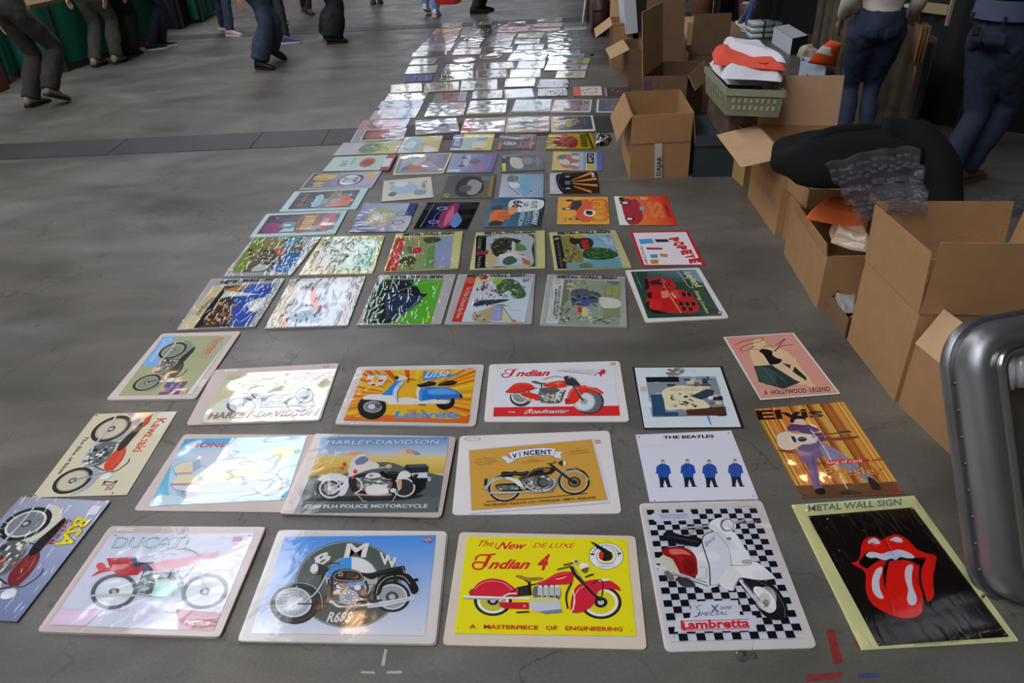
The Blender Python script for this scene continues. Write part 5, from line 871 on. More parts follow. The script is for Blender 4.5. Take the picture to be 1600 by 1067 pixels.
# ---- tin signs of cars and films further back
def car(A, x0, y0, x1, y1, body, dark=K, glass=(110,130,140), chrome=(200,204,206), tyre=K):
    """three quarter front view of a saloon facing the sign's foot, drawn in the current frame"""
    X=lambda t:x0+(x1-x0)*t; Y=lambda t:y0+(y1-y0)*t; w_,h_=abs(x1-x0),abs(y1-y0)
    for t in (.16,.68): A.ell((X(t),Y(.2)),w_*.1,h_*.2,tyre,14); A.ell((X(t),Y(.2)),w_*.055,h_*.11,chrome,12)
    B=lambda L,c:A.blob([(X(a),Y(b)) for a,b in L],c)
    B([(0,.3),(.04,.5),(.2,.6),(.32,.66),(.42,.95),(.7,.98),(.84,.66),(.98,.56),(1,.3),(.88,.2),(.5,.18),(.1,.2)],body); B([(.36,.66),(.44,.88),(.68,.9),(.78,.66)],glass); B([(.03,.48),(.2,.56),(.3,.6),(.2,.5)],tuple(min(255,v+40) for v in body))
    A.line([(X(.57),Y(.66)),(X(.56),Y(.9))],1.5,body); A.line([(X(.03),Y(.3)),(X(.4),Y(.27)),(X(.97),Y(.32))],1.8,chrome); A.ell((X(.06),Y(.42)),w_*.035,h_*.07,(226,226,214),10)
def tsign(label, c, pts, fill, draw=None, **kw):
    def f(A):
        side(A)
        if draw: draw(A)
        A.pop()
    return sign(label, cq(c,*pts), f, fill=fill, **kw)
def bars(A, L):
    for (x0,y0,x1,y1,c) in L: A.rect(x0,y0,x1,y1,c)
def d_pink(A):
    A.poly([(6,6),(52,6),(30,36),(6,40)],(140,50,104)) ; A.rect(4,3,96,67,(60,44,66)); A.blob([(45,4),(97,5),(97,22),(70,30),(55,20)],(130,44,100)); A.poly([(60,25),(97,20),(94,36),(74,40)],(150,190,200)); A.blob([(40,20),(66,18),(80,28),(66,34),(46,32)],(90,130,140)); A.ell((60,24),6,4,(190,200,200)); A.blob([(8,34),(96,34),(90,50),(10,52)],(110,60,50)); 
    for i in range(6): A.rect(12+i*13,37,21+i*13,48,(196,160,90))
    A.line([(8,36),(30,33),(92,36)],2,(206,150,130),True); A.blob([(10,54),(60,54),(92,58),(90,66),(10,66)],(150,40,56)); A.rect(30,56,70,62,(170,130,130)); A.text('Diner',(10,8),(24,8),(10,13),(190,120,180),.02,.3)
tsign('teal rimmed sign of a pale car outside a pink lit diner', E1, [(213,475),(792,449),(702,618),(90,643)], (70,60,76), d_pink, card='teal', inset=(.06,.1,.06,.12), th=.007, rad=.008)
def d_teal(A):
    A.rect(2,2,98,68,(44,44,56)); car(A,20,20,92,40,(120,170,186)); A.blob([(6,40),(94,40),(90,52),(8,50)],(120,90,80)); A.ring((62,56),10,13,(206,200,190)); A.blob([(40,50),(90,48),(86,66),(44,64)],(190,80,60)); A.blob([(50,44),(74,44),(72,54),(52,54)],(150,140,130)); A.text('MOTOR CITY',(14,8),(92,8),(14,13),(170,110,90),.03); A.line([(8,16),(92,16)],1,(110,130,140)); A.ring((30,56),6,8,(170,190,196)); A.line([(10,62),(90,64)],1.2,(150,170,180))
tsign('pale teal framed sign with an orange roadside emblem', E1, [(414,316),(942,291),(856,441),(301,461)], (50,52,64), d_teal, card='teal', inset=(.09,.08,.1,.1), th=.006, rad=.008)
def d_r66(A):
    A.grad([(0,70),(100,70),(100,0),(0,0)],[(190,186,206),(150,150,190),(64,60,76),(70,66,80)],4); A.blob([(10,6),(40,4),(52,14),(44,24),(20,26),(10,18)],(176,150,70)); A.rect(14,18,40,27,(190,160,80)); A.blob([(60,10),(76,8),(80,14),(66,20)],(170,150,60)); A.blob([(86,12),(94,10),(92,20),(84,18)],(170,150,70))
    A.blob([(20,36),(50,32),(80,34),(90,44),(80,54),(50,58),(24,54),(16,44)],(60,60,76)); A.blob([(24,38),(50,34),(78,37),(86,44),(78,52),(50,55),(28,51),(20,44)],(206,206,214)); A.ring((42,44),5,8,(70,70,84),16); A.ring((60,44),5,8,(70,70,84),16); A.blob([(10,58),(40,60),(36,68),(12,66)],(206,160,60)); A.text('HIGHWAY',(30,49),(76,49),(30,53),(80,80,96),.03)
tsign('grey violet sign with a white road shield and gold shapes', E1, [(547,186),(1037,169),(962,288),(446,303)], (90,88,100), d_r66, card='grey', inset=(.02,.04,.03,.06), th=.006, rad=.006)
def d_mint(A):
    A.rect(0,0,100,60,(176,196,190)); A.blob([(20,38),(44,34),(70,36),(80,42),(70,48),(40,50),(22,46)],(170,96,84)); A.blob([(36,38),(60,38),(64,46),(40,47)],(140,70,60)); A.text('JUKE',(30,14),(70,14),(30,20),(110,130,130),.04); A.text('BOX 50s',(14,24),(60,24),(14,27),(110,130,130),.03); A.rect(0,60,100,70,(150,60,76)); A.rect(26,60,80,68,(226,220,224))
tsign('mint coloured sign with a dark red rim and small brown shape', E1, [(699,70),(1143,49),(1087,161),(610,173)], (150,60,76), d_mint, th=.012, rad=.008)
def d_elf(A):
    A.rect(0,0,100,26,(186,182,190)); A.grad([(0,70),(100,70),(100,26),(0,26)],[(176,176,140),(190,190,120),(176,180,90),(150,170,90)],4); A.blob([(20,30),(60,24),(90,32),(84,44),(50,50),(24,46)],(110,130,120)); A.patches(55,44,60,30,((90,120,96),(206,206,150),(140,160,90)),24,3,.3); A.line([(10,8),(90,8)],1.5,(150,146,150)); A.line([(10,14),(60,14)],1.5,(150,146,150))
tsign('pale sign with a yellow green patch just before the dark floor covers', E4, [(244,621),(867,594),(792,729),(133,754)], (190,188,186), d_elf, th=.005)
def d_dodge(A):
    A.rect(0,0,100,70,(186,180,180)); A.rect(6,14,88,46,(54,54,58)); A.blob([(10,22),(40,16),(80,20),(84,36),(60,48),(16,44)],(150,80,66)); A.blob([(30,26),(60,22),(70,34),(40,38)],(176,100,80)); A.text('DODGE',(6,3),(92,3),(6,11),(110,106,116),.03); A.rect(60,48,88,60,(150,150,160))
tsign('grey rimmed sign with a rusty red car, touching the dark floor covers', E4, [(384,490),(907,467),(867,584),(313,613)], (186,180,180), d_dodge, th=.005)
def d_mar2(A):
    A.grad([(0,70),(100,70),(100,0),(0,0)],[(110,130,170),(110,124,160),(190,140,140),(196,150,140)],4); car(A,10,12,90,36,(120,70,90),glass=(190,160,150)); A.blob([(20,36),(90,34),(80,58),(40,56)],(150,70,90)); A.blob([(10,20),(50,18),(46,30),(14,30)],(196,180,180))
tsign('dusky pink car sign lying across the dark floor covers at the left edge', E4, [(444,385),(942,369),(892,467),(383,490)], (170,120,130), d_mar2, th=.004)
def d_bluef(A):
    A.rect(0,0,100,70,(190,180,176)); A.rect(6,10,94,62,(206,160,150)); A.rect(6,34,94,56,(90,116,160)); A.blob([(14,12),(50,14),(70,24),(40,34),(16,28)],(80,80,86)); A.blob([(60,16),(84,16),(80,32),(64,32)],(110,110,116)); A.rect(6,56,94,63,(150,150,170))
tsign('pale rimmed sign with a blue band and salmon ground, right behind the dark floor covers', E4, [(578,281),(1047,262),(992,357),(507,381)], (190,180,176), d_bluef, th=.005)
def d_sky(A):
    A.grad([(0,70),(100,70),(100,0),(0,0)],[(80,96,140),(60,80,130),(64,70,80),(70,76,84)],4); A.blob([(30,26),(60,24),(80,36),(60,50),(34,44)],(110,110,140)); A.blob([(40,30),(60,30),(62,40),(44,42)],(150,130,150)); A.line([(84,6),(94,10)],2,(200,200,200))
tsign('long slate blue sign, darkest of the leftmost file', E4, [(649,186),(1088,175),(1042,263),(574,278)], (66,74,90), d_sky, th=.004)
def d_wb(A):
    A.rect(0,0,100,26,(70,74,78)); A.rect(0,26,100,52,(110,104,100)); A.rect(0,52,100,70,(176,156,110)); A.blob([(20,18),(80,14),(90,34),(40,38)],(206,210,216)); A.poly([(10,48),(90,60),(92,68),(12,54)],(214,210,200))  # whitish blob and slanting bar are glare painted on the sheet
tsign('dark and brown sign split by a white glare, left file', E4, [(714,110),(1133,97),(1092,172),(670,184)], (80,80,84), d_wb, th=.004, ink=INKP)
# second file
def d_vespa(A):
    A.grad([(0,70),(100,70),(100,0),(0,0)],[(190,196,206),(200,200,206),(80,100,150),(170,180,206)],4); A.rect(0,60,50,70,(70,90,150)); A.blob([(60,50),(86,50),(100,62),(96,70),(50,70),(50,56)],(200,198,206)); A.blob([(20,16),(60,14),(80,26),(70,44),(40,46),(20,34)],(190,186,150)); A.blob([(30,20),(60,20),(64,34),(40,38)],(206,206,200)); A.ring((70,56),6,8,(110,130,150)); A.ring((40,56),6,8,(110,130,150)); A.line([(40,56),(56,62),(70,56)],2,(110,130,150)); A.text('Travel',(66,3),(96,3),(66,10),(206,210,226),.02,.3); A.line([(30,28),(70,30),(84,22)],2,(80,90,80),True)
tsign('pale blue and white wrapped scooter sign, behind the wrapped rows', E1, [(909,401),(1292,400),(1202,599),(806,606)], (170,180,206), d_vespa, th=.005, ink=INKP, film=FILMS)
def d_neon(A):
    A.grad([(0,70),(100,70),(100,0),(0,0)],[(14,12,16),(14,12,16),(16,16,24),(20,20,34)],4); A.grad([(5,50),(95,46),(95,14),(5,16)],[(20,22,60),(20,22,60),(24,30,80),(24,30,80)],4); A.blob([(6,36),(40,26),(80,28),(96,34),(92,44),(60,50),(30,46),(8,44)],(140,50,90)); A.blob([(14,38),(50,34),(90,38),(60,44)],(196,100,120)); A.blob([(40,46),(80,44),(96,54),(70,58)],(90,130,190)); A.ell((24,24),6,7,(150,170,200)); A.ell((24,24),4,5,(20,20,30)); A.ell((76,22),6,7,(150,170,200)); A.ell((76,22),4,5,(20,20,30)); A.line([(10,32),(50,20),(92,24)],1.6,(140,160,210),True); A.line([(6,60),(6,10),(96,8)],1.4,(190,196,206))
tsign('glossy black sign of a glowing purple car', E2, [(173,531),(672,529),(551,786),(37,781)], (16,14,20), d_neon, th=.005, ink=INKP)
def d_66(A):
    A.grad([(0,70),(100,70),(100,0),(0,0)],[(44,60,76),(40,56,70),(70,120,150),(50,90,120)],4); A.rect(0,58,100,70,(36,48,60)); A.poly(smoothpts([(2,36),(8,26),(20,24),(40,26),(50,36),(48,50),(40,66),(20,70),(6,66),(2,50)],True,3) ,(200,206,206)); 
    A.text('66',(8,30),(36,30),(8,42),(40,50,60),.06); A.text('US',(16,44),(30,44),(16,50),(40,50,60),.04); A.text('ROUTE',(10,54),(36,54),(10,61),(40,50,60),.03)
    A.text('AMERICAN',(44,42),(96,42),(44,48),(160,190,206),.04); A.text('HIGHWAY',(42,58),(94,58),(42,65),(190,206,214),.05); A.text('AMERICA',(48,50),(94,50),(48,56),(110,140,160),.05)
    A.blob([(44,10),(60,4),(84,6),(90,16),(70,26),(46,24)],(206,110,50)); A.rect(50,14,76,30,(190,96,40)); A.blob([(34,24),(60,30),(46,38),(34,34)],(214,140,90)); A.blob([(80,10),(96,6),(96,20),(84,22)],(50,50,50)); A.blob([(26,6),(40,4),(42,16),(28,18)],(60,66,70))
tsign('blue highway sign with a white road shield and an orange truck', E2, [(790,492),(1303,492),(1257,766),(709,763)], (50,80,100), d_66, th=.006)
def d_topo(A):
    A.rect(0,0,100,70,(196,192,178)); A.blob([(20,10),(60,14),(70,34),(60,50),(30,46),(12,30)],(150,180,196)); A.blob([(10,20),(30,16),(36,30),(20,36)],(206,214,216)); A.line([(14,22),(50,12),(72,30),(60,50)],1.4,(100,130,140),True); A.blob([(60,12),(76,8),(80,16),(66,20)],(90,110,116)); A.blob([(60,46),(80,44),(84,56),(70,62),(60,56)],(120,150,160)); A.text('Topo',(18,56),(56,56),(18,63),(70,70,76),.03); A.ell((14,12),6,5,(150,170,180))
tsign('cream sign of a pale blue toy car with dark upright lettering', E1, [(1049,240),(1387,209),(1406,358),(1034,388)], (196,192,178), d_topo, th=.005)
def d_grey(A):
    A.grad([(0,70),(100,70),(100,0),(0,0)],[(120,114,104),(130,124,104),(120,122,120),(110,112,110)],4); A.blob([(10,24),(40,16),(86,20),(94,40),(70,56),(20,50),(8,38)],(80,82,84)); A.blob([(20,36),(50,30),(84,36),(80,48),(40,52)],(170,172,174)); A.blob([(46,24),(70,22),(72,36),(50,38)],(110,112,116)); A.text('GP',(80,3),(96,3),(80,10),(190,190,60),.05); A.rect(8,50,26,62,(110,160,176)); A.rect(6,63,92,67,(176,150,90))
tsign('dull grey wrapped car sign with a small yellow mark', E2, [(373,270),(831,262),(796,486),(297,493)], (120,120,116), d_grey, th=.005, film=FILMS)
def d_blw(A):
    A.grad([(0,70),(100,70),(100,0),(0,0)],[(120,150,176),(130,156,180),(186,190,206),(150,160,170)],4); A.blob([(50,24),(14,34),(8,46),(40,52),(90,46),(96,40)],(110,160,190)); A.blob([(6,14),(30,10),(34,24),(14,28)],(90,110,116)); A.blob([(36,14),(60,18),(58,30),(42,30)],(206,210,214)); A.line([(50,12),(90,32)],3,(40,44,50)); A.ell((74,50),2,2,(40,50,60)); A.line([(60,58),(40,66)],1,(190,200,206)); A.line([(10,20),(60,30),(94,46)],1.4,(180,200,210),True)
tsign('sky blue and silver sign of a sleek pale car', E2, [(890,258),(1291,258),(1286,483),(856,482)], (160,170,186), d_blw, th=.005)
def d_beam(A):
    A.rect(0,0,100,70,(60,34,20)); A.rect(0,0,100,18,(190,190,200))
    for a,b in (((40,30),(4,62)),((46,30),(34,68)),((52,30),(66,68)),((60,30),(94,58))): A.poly([a,(b[0]-6,b[1]),(b[0]+6,b[1]+1),(a[0]+2,a[1])],(196,130,60)); A.poly([a,(b[0]-2,b[1]),(b[0]+2,b[1]+1),(a[0]+1,a[1])],(230,180,110))
    A.blob([(4,18),(10,10),(50,10),(90,16),(94,26),(70,34),(40,32),(10,30)],(26,28,34)); A.ell((20,26),4,4,(150,160,170)); A.ell((76,26),4,4,(150,160,170)); A.line([(16,14),(50,12),(84,20)],1.6,(120,130,146),True); A.rect(40,22,58,30,(110,116,120)); A.rect(4,62,26,66,(206,196,180)); A.rect(8,2,90,6,(206,206,214))
tsign('brown sign of a black car throwing orange headlamp beams', E3, [(239,250),(691,235),(719,441),(241,450)], (60,34,20), d_beam, th=.006, ink=INKP)
def d_gto(A):
    A.rect(0,0,100,70,(206,150,36)); A.rect(2,1,98,8,(196,140,60)); A.text('GTO',(6,46),(92,46),(6,68),(176,90,20),.09); A.text('GTO',(8,48),(90,48),(8,66),(206,120,40),.03)
    A.blob([(14,30),(20,20),(40,14),(56,26),(80,24),(92,36),(88,46),(60,44),(40,48),(10,42)],(196,76,40)); A.poly([(16,20),(44,18),(52,26),(30,34),(12,32)],(40,40,44)); A.blob([(50,38),(66,36),(74,46),(60,52),(50,48)],(200,204,196)); A.blob([(52,40),(64,39),(68,46),(56,48)],(30,30,34)); A.ell((46,14),5,8,K,14); A.ell((46,14),2.6,4,(190,190,190),10); A.ell((82,22),4,7,K,14); A.ell((82,22),2,3.6,(190,190,190),10); A.ell((14,16),4,6,K,12); A.text('THE',(74,8),(92,8),(74,13),(150,90,20),.03); A.line([(10,36),(50,40)],1,(230,130,90),True)
tsign('orange yellow sign of a red sports car with tall arched lettering', E3, [(321,477),(798,477),(816,741),(309,741)], (206,150,36), d_gto, th=.004, ink=INKM)
def d_ss(A):
    A.grad([(0,70),(100,70),(100,0),(0,0)],[(190,24,20),(196,30,24),(214,140,60),(206,120,50)],5); A.rect(0,0,100,8,(214,214,206)); A.rect(10,8,100,12,(206,206,190)); car(A,6,30,94,8,(150,24,44)); A.blob([(8,14),(20,8),(92,10),(96,22),(80,30),(50,32),(20,30)],(150,24,44)); A.poly([(36,30),(52,30),(50,36),(40,36)],(110,140,170)); A.ell((24,13),7,7,K); A.ell((24,13),4,4,(200,200,200)); A.ell((80,14),7,6,K); A.ell((80,14),4,3.4,(200,200,200)); A.rect(4,6,18,12,K)
    A.text('SS',(20,42),(80,42),(20,58),(206,110,60),.08); A.text('CAMARO',(26,62),(76,62),(26,66.5),(70,16,16),.03); A.line([(84,42),(84,56)],1.6,(226,150,80)); A.blob([(4,36),(12,34),(14,42),(6,44)],(206,150,90))
tsign('red to orange sign of a dark red sports car, beside the orange yellow one', E3, [(857,473),(1363,467),(1469,748),(911,748)], (200,60,30), d_ss, th=.004, ink=INKM)
def d_pin(A):
    A.rect(0,0,100,70,(150,146,160)); A.grad([(4,66),(96,66),(96,4),(4,4)],[(150,150,166),(140,140,156),(150,170,196),(206,214,220)],4); A.blob([(60,14),(90,14),(86,40),(60,36),(30,44),(20,40),(50,28)],(190,130,116)); A.blob([(20,30),(50,20),(60,30),(30,40)],(196,196,190)); A.ring((78,54),6,8,(176,176,190)); A.blob([(70,10),(90,8),(88,16),(72,18)],(100,130,150)); A.line([(20,56),(60,58)],2,(190,190,200)); A.line([(20,62),(56,64)],2,(180,180,196))
tsign('grey lilac sign of a reclining pin up figure with a cream rim', E1, [(1164,50),(1541,40),(1476,185),(1112,196)], (196,186,170), d_pin, card='cream', inset=(.04,.05,.05,.06), th=.006, ink=INKP)
def d_purp(A):
    A.grad([(0,70),(100,70),(100,0),(0,0)],[(96,84,140),(100,90,150),(150,160,196),(140,160,190)],4); car(A,8,18,70,38,(170,176,196)); A.blob([(30,34),(50,30),(56,44),(36,46)],(96,90,120)); A.ell((24,20),5,5,(80,84,100)); A.ell((66,20),6,5,(80,84,100)); A.blob([(50,44),(80,40),(90,52),(60,56)],(150,110,150)); A.line([(14,60),(80,60)],1.8,(190,180,206)); A.rect(84,2,98,20,(206,210,220))
tsign('lilac car sign with no border, between the pin up and the grey mechanic sign', E2, [(414,62),(851,61),(794,242),(349,243)], (140,140,180), d_purp, th=.005)
def d_mech(A):
    A.grad([(0,70),(100,70),(100,0),(0,0)],[(96,96,100),(100,100,104),(60,66,84),(90,96,110)],4); A.rect(10,2,64,18,(40,44,66)); A.rect(50,2,98,8,(190,196,60)); A.blob([(16,18),(60,16),(84,24),(78,36),(30,36)],(190,184,170)); A.blob([(20,38),(60,36),(64,50),(30,52)],(120,122,126)); A.line([(10,44),(60,60)],1.4,(180,180,184)); A.line([(20,62),(90,60)],2,(176,176,180)); A.rect(6,4,20,10,(150,120,110))
tsign('dark grey sign with a bright yellow strip and pale car', E2, [(870,80),(1262,54),(1301,218),(881,236)], (92,94,100), d_mech, th=.005)
def d_yel(A):
    A.rect(0,0,100,70,(200,180,120)); A.rect(0,0,100,24,(206,180,110)); A.rect(0,24,100,44,(170,180,180)); A.rect(0,44,100,66,(120,156,196)); A.rect(0,63,100,70,(90,110,160)); A.blob([(30,6),(60,10),(86,16),(84,30),(60,34),(20,26),(16,14)],(176,110,96)); A.blob([(40,10),(66,12),(70,24),(46,22)],(200,196,190)); A.blob([(18,10),(36,8),(44,14),(26,20)],(90,110,110)); A.rect(4,47,98,60,(206,210,210)); A.rect(6,48,64,59,(50,54,56)); A.rect(66,48,96,59,(206,170,60)); A.text('Colt',(12,51),(56,51),(12,57),(190,196,196),.02,.3)
    for i in range(5): A.blob([(8+i*18,28),(18+i*18,27),(20+i*18,36),(10+i*18,38)],(206,206,196) if i%2 else (150,120,110))
tsign('yellow and blue sign of a red and white car before the strong yellow one', E3, [(274,40),(741,50),(749,226),(259,222)], (200,180,120), d_yel, th=.005)
def d_yb(A):
    A.rect(0,0,100,24,(200,204,206)); A.rect(0,24,100,70,(190,176,110)); A.blob([(10,8),(70,6),(90,20),(80,34),(40,36),(10,26)],(130,170,196)); A.blob([(30,10),(70,10),(70,24),(34,24)],(196,210,216)); A.blob([(60,44),(98,46),(98,62),(80,66)],(220,220,216)); A.blob([(44,36),(56,36),(54,42),(46,42)],(150,150,110))
tsign('sandy sign with a pale blue blot, second file just before the dark floor covers', E4, [(889,561),(1282,544),(1231,715),(798,729)], (196,190,160), d_yb, th=.004)
def d_marl(A):
    A.rect(0,0,100,18,(96,96,150)); A.rect(0,18,100,70,(200,186,90)); A.blob([(30,26),(70,20),(94,30),(80,50),(40,56),(20,44)],(150,190,200)); A.blob([(50,36),(90,40),(80,60),(50,60)],(214,206,170)); A.blob([(10,44),(36,42),(40,56),(20,60)],(130,150,170)); A.text('PARIS',(8,4),(70,4),(8,13),(206,210,226),.04); A.rect(86,0,100,20,(196,196,214)); A.blob([(88,40),(96,44),(94,54),(86,50)],(200,100,80))
tsign('violet edged yellow sign with a pale blue figure', E5, [(264,705),(830,700),(777,933),(204,933)], (190,180,100), d_marl, th=.004)
def d_truck(A):
    A.rect(0,0,100,30,(50,50,54)); A.rect(0,30,100,70,(96,46,60)); A.blob([(30,10),(80,10),(90,26),(80,40),(40,42),(26,26)],(60,60,64)); A.blob([(18,6),(24,4),(30,30),(22,32)],(190,180,176)); A.ring((60,22),9,12,(200,196,190)); A.ring((60,22),2,5,(160,160,160)); A.line([(30,36),(34,50),(10,56),(6,44),(20,40)],2.4,(206,200,196),True,True); A.line([(86,30),(84,42),(40,44)],1.6,(196,180,180)); A.rect(10,4,20,8,(200,80,80)); A.rect(50,2,96,7,(190,90,96)); A.text('Serve Last',(10,60),(92,60),(10,65),(170,150,150),.03)
tsign('maroon and black truck sign, bridging onto the dark floor covers in the third file', E5, [(904,700),(1407,710),(1381,916),(849,926)], (80,46,56), d_truck, th=.004)
def d_ferr(A):
    A.rect(0,0,100,70,(204,184,30)); A.blob([(20,14),(60,10),(90,22),(92,40),(60,46),(24,40)],(176,60,60)); A.blob([(8,20),(40,14),(46,30),(14,34)],(190,70,60)); A.line([(10,50),(94,16)],4,(206,206,196)); A.line([(16,54),(96,22)],2,(190,190,200)); A.rect(70,2,98,12,(206,200,160)); 
    for i in range(6): A.rect(8+i*14,50,18+i*14,60,(70,60,30))
    A.poly([(2,60),(98,64),(98,68),(2,64)],(80,70,30))
tsign('strong yellow wrapped sign with a red car and a dark title strip', E6, [(338,700),(931,690),(991,906),(286,916)], (204,184,30), d_ferr, th=.006, film=FILMS)
# ---- rows behind the dark floor covers (far, seen at a low angle; window glare mixed into the pale inks)
def far(label, c, pts, fill, cols=(), n=10, seed=0, **kw):
    seed = seed or len(label)*7+int(pts[0][0])
    def f(A):
        R=random.Random(seed); cs=list(cols) or [tuple(min(255,v+40) for v in fill), tuple(v*.7 for v in fill)]
        A.quad(A.S); k=R.random()
        if R.random()<.5: x=R.uniform(.08,.3); A.rect(0,0,x,1,R.choice(cs))
        else: x=R.uniform(.7,.9); A.rect(x,0,1,1,R.choice(cs))
        A.patches(R.uniform(.4,.6),.5,.6,.62,cs,n,seed,.42); A.frame((.1,.1),(.1,.9),(.9,.1),100,70)
        if R.random()<.6: car(A,10,14,88,44,R.choice(cs))
        A.line([(8,62),(90,62)],5,R.choice(cs)); A.pop()
    return sign(label, cq(c,*pts) if c else pts, f, fill=fill, raw=False, th=kw.pop('th',.004+.0007*(seed%7)), **kw)
Wg=(196,200,206)
far('bright reflecting sign with a red and blue swoosh on the dark floor covers', E4, [(1009,385),(1441,362),(1436,497),(974,541)], (150,160,176), ((170,60,64),(60,70,96),(206,208,214)), ink=INKP, card='cream', inset=(.02,.03,.02,.05), th=.008)
far('whitish sign with a pink car and brown corner on the dark floor covers', E5, [(409,490),(986,475),(966,675),(349,692)], (190,186,190), ((190,120,120),(150,130,100),(206,210,220)), ink=INKP, card='cream', inset=(.02,.03,.02,.04))
far('greyish sign with a blue panel and a small gold label on the dark floor covers', E5, [(1004,470),(1591,455),(1591,665),(969,680)], (170,166,150), ((120,140,176),(176,160,120),(160,130,130),(50,70,90)), card='cream', inset=(.02,.03,.02,.05), th=.009)
far('dark blue sign with a gold car on white card, on the dark floor covers', E6, [(349,460),(931,450),(995,656),(374,681)], (70,80,90), ((176,146,70),(190,160,80),(100,116,130)), card='white', inset=(.06,.05,.05,.1), th=.006)
far('white glaring sign with a green corner just behind the dark floor covers', E4, [(1149,205),(1537,195),(1487,333),(1079,350)], (190,206,206), ((206,214,214),(70,100,90),(216,222,222)), ink=INKP, th=.006)  # whites in the palette stand for window glare
far('white glaring sign crossed by window bar reflections, behind the dark floor covers', E5, [(489,240),(1012,232),(981,405),(419,431)], (196,196,200), ((120,100,104),(214,214,216),(206,208,214)), ink=INKP, card='cream', inset=(.02,.03,.02,.05), th=.009)  # glare and window bars painted in as patch colours
far('blue green sign with a silver rim behind the dark floor covers', None, [(807.7,155.3),(864.4,155),(858.8,173.9),(795.9,175)], (110,136,146), ((90,120,130),(130,156,166),(206,214,220)), card='white', inset=(.03,.03,.03,.06))
far('dusty mauve sign with a grey disc and a thin pale rim', E6, [(414,228),(945,228),(906,396),(349,401)], (140,112,116), ((110,120,130),(150,90,100),(170,160,166)), card='white', inset=(.04,.05,.05,.08))
far('slate blue sign half hidden by the flap of the nearest carton', E6, [(987,225),(1402,220),(1402,400),(1009,401)], (100,110,126), ((50,56,66),(130,140,150),(80,90,110)), card='white', inset=(.07,.03,.03,.05))
far('sign with a round red flower and a green side', E4, [(1199,98),(1532,90),(1521,183),(1179,204)], (120,126,126), ((176,60,70),(130,150,110),(160,176,190)), th=.007)
far('brownish sign streaked with pale reflections, third file', E5, [(529,105),(936,95),(931,200),(509,220)], (150,140,130), ((176,170,164),(120,106,90),(206,212,220)))  # palest colour is the reflection, painted as patches
far('icy blue sign tilted a little to the right', E5, [(944,85),(1342,70),(1397,190),(984,216)], (170,196,206), ((150,186,200),(190,210,216)), card='white', inset=(.03,.04,.03,.06))
far('silvery crumpled sign left of the small orange and white one', E6, [(179,75),(562,75),(621,165),(189,186)], (150,150,146), ((206,208,214),(110,106,96),(190,180,160)), film=FILM)
far('small white sign with an orange blob and grey lettering', E6, [(680,50),(1062,40),(1077,166),(669,176)], (196,194,188), ((200,90,60),(206,100,70),(90,90,90)), ink=INKM)
far('dark maroon wrapped sign at the edge of the carton field', E6, [(1109,60),(1450,50),(1460,176),(1109,181)], (110,96,104), ((70,60,66),(140,90,110),(206,206,210)), film=FILM)
far('yellowish curled sign at the left edge, first of its row', None, [(614,132.7),(661.5,128.8),(656.8,142.8),(607.3,145.5)], (176,170,150), ((200,190,120),(130,140,160),(206,206,200)))
far('sand coloured sign beside the yellowish curled one', E7, [(529,905),(962,880),(956,996),(504,1019)], (180,172,154), ((206,206,200),(150,140,120),(196,190,176)))
far('grey newsprint like sign, third of its row', E7, [(984,870),(1452,855),(1452,976),(989,1001)], (160,162,160), ((120,126,130),(196,200,200),(90,96,104)))
far('pale yellow and white sign with a dark top edge', E8, [(244,820),(612,815),(606,912),(224,929)], (196,196,180), ((214,216,216),(110,130,120),(190,190,150)), ink=INKP)
far('white and slate wrapped sign behind the silvery crumpled one', E8, [(664,835),(1036,835),(1021,931),(639,939)], (190,196,206), ((216,220,226),(90,100,120),(206,208,214)), ink=INKP, film=FILMS)
far('small bright yellow ended sign at the right edge', E8, [(874,725),(1231,725),(1241,809),(871,816)], (206,204,180), ((206,184,60),(214,214,206),(190,190,170)), th=.007)
far('small vivid purple and blue sign at the left edge', E7, [(269,800),(626,780),(626,870),(284,886)], (80,76,130), ((130,90,150),(60,70,120),(30,30,40),(196,196,214)), ink=INKM)
far('olive grey sign with a white reflection, right of the vivid purple one', E7, [(764,760),(1167,738),(1132,851),(704,871)], (130,136,120), ((206,212,214),(110,116,110),(170,166,110)), ink=INKP, card='cream', inset=(.03,.04,.04,.06))  # white reflection is one of the painted patch colours
far('dark sea green sign with a pale rim, third of its row', None, [(748,110.2),(795.6,108.1),(789.4,120.6),(740,123.6)], (100,120,120), ((60,90,96),(130,140,136),(206,214,216)), card='cream', inset=(.05,.06,.05,.08))
far('white sign with a dark slanting stripe, fourth of its row', E8, [(309,705),(681,700),(691,801),(269,819)], (196,198,200), ((214,216,220),(90,100,116),(206,206,200)), ink=INKP, card='cream', inset=(.03,.04,.04,.06))
far('cream to olive sign at the left edge behind the vivid purple one', E7, [(319,685),(691,672),(666,766),(261,786)], (176,174,150), ((150,156,100),(196,194,180),(130,136,120)))
far('red grey sign with white glare behind the olive grey one', E7, [(844,655),(1197,650),(1111,735),(719,756)], (140,126,122), ((214,216,218),(130,80,80),(120,126,120)), ink=INKP, card='grey', inset=(.03,.05,.05,.08))  # near white patches paint the glare
far('khaki sign with a lilac half, third file, behind the dark sea green one', None, [(757.2,98),(803.8,96.3),(803.8,106.3),(756,109.6)], (150,150,126), ((196,196,214),(120,120,90),(214,216,220)), card='grey', inset=(.03,.05,.05,.08))
far('pale sign with yellow ends, fourth file', E8, [(399,605),(731,600),(726,691),(384,699)], (190,196,186), ((200,196,130),(206,212,214),(150,160,170)))
far('white sign with a grey violet end on an off white card, right file', E8, [(739,645),(1256,645),(1271,711),(734,721)], (206,206,214), ((216,218,222),(110,110,130),(206,206,210)), ink=INKP)
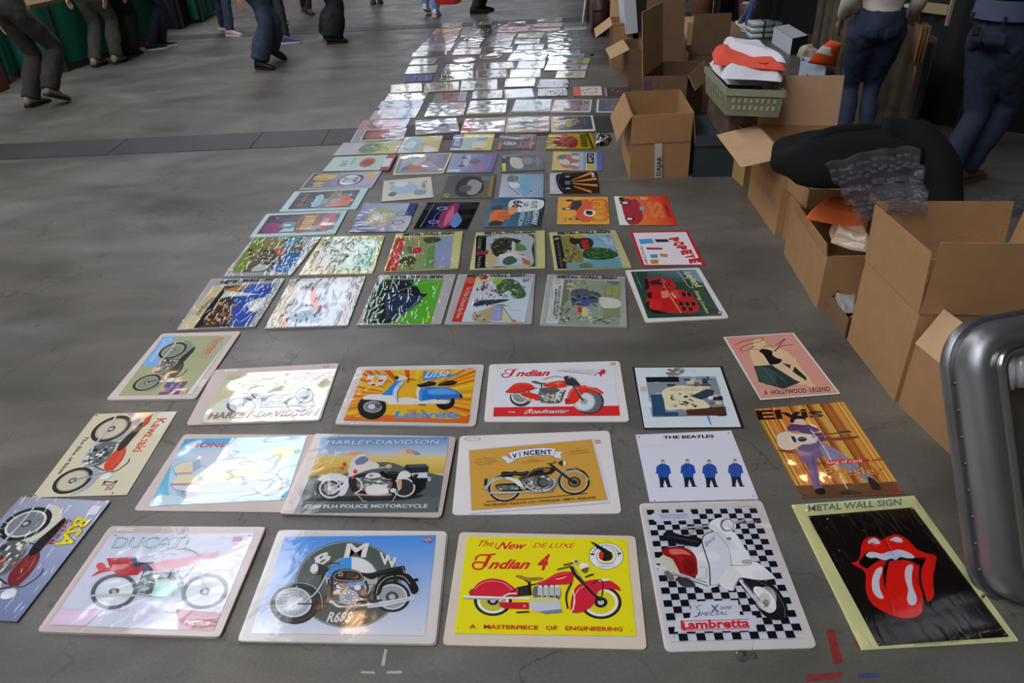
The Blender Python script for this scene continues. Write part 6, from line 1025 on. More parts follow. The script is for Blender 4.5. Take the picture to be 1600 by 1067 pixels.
far('white sign with an olive end, right file', E8, [(774,570),(1291,565),(1286,638),(769,641)], (200,202,200), ((216,218,220),(150,150,130),(176,176,120)), ink=INKP)
far('small sign with a deep blue middle at the left edge', E7, [(364,590),(686,582),(651,656),(329,666)], (170,176,170), ((60,90,120),(50,80,110),(150,160,160),(30,40,50)))
far('broad silver sign with a blue shadowed hill shape, fourth file', E8, [(329,470),(751,470),(766,591),(274,599)], (190,198,204), ((150,170,190),(214,218,222),(110,126,140)), ink=INKP)
far('thin silver and blue sign, right file', E8, [(774,515),(1221,510),(1221,566),(774,568)], (180,194,202), ((120,146,156),(206,212,216),(150,160,180)), ink=INKP)
far('thin white sign with a pale grey wave, right file', E8, [(774,465),(1181,460),(1181,512),(774,514)], (200,204,210), ((214,216,220),(150,156,170)), ink=INKP)
for i,(n_,q_,f_,cs_) in enumerate((('dark and orange sign foremost in the far left pile',[(647,81.5),(700.5,79),(696.3,85.8),(640.2,88.9)],(120,104,96),((80,80,84),(176,130,90))),
  ('pale grey sign second in the far left pile',[(661.5,67),(712,65.7),(703.6,79.2),(647,81)],(160,152,146),((140,130,126),(176,170,164))),
  ('grey and brick red sign third in the far left pile',[(673,53),(717.6,52),(711.5,65.5),(664.6,67)],(150,120,110),((176,80,60),(130,126,124),(140,70,80))),
  ('orange sign fourth in the far left pile',[(681,45),(721.9,44),(717.6,51.6),(673.7,52.8)],(190,130,70),((206,140,60),(190,170,150))),
  ('greyish sign at the very back of the left file',[(687.7,35.8),(723,34),(721.9,43.4),(682.9,44.5)],(130,120,112),((206,208,210),(110,104,100))),
  ('pinkish brown sign foremost in the second far pile',[(712.7,75.4),(756,74.6),(747.5,84),(704.2,86.4)],(160,130,118),((176,120,100),(206,206,204))),
  ('plain beige grey sign in the second far pile',[(718.8,67),(753.5,66),(748,73.6),(712.7,74.6)],(160,156,148),((150,146,138),(176,170,160))),
  ('blackish sign with white glare in the second far pile',[(726.7,58.8),(760.9,58.4),(751.7,65.6),(720,66.2)],(60,62,66),((206,208,212),(50,50,54))),  # glare painted by the pale patch colour
  ('striped multicolour sign in the second far pile',[(721.9,52.7),(768.8,52),(760.9,58),(718.8,58.6)],(140,130,120),((190,140,90),(90,110,90),(100,110,160))),
  ('brown and white mottled sign, second far pile',[(735.3,44.4),(770.6,43.4),(768.8,51.6),(731.6,52.2)],(120,104,100),((206,206,206),(80,70,70))),
  ('narrow almost black sign near the back of the second pile',[(737.7,40),(776.7,38.9),(776,43),(734,44)],(54,46,46),((110,70,60),(30,28,30))),
  ('pale greyish sign at the back of the second pile',[(740,33.4),(769.4,32.8),(768,38.3),(739,39.5)],(150,146,142),((190,190,190),(110,110,106))),
  ('white and brown sign foremost in the third far pile',[(765.6,73.8),(803,73.5),(798.8,81.3),(757,84)],(170,150,140),((216,218,220),(150,100,90))),
  ('mottled sign with a pale blue half in the third far pile',[(765,65.6),(800,65),(797.5,73),(763.8,73.8)],(150,140,130),((190,206,220),(206,200,190),(110,96,84))),
  ('salmon and lilac sign in the third far pile',[(766.3,57.5),(803.8,56.9),(800,64),(761.9,65.3)],(190,160,156),((196,110,80),(190,176,200))),
  ('small ice grey sign in the fourth far pile',[(807.5,61.3),(844.4,60.3),(843,67.5),(800.6,69)],(176,186,190),((150,170,176),(206,210,212))),
  ('pale turquoise grey sign in the fourth far pile',[(811.3,69.8),(850.6,69),(848.8,77.3),(804.4,78)],(166,180,184),((140,160,166),(196,204,206))),
  ('rearmost silver sign of the right hand far pile',[(856.3,48.5),(903,48),(904,53.2),(855.6,53.8)],(180,186,186),((206,210,212),(190,170,150))),
  ('second silver sign of the right hand far pile',[(855.6,54),(906,52.6),(907,58.5),(855.6,59.6)],(170,184,184),((206,212,212),(150,150,150))),
  ('third silver sign of the right hand far pile',[(855.6,60),(907,59),(909,64.6),(856,65.6)],(184,190,196),((214,216,220),(160,170,180))),
  ('fourth silver sign of the right hand far pile',[(856,66),(909,65),(909.5,70),(856,71)],(176,178,186),((206,208,212),(150,140,150))),
  ('foremost silver sign of the right hand far pile, with a brown end',[(856,71.3),(909.5,70.5),(907.5,76.5),(854.8,77.3)],(176,172,180),((206,206,212),(130,100,96),(150,150,170))),
  ('green and yellow edged sign among the far piles',[(809.4,51.3),(850.6,50.6),(849.4,59),(808,59.8)],(170,180,150),((110,140,90),(196,190,90),(206,210,206))),
  ('grey pink sign left of the green and yellow edged one',[(776.3,52.5),(807.5,52.3),(806,56),(774.4,56.4)],(160,146,150),((190,190,196),(170,120,124))),
  ('coral pink sign near the back',[(778.8,41.3),(827.5,40.6),(826.9,49),(776.9,51)],(196,120,120),((206,90,96),(196,180,180))),
  ('grey sign with white glints behind the coral pink one',[(778.8,34),(821.9,31.9),(821.3,39.6),(777.5,40.6)],(150,150,148),((214,216,216),(120,120,118))),  # glints painted as near white patches
  ('white sign at the very back beside the far floor strip',[(835,28.8),(878.8,28),(877.5,34.6),(834.4,35.2)],(206,206,210),((220,222,226),(170,160,160))),
  ('orange edged sign second from the back in the right files',[(834.4,35.8),(879.4,35.6),(880,41.3),(834.4,42.4)],(196,160,140),((206,140,80),(206,180,170))),
  ('pink and white sign third from the back in the right files',[(831.9,43.8),(876.3,42.8),(875.6,47.3),(830.6,48.5)],(200,160,164),((206,110,120),(214,212,214))),
  ('thin whitish strip like sign at the far right end',[(881.9,43.8),(917.5,42.3),(916.9,45.6),(881.9,46.9)],(200,200,196),((206,196,160),(190,190,190))))):
    far(n_, None, q_, f_, cs_, n=7, shr=.02, th=.004+.0011*(i%4), ink=INKP if i in (7,12,17,18,19,20,21,25,26) else INK)
# two oval plates among the far signs
for lab,c_,rx,ry,col,cc in (('oval grey tin plate among the far signs',(726,94.3),18,4.3,(110,108,116),(206,208,214)),('oval pale pink tin plate among the far signs',(767.5,88.3),18,4,(190,176,178),(190,100,110))):
    g=G(*c_); a=(G(c_[0]+rx,c_[1]).x-G(c_[0]-rx,c_[1]).x)/2; b=(G(c_[0],c_[1]-ry).y-G(c_[0],c_[1]+ry).y)/2
    e=empty('oval_tin_plate',g,lab,'sign',GRP); pts=[(a*math.cos(t*.2618),b*math.sin(t*.2618)) for t in range(24)]
    bm=bmesh.new(); prism(bm,pts,0,.006); s_=bmo('printed_sheet',bm,CARDC['white'],e)
    A=Art((g.x,g.y),.0062); A.m=lambda x,y:(x,y); A.ell((0,0),a*.93,b*.93,col); A.ell((a*.1,0),a*.6,b*.6,cc); A.ell((-.1*a,-.1*b),a*.3,b*.3,tuple(v*.8 for v in col)); A.build('artwork',s_,INKP)
# ---------------------------------------------------------------- cartons and goods
KRAFT=mat('kraft_cardboard',(150,114,76),.8,gain=1.45,noise=.05,nscale=20,bump=.0004,bscale=60); KRAFTI=mat('kraft_pale',(170,138,104),.8,gain=1.5,noise=.05,nscale=18,bump=.0004,bscale=60)
KRAFTD=mat('kraft_brown',(116,88,66),.8,gain=1.3,noise=.06,nscale=12,bump=.0004,bscale=60)
def carton(label, tfl, tfr, h, back=None, depth=.35, z0=0., m=None, flaps=(), name='cardboard_box', cat='box', group='cardboard boxes beside the rows of signs', fm=None, closed=False, prints=()):
    m = m or KRAFT; fm = fm or m; zt = z0+h; a = G(*tfl,zt); b = G(*tfr,zt); u = (b-a); 
    if back: d = G(*back,zt)-a
    else: d = Vector((-u.y,u.x,0)).normalized()*depth
    a0 = Vector((a.x,a.y,0)); root = empty(name, (a.x+(u.x+d.x)/2, a.y+(u.y+d.y)/2, z0), label, cat, group); o = root.location
    c = [Vector((p.x-o.x,p.y-o.y,0)) for p in (a,b,b+d,a+d)]; t=.005; up=Vector((0,0,h)); bm = bmesh.new()
    cen = sum(c,Vector())/4
    for i in range(4):
        p,q = c[i],c[(i+1)%4]; slab(bm, p,q,q+up,p+up, -t)
    pl_=[bm.verts.new(x+Vector((0,0,.002))) for x in c]; bm.faces.new(pl_)
    if closed: bm.faces.new([bm.verts.new(x+up) for x in c])
    bmo('box_body', bm, m, root)
    S = dict(F=(0,1),R=(1,2),B=(2,3),L=(3,0))
    for side,ln,ang,*sk in flaps:
        i,j = S[side]; p,q = c[i]+up, c[j]+up; n = ((p+q)/2-cen-up); n.z=0; e=(q-p).normalized(); n=(n-e*n.dot(e)).normalized()
        A_=math.radians(ang); v = Vector((0,0,1))*math.cos(A_)+n*math.sin(A_); off=n*.003 if ang>90 else Vector()
        bm = bmesh.new(); s0=e*(sk[0] if sk else 0.004); slab(bm, p+s0*0+off,q+off,q-e*abs(s0.length)+v*ln+off,p+e*abs(s0.length)+v*ln+off, .004); bmo('flap', bm, fm, root)
    root['_c']=[list(x) for x in c]; root['_h']=h; return root
def face_print(r, side, s, u0, v0, u1, v1, col, bold=.03, vert=False, name='printed_lettering', out=.007):
    c=[Vector(x) for x in r['_c']]; h=r['_h']; i,j=dict(F=(0,1),R=(1,2),B=(2,3),L=(3,0))[side]; p,q=c[i],c[j]; n=((p+q)/2-sum(c,Vector())/4); e=(q-p).normalized(); n=(n-e*n.dot(e)); n.z=0; n.normalize()
    V,F=glyphs(s,bold); W=[]
    for x,y in V:
        a,b_=(u0+(u1-u0)*x, v0+(v1-v0)*y) if not vert else (u1-(u1-u0)*y, v0+(v1-v0)*x)
        W.append(p+(q-p)*a+Vector((0,0,h*b_))+n*out)
    return mesh(name, W, F, mat('print_%d_%d_%d'%col,col,.7), r)
def clean(r):
    for k in ('_c','_h'):
        if k in r: del r[k]
HB=ZT((986,280),180)
b1=carton('open box with a taped printed strip, nearest to the rows of signs', (988,181),(1084,176),HB,back=(975,144),flaps=(('L',.16,152),('R',.2,172),('F',.155,179)),m=KRAFT)
bm=bmesh.new(); c_=[Vector(x) for x in b1['_c']]; u_=(c_[1]-c_[0]); n_=Vector((u_.y,-u_.x,0)).normalized()
p_=c_[0]+u_*.42+n_*.0065+Vector((0,0,.005)); slab(bm,p_+Vector((0,0,0)),p_+u_*.13,p_+u_*.10+Vector((0,0,HB*.55)),p_-u_*.03+Vector((0,0,HB*.55)),.0006); bmo('packing_tape',bm,mat('white_tape',(186,176,170),.35),b1)
face_print(b1,'F','DAJAR',.45,.05,.52,.36,(40,38,40),.04,vert=True,out=.0085)
bm=bmesh.new()
b2=carton('tall open box with a raised flap and violet letters behind the taped one', (1004.6,119.4),(1075,117.8),.42,back=(1036,96),flaps=(('L',.36,4),('R',.1,150)),m=KRAFTD,fm=KRAFTI)
face_print(b2,'F','OX',.03,.80,.17,.98,(96,80,120),.05,vert=True,out=.007); face_print(b2,'F','EZ',.28,.86,.36,.97,(110,90,116),.0,vert=True,out=.007)
c_=[Vector(x) for x in b2['_c']]; u_=c_[1]-c_[0]; n_=Vector((u_.y,-u_.x,0)).normalized(); 
bm=bmesh.new(); pts=[c_[0]+u_*(.5+.17*math.cos(t*.393))+n_*.0068+Vector((0,0,.42*(.42+.16*math.sin(t*.393)))) for t in range(16)]; bm.faces.new([bm.verts.new(p) for p in pts]); bmo('hand_hole',bm,mat('hole_dark',(26,20,18),.9),b2)  # flat dark patch stands for the shaded inside of the hole
b3=carton('wide box with an upright back panel and hand slot, behind the violet lettered one', (1009,64),(1073,63),.5,depth=.3,m=KRAFTD,fm=KRAFTD,flaps=(('B',.34,0),))
c_=[Vector(x) for x in b3['_c']]; u_=c_[1]-c_[0]; n_=Vector((u_.y,-u_.x,0)).normalized(); bm=bmesh.new(); p_=c_[3]+u_*.38+n_*.008+Vector((0,0,.5+.29)); slab(bm,p_,p_+u_*.27,p_+u_*.27+Vector((0,0,.035)),p_+Vector((0,0,.035)),.001); bmo('hand_slot',bm,mat('hole_dark'),b3)  # thin dark plate painted for the shade inside the slot
b4=carton('brown box with a tall front panel between the slotted box and the crate stack', (1078,86),(1137,84),.36,depth=.34,m=KRAFTD,fm=KRAFTD,flaps=(('F',.27,3),('R',.18,25)))
b4b=carton('small pale box top showing over the brown box', (1075,36),(1109,34),.42,depth=.3,m=KRAFTI,closed=True)
face_print(b4b,'F','S',.2,.6,.3,.75,(120,60,40),.03)
ca=carton('narrow open box with spread flaps beside the dark leather cases', (957,39),(990,38),.36,depth=.42,m=KRAFT,fm=KRAFTI,flaps=(('L',.17,125),('F',.02,30),('B',.15,20)))
ca2=carton('box with a raised flap on top, right behind the narrow one', (953,0),(985,0),.45,depth=.4,m=KRAFT,fm=KRAFTI,flaps=(('L',.16,60),('R',.1,100)))
cb=carton('brown box holding the white and black carton, flap spread to the left', (984,77),(1009,76),.3,depth=.4,m=KRAFTD,fm=KRAFTI,flaps=(('L',.16,115),))
ct=carton('long pale box far behind with a green bottle beside it', (1000,9),(1042,7),.5,depth=.4,m=KRAFTI,closed=True)
# appliance carton standing on the brown one
g=G(986,52,.32); e=empty('appliance_box',(g.x+.08,g.y+.3,.30),'white and black appliance box tilted on a brown box','box'); e.rotation_euler=(0,-.12,.0)
bm=bmesh.new(); box(bm,(-.05,0,.22),.1,.34,.44); bmo('white_panel',bm,mat('box_white',(196,200,206),.5),e)
bm=bmesh.new(); box(bm,(.07,0,.215),.14,.335,.43); bmo('black_panel',bm,mat('box_black',(34,36,38),.5),e)
g=G(981,88,0); e=empty('wrapped_parcel',(g.x,g.y+.12,0),'pinkish parcel in clear plastic leaning on the brown box','parcel'); bm=bmesh.new(); box(bm,(0,0,.2),.07,.22,.4,0,.08); bmo('parcel_body',bm,mat('parcel_pink',(176,150,130),.6,noise=.2,nscale=14),e)
bm=bmesh.new(); box(bm,(0,0,.21),.085,.24,.43,0,.08); bmo('plastic_wrap',bm,FILM,e)
# leather cases
LE=mat('dark_brown_leather',(66,42,38),.45,noise=.2,nscale=9,bump=.001,bscale=50)
for nm,lab,pa,z0,w_,d_,h_ in (('suitcase','dark brown upright leather case nearest the narrow open box',(926,58),0,.17,.36,.42),('suitcase','taller dark brown leather trunk behind the smaller case',(919,40),0,.24,.4,.72)):
    g=G(*pa); e=empty(nm,(g.x+w_/2,g.y+d_/2,z0),lab,'suitcase','leather cases'); bm=bmesh.new(); box(bm,(0,0,h_/2),w_,d_,h_); bmesh.ops.bevel(bm,geom=list(bm.edges),offset=.02,segments=2,affect='EDGES'); bmo('case_body',bm,LE,e,True)
    bm=bmesh.new(); box(bm,(0,-d_/2-.002,h_*.6),w_+.006,.01,.012); bmo('lid_seam',bm,mat('hole_dark'),e)
    for s in (-1,1): bm=bmesh.new(); box(bm,(s*w_*.42,-d_/2+.01,.02),.03,.03,.045); bmo('corner_guard',bm,mat('case_metal',(90,84,78),.4,metal=.7),e)
g0=G(910,40); bm=bmesh.new(); tube(bm,[(0,0,0),(.05,.12,.28)],.012,8); tube(bm,[(.05,.12,.28),(.055,.13,.6)],.010,8); o=bmo('stand_leg',bm,mat('white_paint',(196,196,196),.4),None,True); o.name='easel_stand'; o.location=g0; tag(o,'white easel leg standing left of the leather cases','easel')
g0=G(924,110/6.15*0+86,0); bm=bmesh.new(); box(bm,(0,0,.008),.03,.02,.016,.5); o=bmo('pebble_scrap',bm,mat('dark_scrap',(50,40,30),.7)); o.location=G(925,87); tag(o,'tiny dark scrap on the floor right of the far signs','scrap')
# green bottles and basket
GB=mat('bottle_green',(30,84,40),.12,coat=1)
def bottle(px,z0,lab,h=.3,m=GB,x=1.):
    g=G(px[0],px[1],z0); e=empty('bottle',g,lab,'bottle','bottles'); bm=bmesh.new(); r=.037*x; lathe(bm,(0,0,0),[(r*.9,0),(r,.01),(r,h*.6),(r*.75,h*.68),(r*.35,h*.76),(r*.32,h*.97),(r*.36,h)],16); bmo('bottle_body',bm,m,e,True)
    bm=bmesh.new(); lathe(bm,(0,0,0),[(r*1.01,h*.2),(r*1.01,h*.5)],16,False); bmo('bottle_label',bm,mat('bottle_paper',(170,170,150),.6),e,True)
bottle((1066,9),.5,'green glass bottle behind the wide slotted box'); bottle((1082,130),0,'black bottle squeezed between the brown box and the crate stack',.42,mat('bottle_black',(20,22,24),.15,coat=1),.9)
bk=mat('wicker_brown',(96,58,42),.7,noise=.3,nscale=30,bump=.004,bscale=60)
for pa,lab,r_,h_ in (((1100,34),'brown wicker basket holding blue cloth behind the boxes',.13,.3),((1176,42),'brown wicker basket beside the white sneakers',.13,.22)):
    g=G(*pa); e=empty('wicker_basket',(g.x,g.y+r_,0),lab,'basket','wicker baskets'); bm=bmesh.new(); lathe(bm,(0,0,0),[(r_*.8,0),(r_*.95,h_*.5),(r_,h_),(r_*.93,h_),(r_*.88,h_*.5)],20,False); bmo('basket_wall',bm,bk,e,True)
    bm=bmesh.new(); lathe(bm,(0,0,0),[(r_*.8,.01),(r_*.01,.011)],20,False); bmo('basket_floor',bm,bk,e)
    bm=bmesh.new(); bmesh.ops.create_icosphere(bm,subdivisions=3,radius=r_*.85); 
    for v in bm.verts: v.co.z=v.co.z*.5+h_*.85+.01*math.sin(v.co.x*60)
    o=bmo('folded_cloth',bm,mat('cloth_blue',(90,120,150),.9) if pa[0]==1100 else mat('paper_white',(176,176,160),.8),None,True); o.location=(g.x,g.y+r_,0); tag(o,'bundle of cloth inside the wicker basket behind the boxes' if pa[0]==1100 else 'crumpled white paper inside the basket by the sneakers','cloth')
g=G(1114,36); bm=bmesh.new(); box(bm,(0,0,.6),.03,.03,1.2); o=bmo('wooden_post',bm,mat('raw_wood',(150,134,104),.7)); o.location=g; tag(o,'slim pale wooden post standing behind the brown box','post')
# dark case and the crate stack
DK=mat('dark_teal_plastic',(44,56,60),.45,noise=.1)
HC=ZT((1087,277),213)
dc=carton('long dark teal plastic case flat on the floor under the crate stack', (1088,213),(1180,211),HC,depth=.42,m=DK,closed=True,name='plastic_case',cat='case',group='storage under the crates')
bm=bmesh.new(); c_=[Vector(x) for x in dc['_c']]; o_=Vector((0,0,HC*.78)); 
slab(bm,c_[0]+o_-Vector((.006,.008,0)),c_[1]+o_-Vector((-.006,.008,0)),c_[1]+o_+Vector((.006,-.008,HC*.24)),c_[0]+o_+Vector((-.006,-.008,HC*.24)),.006); bmo('case_lid_rim',bm,mat('dark_teal_rim',(56,66,70),.4),dc)
z1=HC+.004; PB=mat('printed_fruit_box',(92,74,64),.7,noise=.35,nscale=7)
pbx=carton('printed brown fruit box supporting the crates', (1141,181),(1230,183),.14,back=(1108,146),z0=z1,m=PB,closed=True,group='storage under the crates')
z2=z1+.144
def crate(label,corner,right,back,z0,h,m,rim):
    zt=z0+h; a=G(*corner,zt); b=G(*right,zt); d=G(*back,zt)-a; u=b-a; root=empty('plastic_crate',((a+(u+d)/2).x,(a+(u+d)/2).y,z0),label,'crate','plastic crates'); o=root.location
    c=[Vector((p.x-o.x,p.y-o.y,0)) for p in (a,b,b+d,a+d)]; bm=bmesh.new(); bm.faces.new([bm.verts.new(x*.9+Vector((0,0,.004))) for x in c])
    for i in range(4):
        p,q=c[i],c[(i+1)%4]; slab(bm,p*.92,q*.92,q+Vector((0,0,h)),p+Vector((0,0,h)),-.004)
    bmo('crate_wall',bm,m,root); bm=bmesh.new()
    for i in range(4): 
        p,q=c[i]*1.02,c[(i+1)%4]*1.02; slab(bm,p+Vector((0,0,h-.03)),q+Vector((0,0,h-.03)),q+Vector((0,0,h)),p+Vector((0,0,h)),-.012)
    bmo('crate_rim',bm,rim,root)
    for i in (0,3):
        p,q=c[i],c[(i+1)%4]; n=((p+q)/2); n.z=0; n.normalize(); bm=bmesh.new()
        for k in range(8):
            for r_ in range(2):
                x=p+(q-p)*(.1+.105*k); s=.945+.02*r_; zz=h*(.25+.27*r_); e_=(q-p).normalized(); y=x*(.925+.075*(zz/h)) if 0 else x*(.92+.08*zz/h); slab(bm,y+n*.004+Vector((0,0,zz)),y+n*.004+e_*.014+Vector((0,0,zz)),y+n*.006+e_*.014+Vector((0,0,zz+h*.16)),y+n*.006+Vector((0,0,zz+h*.16)),.001)
        o2=bmo('vent_slot',bm,mat('crate_slot_pale',(150,150,128),.6),root); o2['kind']='stuff'
    return root,a,u,d,zt
CG=mat('grey_green_plastic',(116,120,98),.5,noise=.06); CB=mat('black_plastic',(36,42,40),.45)
crate('black plastic crate under the grey green crate',(1139,161),(1232,163),(1105,124),z2,.07,CB,CB)
z3=z2+.072
_,ca_,cu,cd,zt=crate('grey green plastic crate heaped with folded shirts',(1136,139),(1228,142),(1102,104),z3,.13,CG,mat('grey_green_rim',(130,134,112),.5))
def cloth(name,label,cat,pts,zs,m,th=.03,group=None,seed=1,wr=.006,res=20):
    """a folded piece of cloth: px outline quad TL TR BR BL at height zs"""
    q=[G(*p,z) for p,z in zip(pts,zs)]; c=sum(q,Vector())/4; V=[];F=[]; R=random.Random(seed); ph=[R.uniform(0,6) for _ in range(6)]
    n=res
    for s in (0,1):
        for j in range(n+1):
            for i in range(n+1):
                u,v=i/n,j/n; p=(1-v)*((1-u)*q[0]+u*q[1])+v*((1-u)*q[3]+u*q[2])
                ed=min(1,7*min(u,1-u,v,1-v))**.5; wv=wr*(math.sin(u*7+ph[0]+2*math.sin(v*4+ph[1]))+.7*math.sin(v*9+ph[2]+3*u)+.3*math.sin((u+v)*15+ph[3]))
                off=Vector((wr*1.3*math.sin(v*5+ph[4])*abs(2*u-1), wr*1.3*math.sin(u*5+ph[5])*abs(2*v-1),0))
                V.append(p-c+off+Vector((0,0,(th*ed+wv*ed) if s else -th*.15*ed)))
    N=(n+1)**2
    for s in (0,1):
        for j in range(n):
            for i in range(n):
                a=s*N+j*(n+1)+i; f=(a,a+1,a+n+2,a+n+1); F.append(f if not s else f[::-1])
    for i in range(n):
        for a,b in ((i,i+1),(n*(n+1)+i+1,n*(n+1)+i),((i+1)*(n+1),i*(n+1)),(i*(n+1)+n,(i+1)*(n+1)+n)): F.append((b,a,a+N,b+N))
    o=mesh(name,V,F,m,None,True); o.location=c; return tag(o,label,cat,group)
WC=mat('white_cotton',(206,204,212),.9,bump=.003,bscale=25); OC=mat('coral_red_cotton',(200,76,56),.9,gain=1.5,bump=.004,bscale=22)
zc=zt
SG='folded shirts heaped in the crate'
cloth('folded_shirt','rolled white shirt at the bottom of the heap in the crate','shirt',[(1108,98),(1226,118),(1212,134),(1134,132)],[zc,zc,zc-.02,zc-.02],WC,.05,SG,1)
cloth('folded_shirt','white printed shirt in the middle of the heap','shirt',[(1116,92),(1222,106),(1222,128),(1128,122)],[zc+.04]*4,WC,.045,SG,2)
o=cloth('folded_shirt','coral red shirt in the heap with a sleeve hanging down','shirt',[(1116,80),(1222,92),(1226,110),(1112,101)],[zc+.085]*4,OC,.045,SG,3)
cloth('shirt_sleeve','coral red cloth hanging over the front of the heap','shirt',[(1184,98),(1206,99),(1210,118),(1197,126)],[zc+.11,zc+.11,zc+.03,zc+.01],OC,.02,SG,4)
cloth('folded_shirt','white shirt lying on top of the coral red one','shirt',[(1132,66),(1190,78),(1228,98),(1136,82)],[zc+.12]*4,WC,.04,SG,5)
# boxes in the right foreground
hD=ZT((1217,368),245)
bD=carton('tall open box with a square flap standing up and another spread wide', (1230,245),(1372,247),hD,back=(1183,195),m=KRAFT,fm=KRAFTI,flaps=(('B',.235,6),('L',.2,102)))
e_=carton('torn low box lying behind the tall open one', (1172,207),(1200,205),.30,depth=.2,m=mat('kraft_yellowish',(176,142,90),.8),flaps=(('L',.06,60),))
hF=ZT((1279,482),401)
bF=carton('low box with an orange cloth and a beige parcel in it', (1292.7,401),(1392,399),hF,back=(1237,323),m=KRAFT,flaps=(('L',.05,8),))
bE=carton('small closed box under the black padded jacket', (1264.7,296),(1360,299),.09,back=(1232,264),z0=hF+.004,m=KRAFT,closed=True)
bS=carton('plain box behind the low one, carrying the small closed box', (1252,322),(1385,322),hF-.004,back=(1226,288),m=KRAFT,closed=True)
hI=ZT((1322,528),499)
bI=carton('very small open box with a plastic bag in it', (1325.7,499),(1362,470),hI,back=(1297,462),m=KRAFTD)
hG=ZT((1405,627),490)
bG=carton('biggest open box with all flaps up, in front of the padded jacket', (1437,490),(1680,494),hG,back=(1353,404),m=KRAFT,fm=KRAFT,flaps=(('L',.2,3),('F',.23,-3,.008),('B',.2,8),('R',.2,6)))
hH=ZT((1407,632),537)
bH=carton('carton with one long slanting side, half behind the metal casing', (1535,622),(1700,604),hH,back=(1431,537),m=KRAFT,fm=KRAFTI,flaps=(('L',.13,-28),))
for r in (b1,b2,b3,b4,b4b,ca,ca2,cb,ct,dc,pbx,bD,e_,bF,bE,bS,bI,bG,bH): clean(r)
# contents
cloth('orange_cloth','orange towel stuffed in the low box','cloth',[(1306,316),(1352,345),(1354,362),(1260,340)],[hF+.10,hF+.04,hF+.02,hF+.06],mat('orange_fleece',(196,92,44),.95,gain=1.5,bump=.004,bscale=60),.06,None,6,.007)
cloth('beige_parcel','beige shiny plastic parcel behind the rim of the low box','parcel',[(1300,355),(1356,362),(1356,396),(1296,380)],[hF-.02]*4,mat('beige_shiny_plastic',(190,166,134),.25,coat=.6,bump=.006,bscale=25),.06,None,7,.006)
cloth('plastic_bag','clear plastic bag with a white note in the very small box','bag',[(1300,462),(1338,462),(1338,487),(1318,490)],[hI-.02]*4,mat('foggy_plastic',(150,146,144),.2,coat=.6,bump=.006,bscale=30),.02,None,8,.003)
o=cloth('yellow_booklet','small yellow booklet standing inside the biggest box','book',[(1438,404),(1450,402),(1450,440),(1438,444)],[hG+.06,hG+.06,hG-.03,hG-.03],mat('booklet_yellow',(190,160,60),.6),.012,None,9,.0005,4)
# black padded jacket
def lump(name,label,cat,c,s,m,seed=1,amp=.06,rot=0,sub=4,group=None):
    bm=bmesh.new(); bmesh.ops.create_icosphere(bm,subdivisions=sub,radius=1); R=random.Random(seed); ph=[R.uniform(0,6) for _ in range(9)]
    for v in bm.verts:
        x,y,z=v.co; k=1+amp*(math.sin(4*x+ph[0]+2*math.sin(3*y+ph[1]))+.6*math.sin(7*y+ph[2]+3*z)+.35*math.sin(13*x+ph[3]+5*y)); f=lambda t:math.copysign(abs(t)**.8,t)
        v.co=Vector((f(x)*s[0]*k,f(y)*s[1]*k,f(z)*s[2]*k)); 
        if v.co.z<-s[2]*.6: v.co.z=-s[2]*.6
    o=bmo(name,bm,m,None,True); o.location=c; o.rotation_euler=(0,0,rot); return tag(o,label,cat,group)
JK=mat('black_nylon',(20,22,23),.9,bump=.006,bscale=9,spec=.2); 
gj=G(1345,245,.56); bm=bmesh.new(); J=lump('padded_jacket','bulky black padded jacket thrown over the boxes','jacket',(gj.x-.0,gj.y+.10,.52),(.285,.155,.105),JK,3,.06,-.06)
gs=G(1440,255,.5); bm=bmesh.new(); tube(bm,smoothpts([(-.12,.08,.08),(.0,.06,.06),(.08,-.02,-.02),(.10,-.10,-.14),(.09,-.14,-.2)],False,4),[.065]*4+[.08]*6+[.07]*7,14); bmo('sleeve',bm,JK,J,True)
J.children[0].location=(gs.x-J.location.x-.04,gs.y-J.location.y,.0)
bm=bmesh.new(); tube(bm,smoothpts([(-.2,-.07,.05),(-.1,.0,.09),(.02,.03,.095),(.14,.05,.08),(.22,.0,.03)],False,4),[.03]*17,10); bmo('collar_roll',bm,JK,J,True)
# bubble wrap sheet: film with raised bubbles
def bubble(label,pts,zs,nx,ny,seed):
    q=[G(*p,z) for p,z in zip(pts,zs)]; c=sum(q,Vector())/4; V=[];F=[];n=24; R=random.Random(seed)
    def S(u,v):
        p=(1-v)*((1-u)*q[0]+u*q[1])+v*((1-u)*q[3]+u*q[2]); return p-c+Vector((.006*math.sin(v*20),.006*math.sin(u*17),.02*math.sin(u*3.1)*(1-.5*v)+.007*math.sin(v*38)+.004*math.sin(u*23+v*9)))
    for j in range(n*2+1):
        for i in range(n+1): V.append(S(i/n,j/(2*n)))
    for j in range(2*n):
        for i in range(n): a=j*(n+1)+i; F.append((a,a+n+1,a+n+2,a+1))
    e=empty('bubble_wrap',c,label,'bubble wrap'); mesh('film_sheet',V,F,BUB,e,True)
    bm=bmesh.new()
    for j in range(ny):
        for i in range(nx):
            p=S((i+.5)/nx,.12+.86*(j+.5)/ny); m4=Matrix.Translation(p+Vector((0,0,.004)))@Matrix.Diagonal((1,.75,.55,1))
            bmesh.ops.create_icosphere(bm,subdivisions=2,radius=.0125,matrix=m4)
    o=bmo('air_bubble',bm,BUB,e,True); o['kind']='stuff'; return e
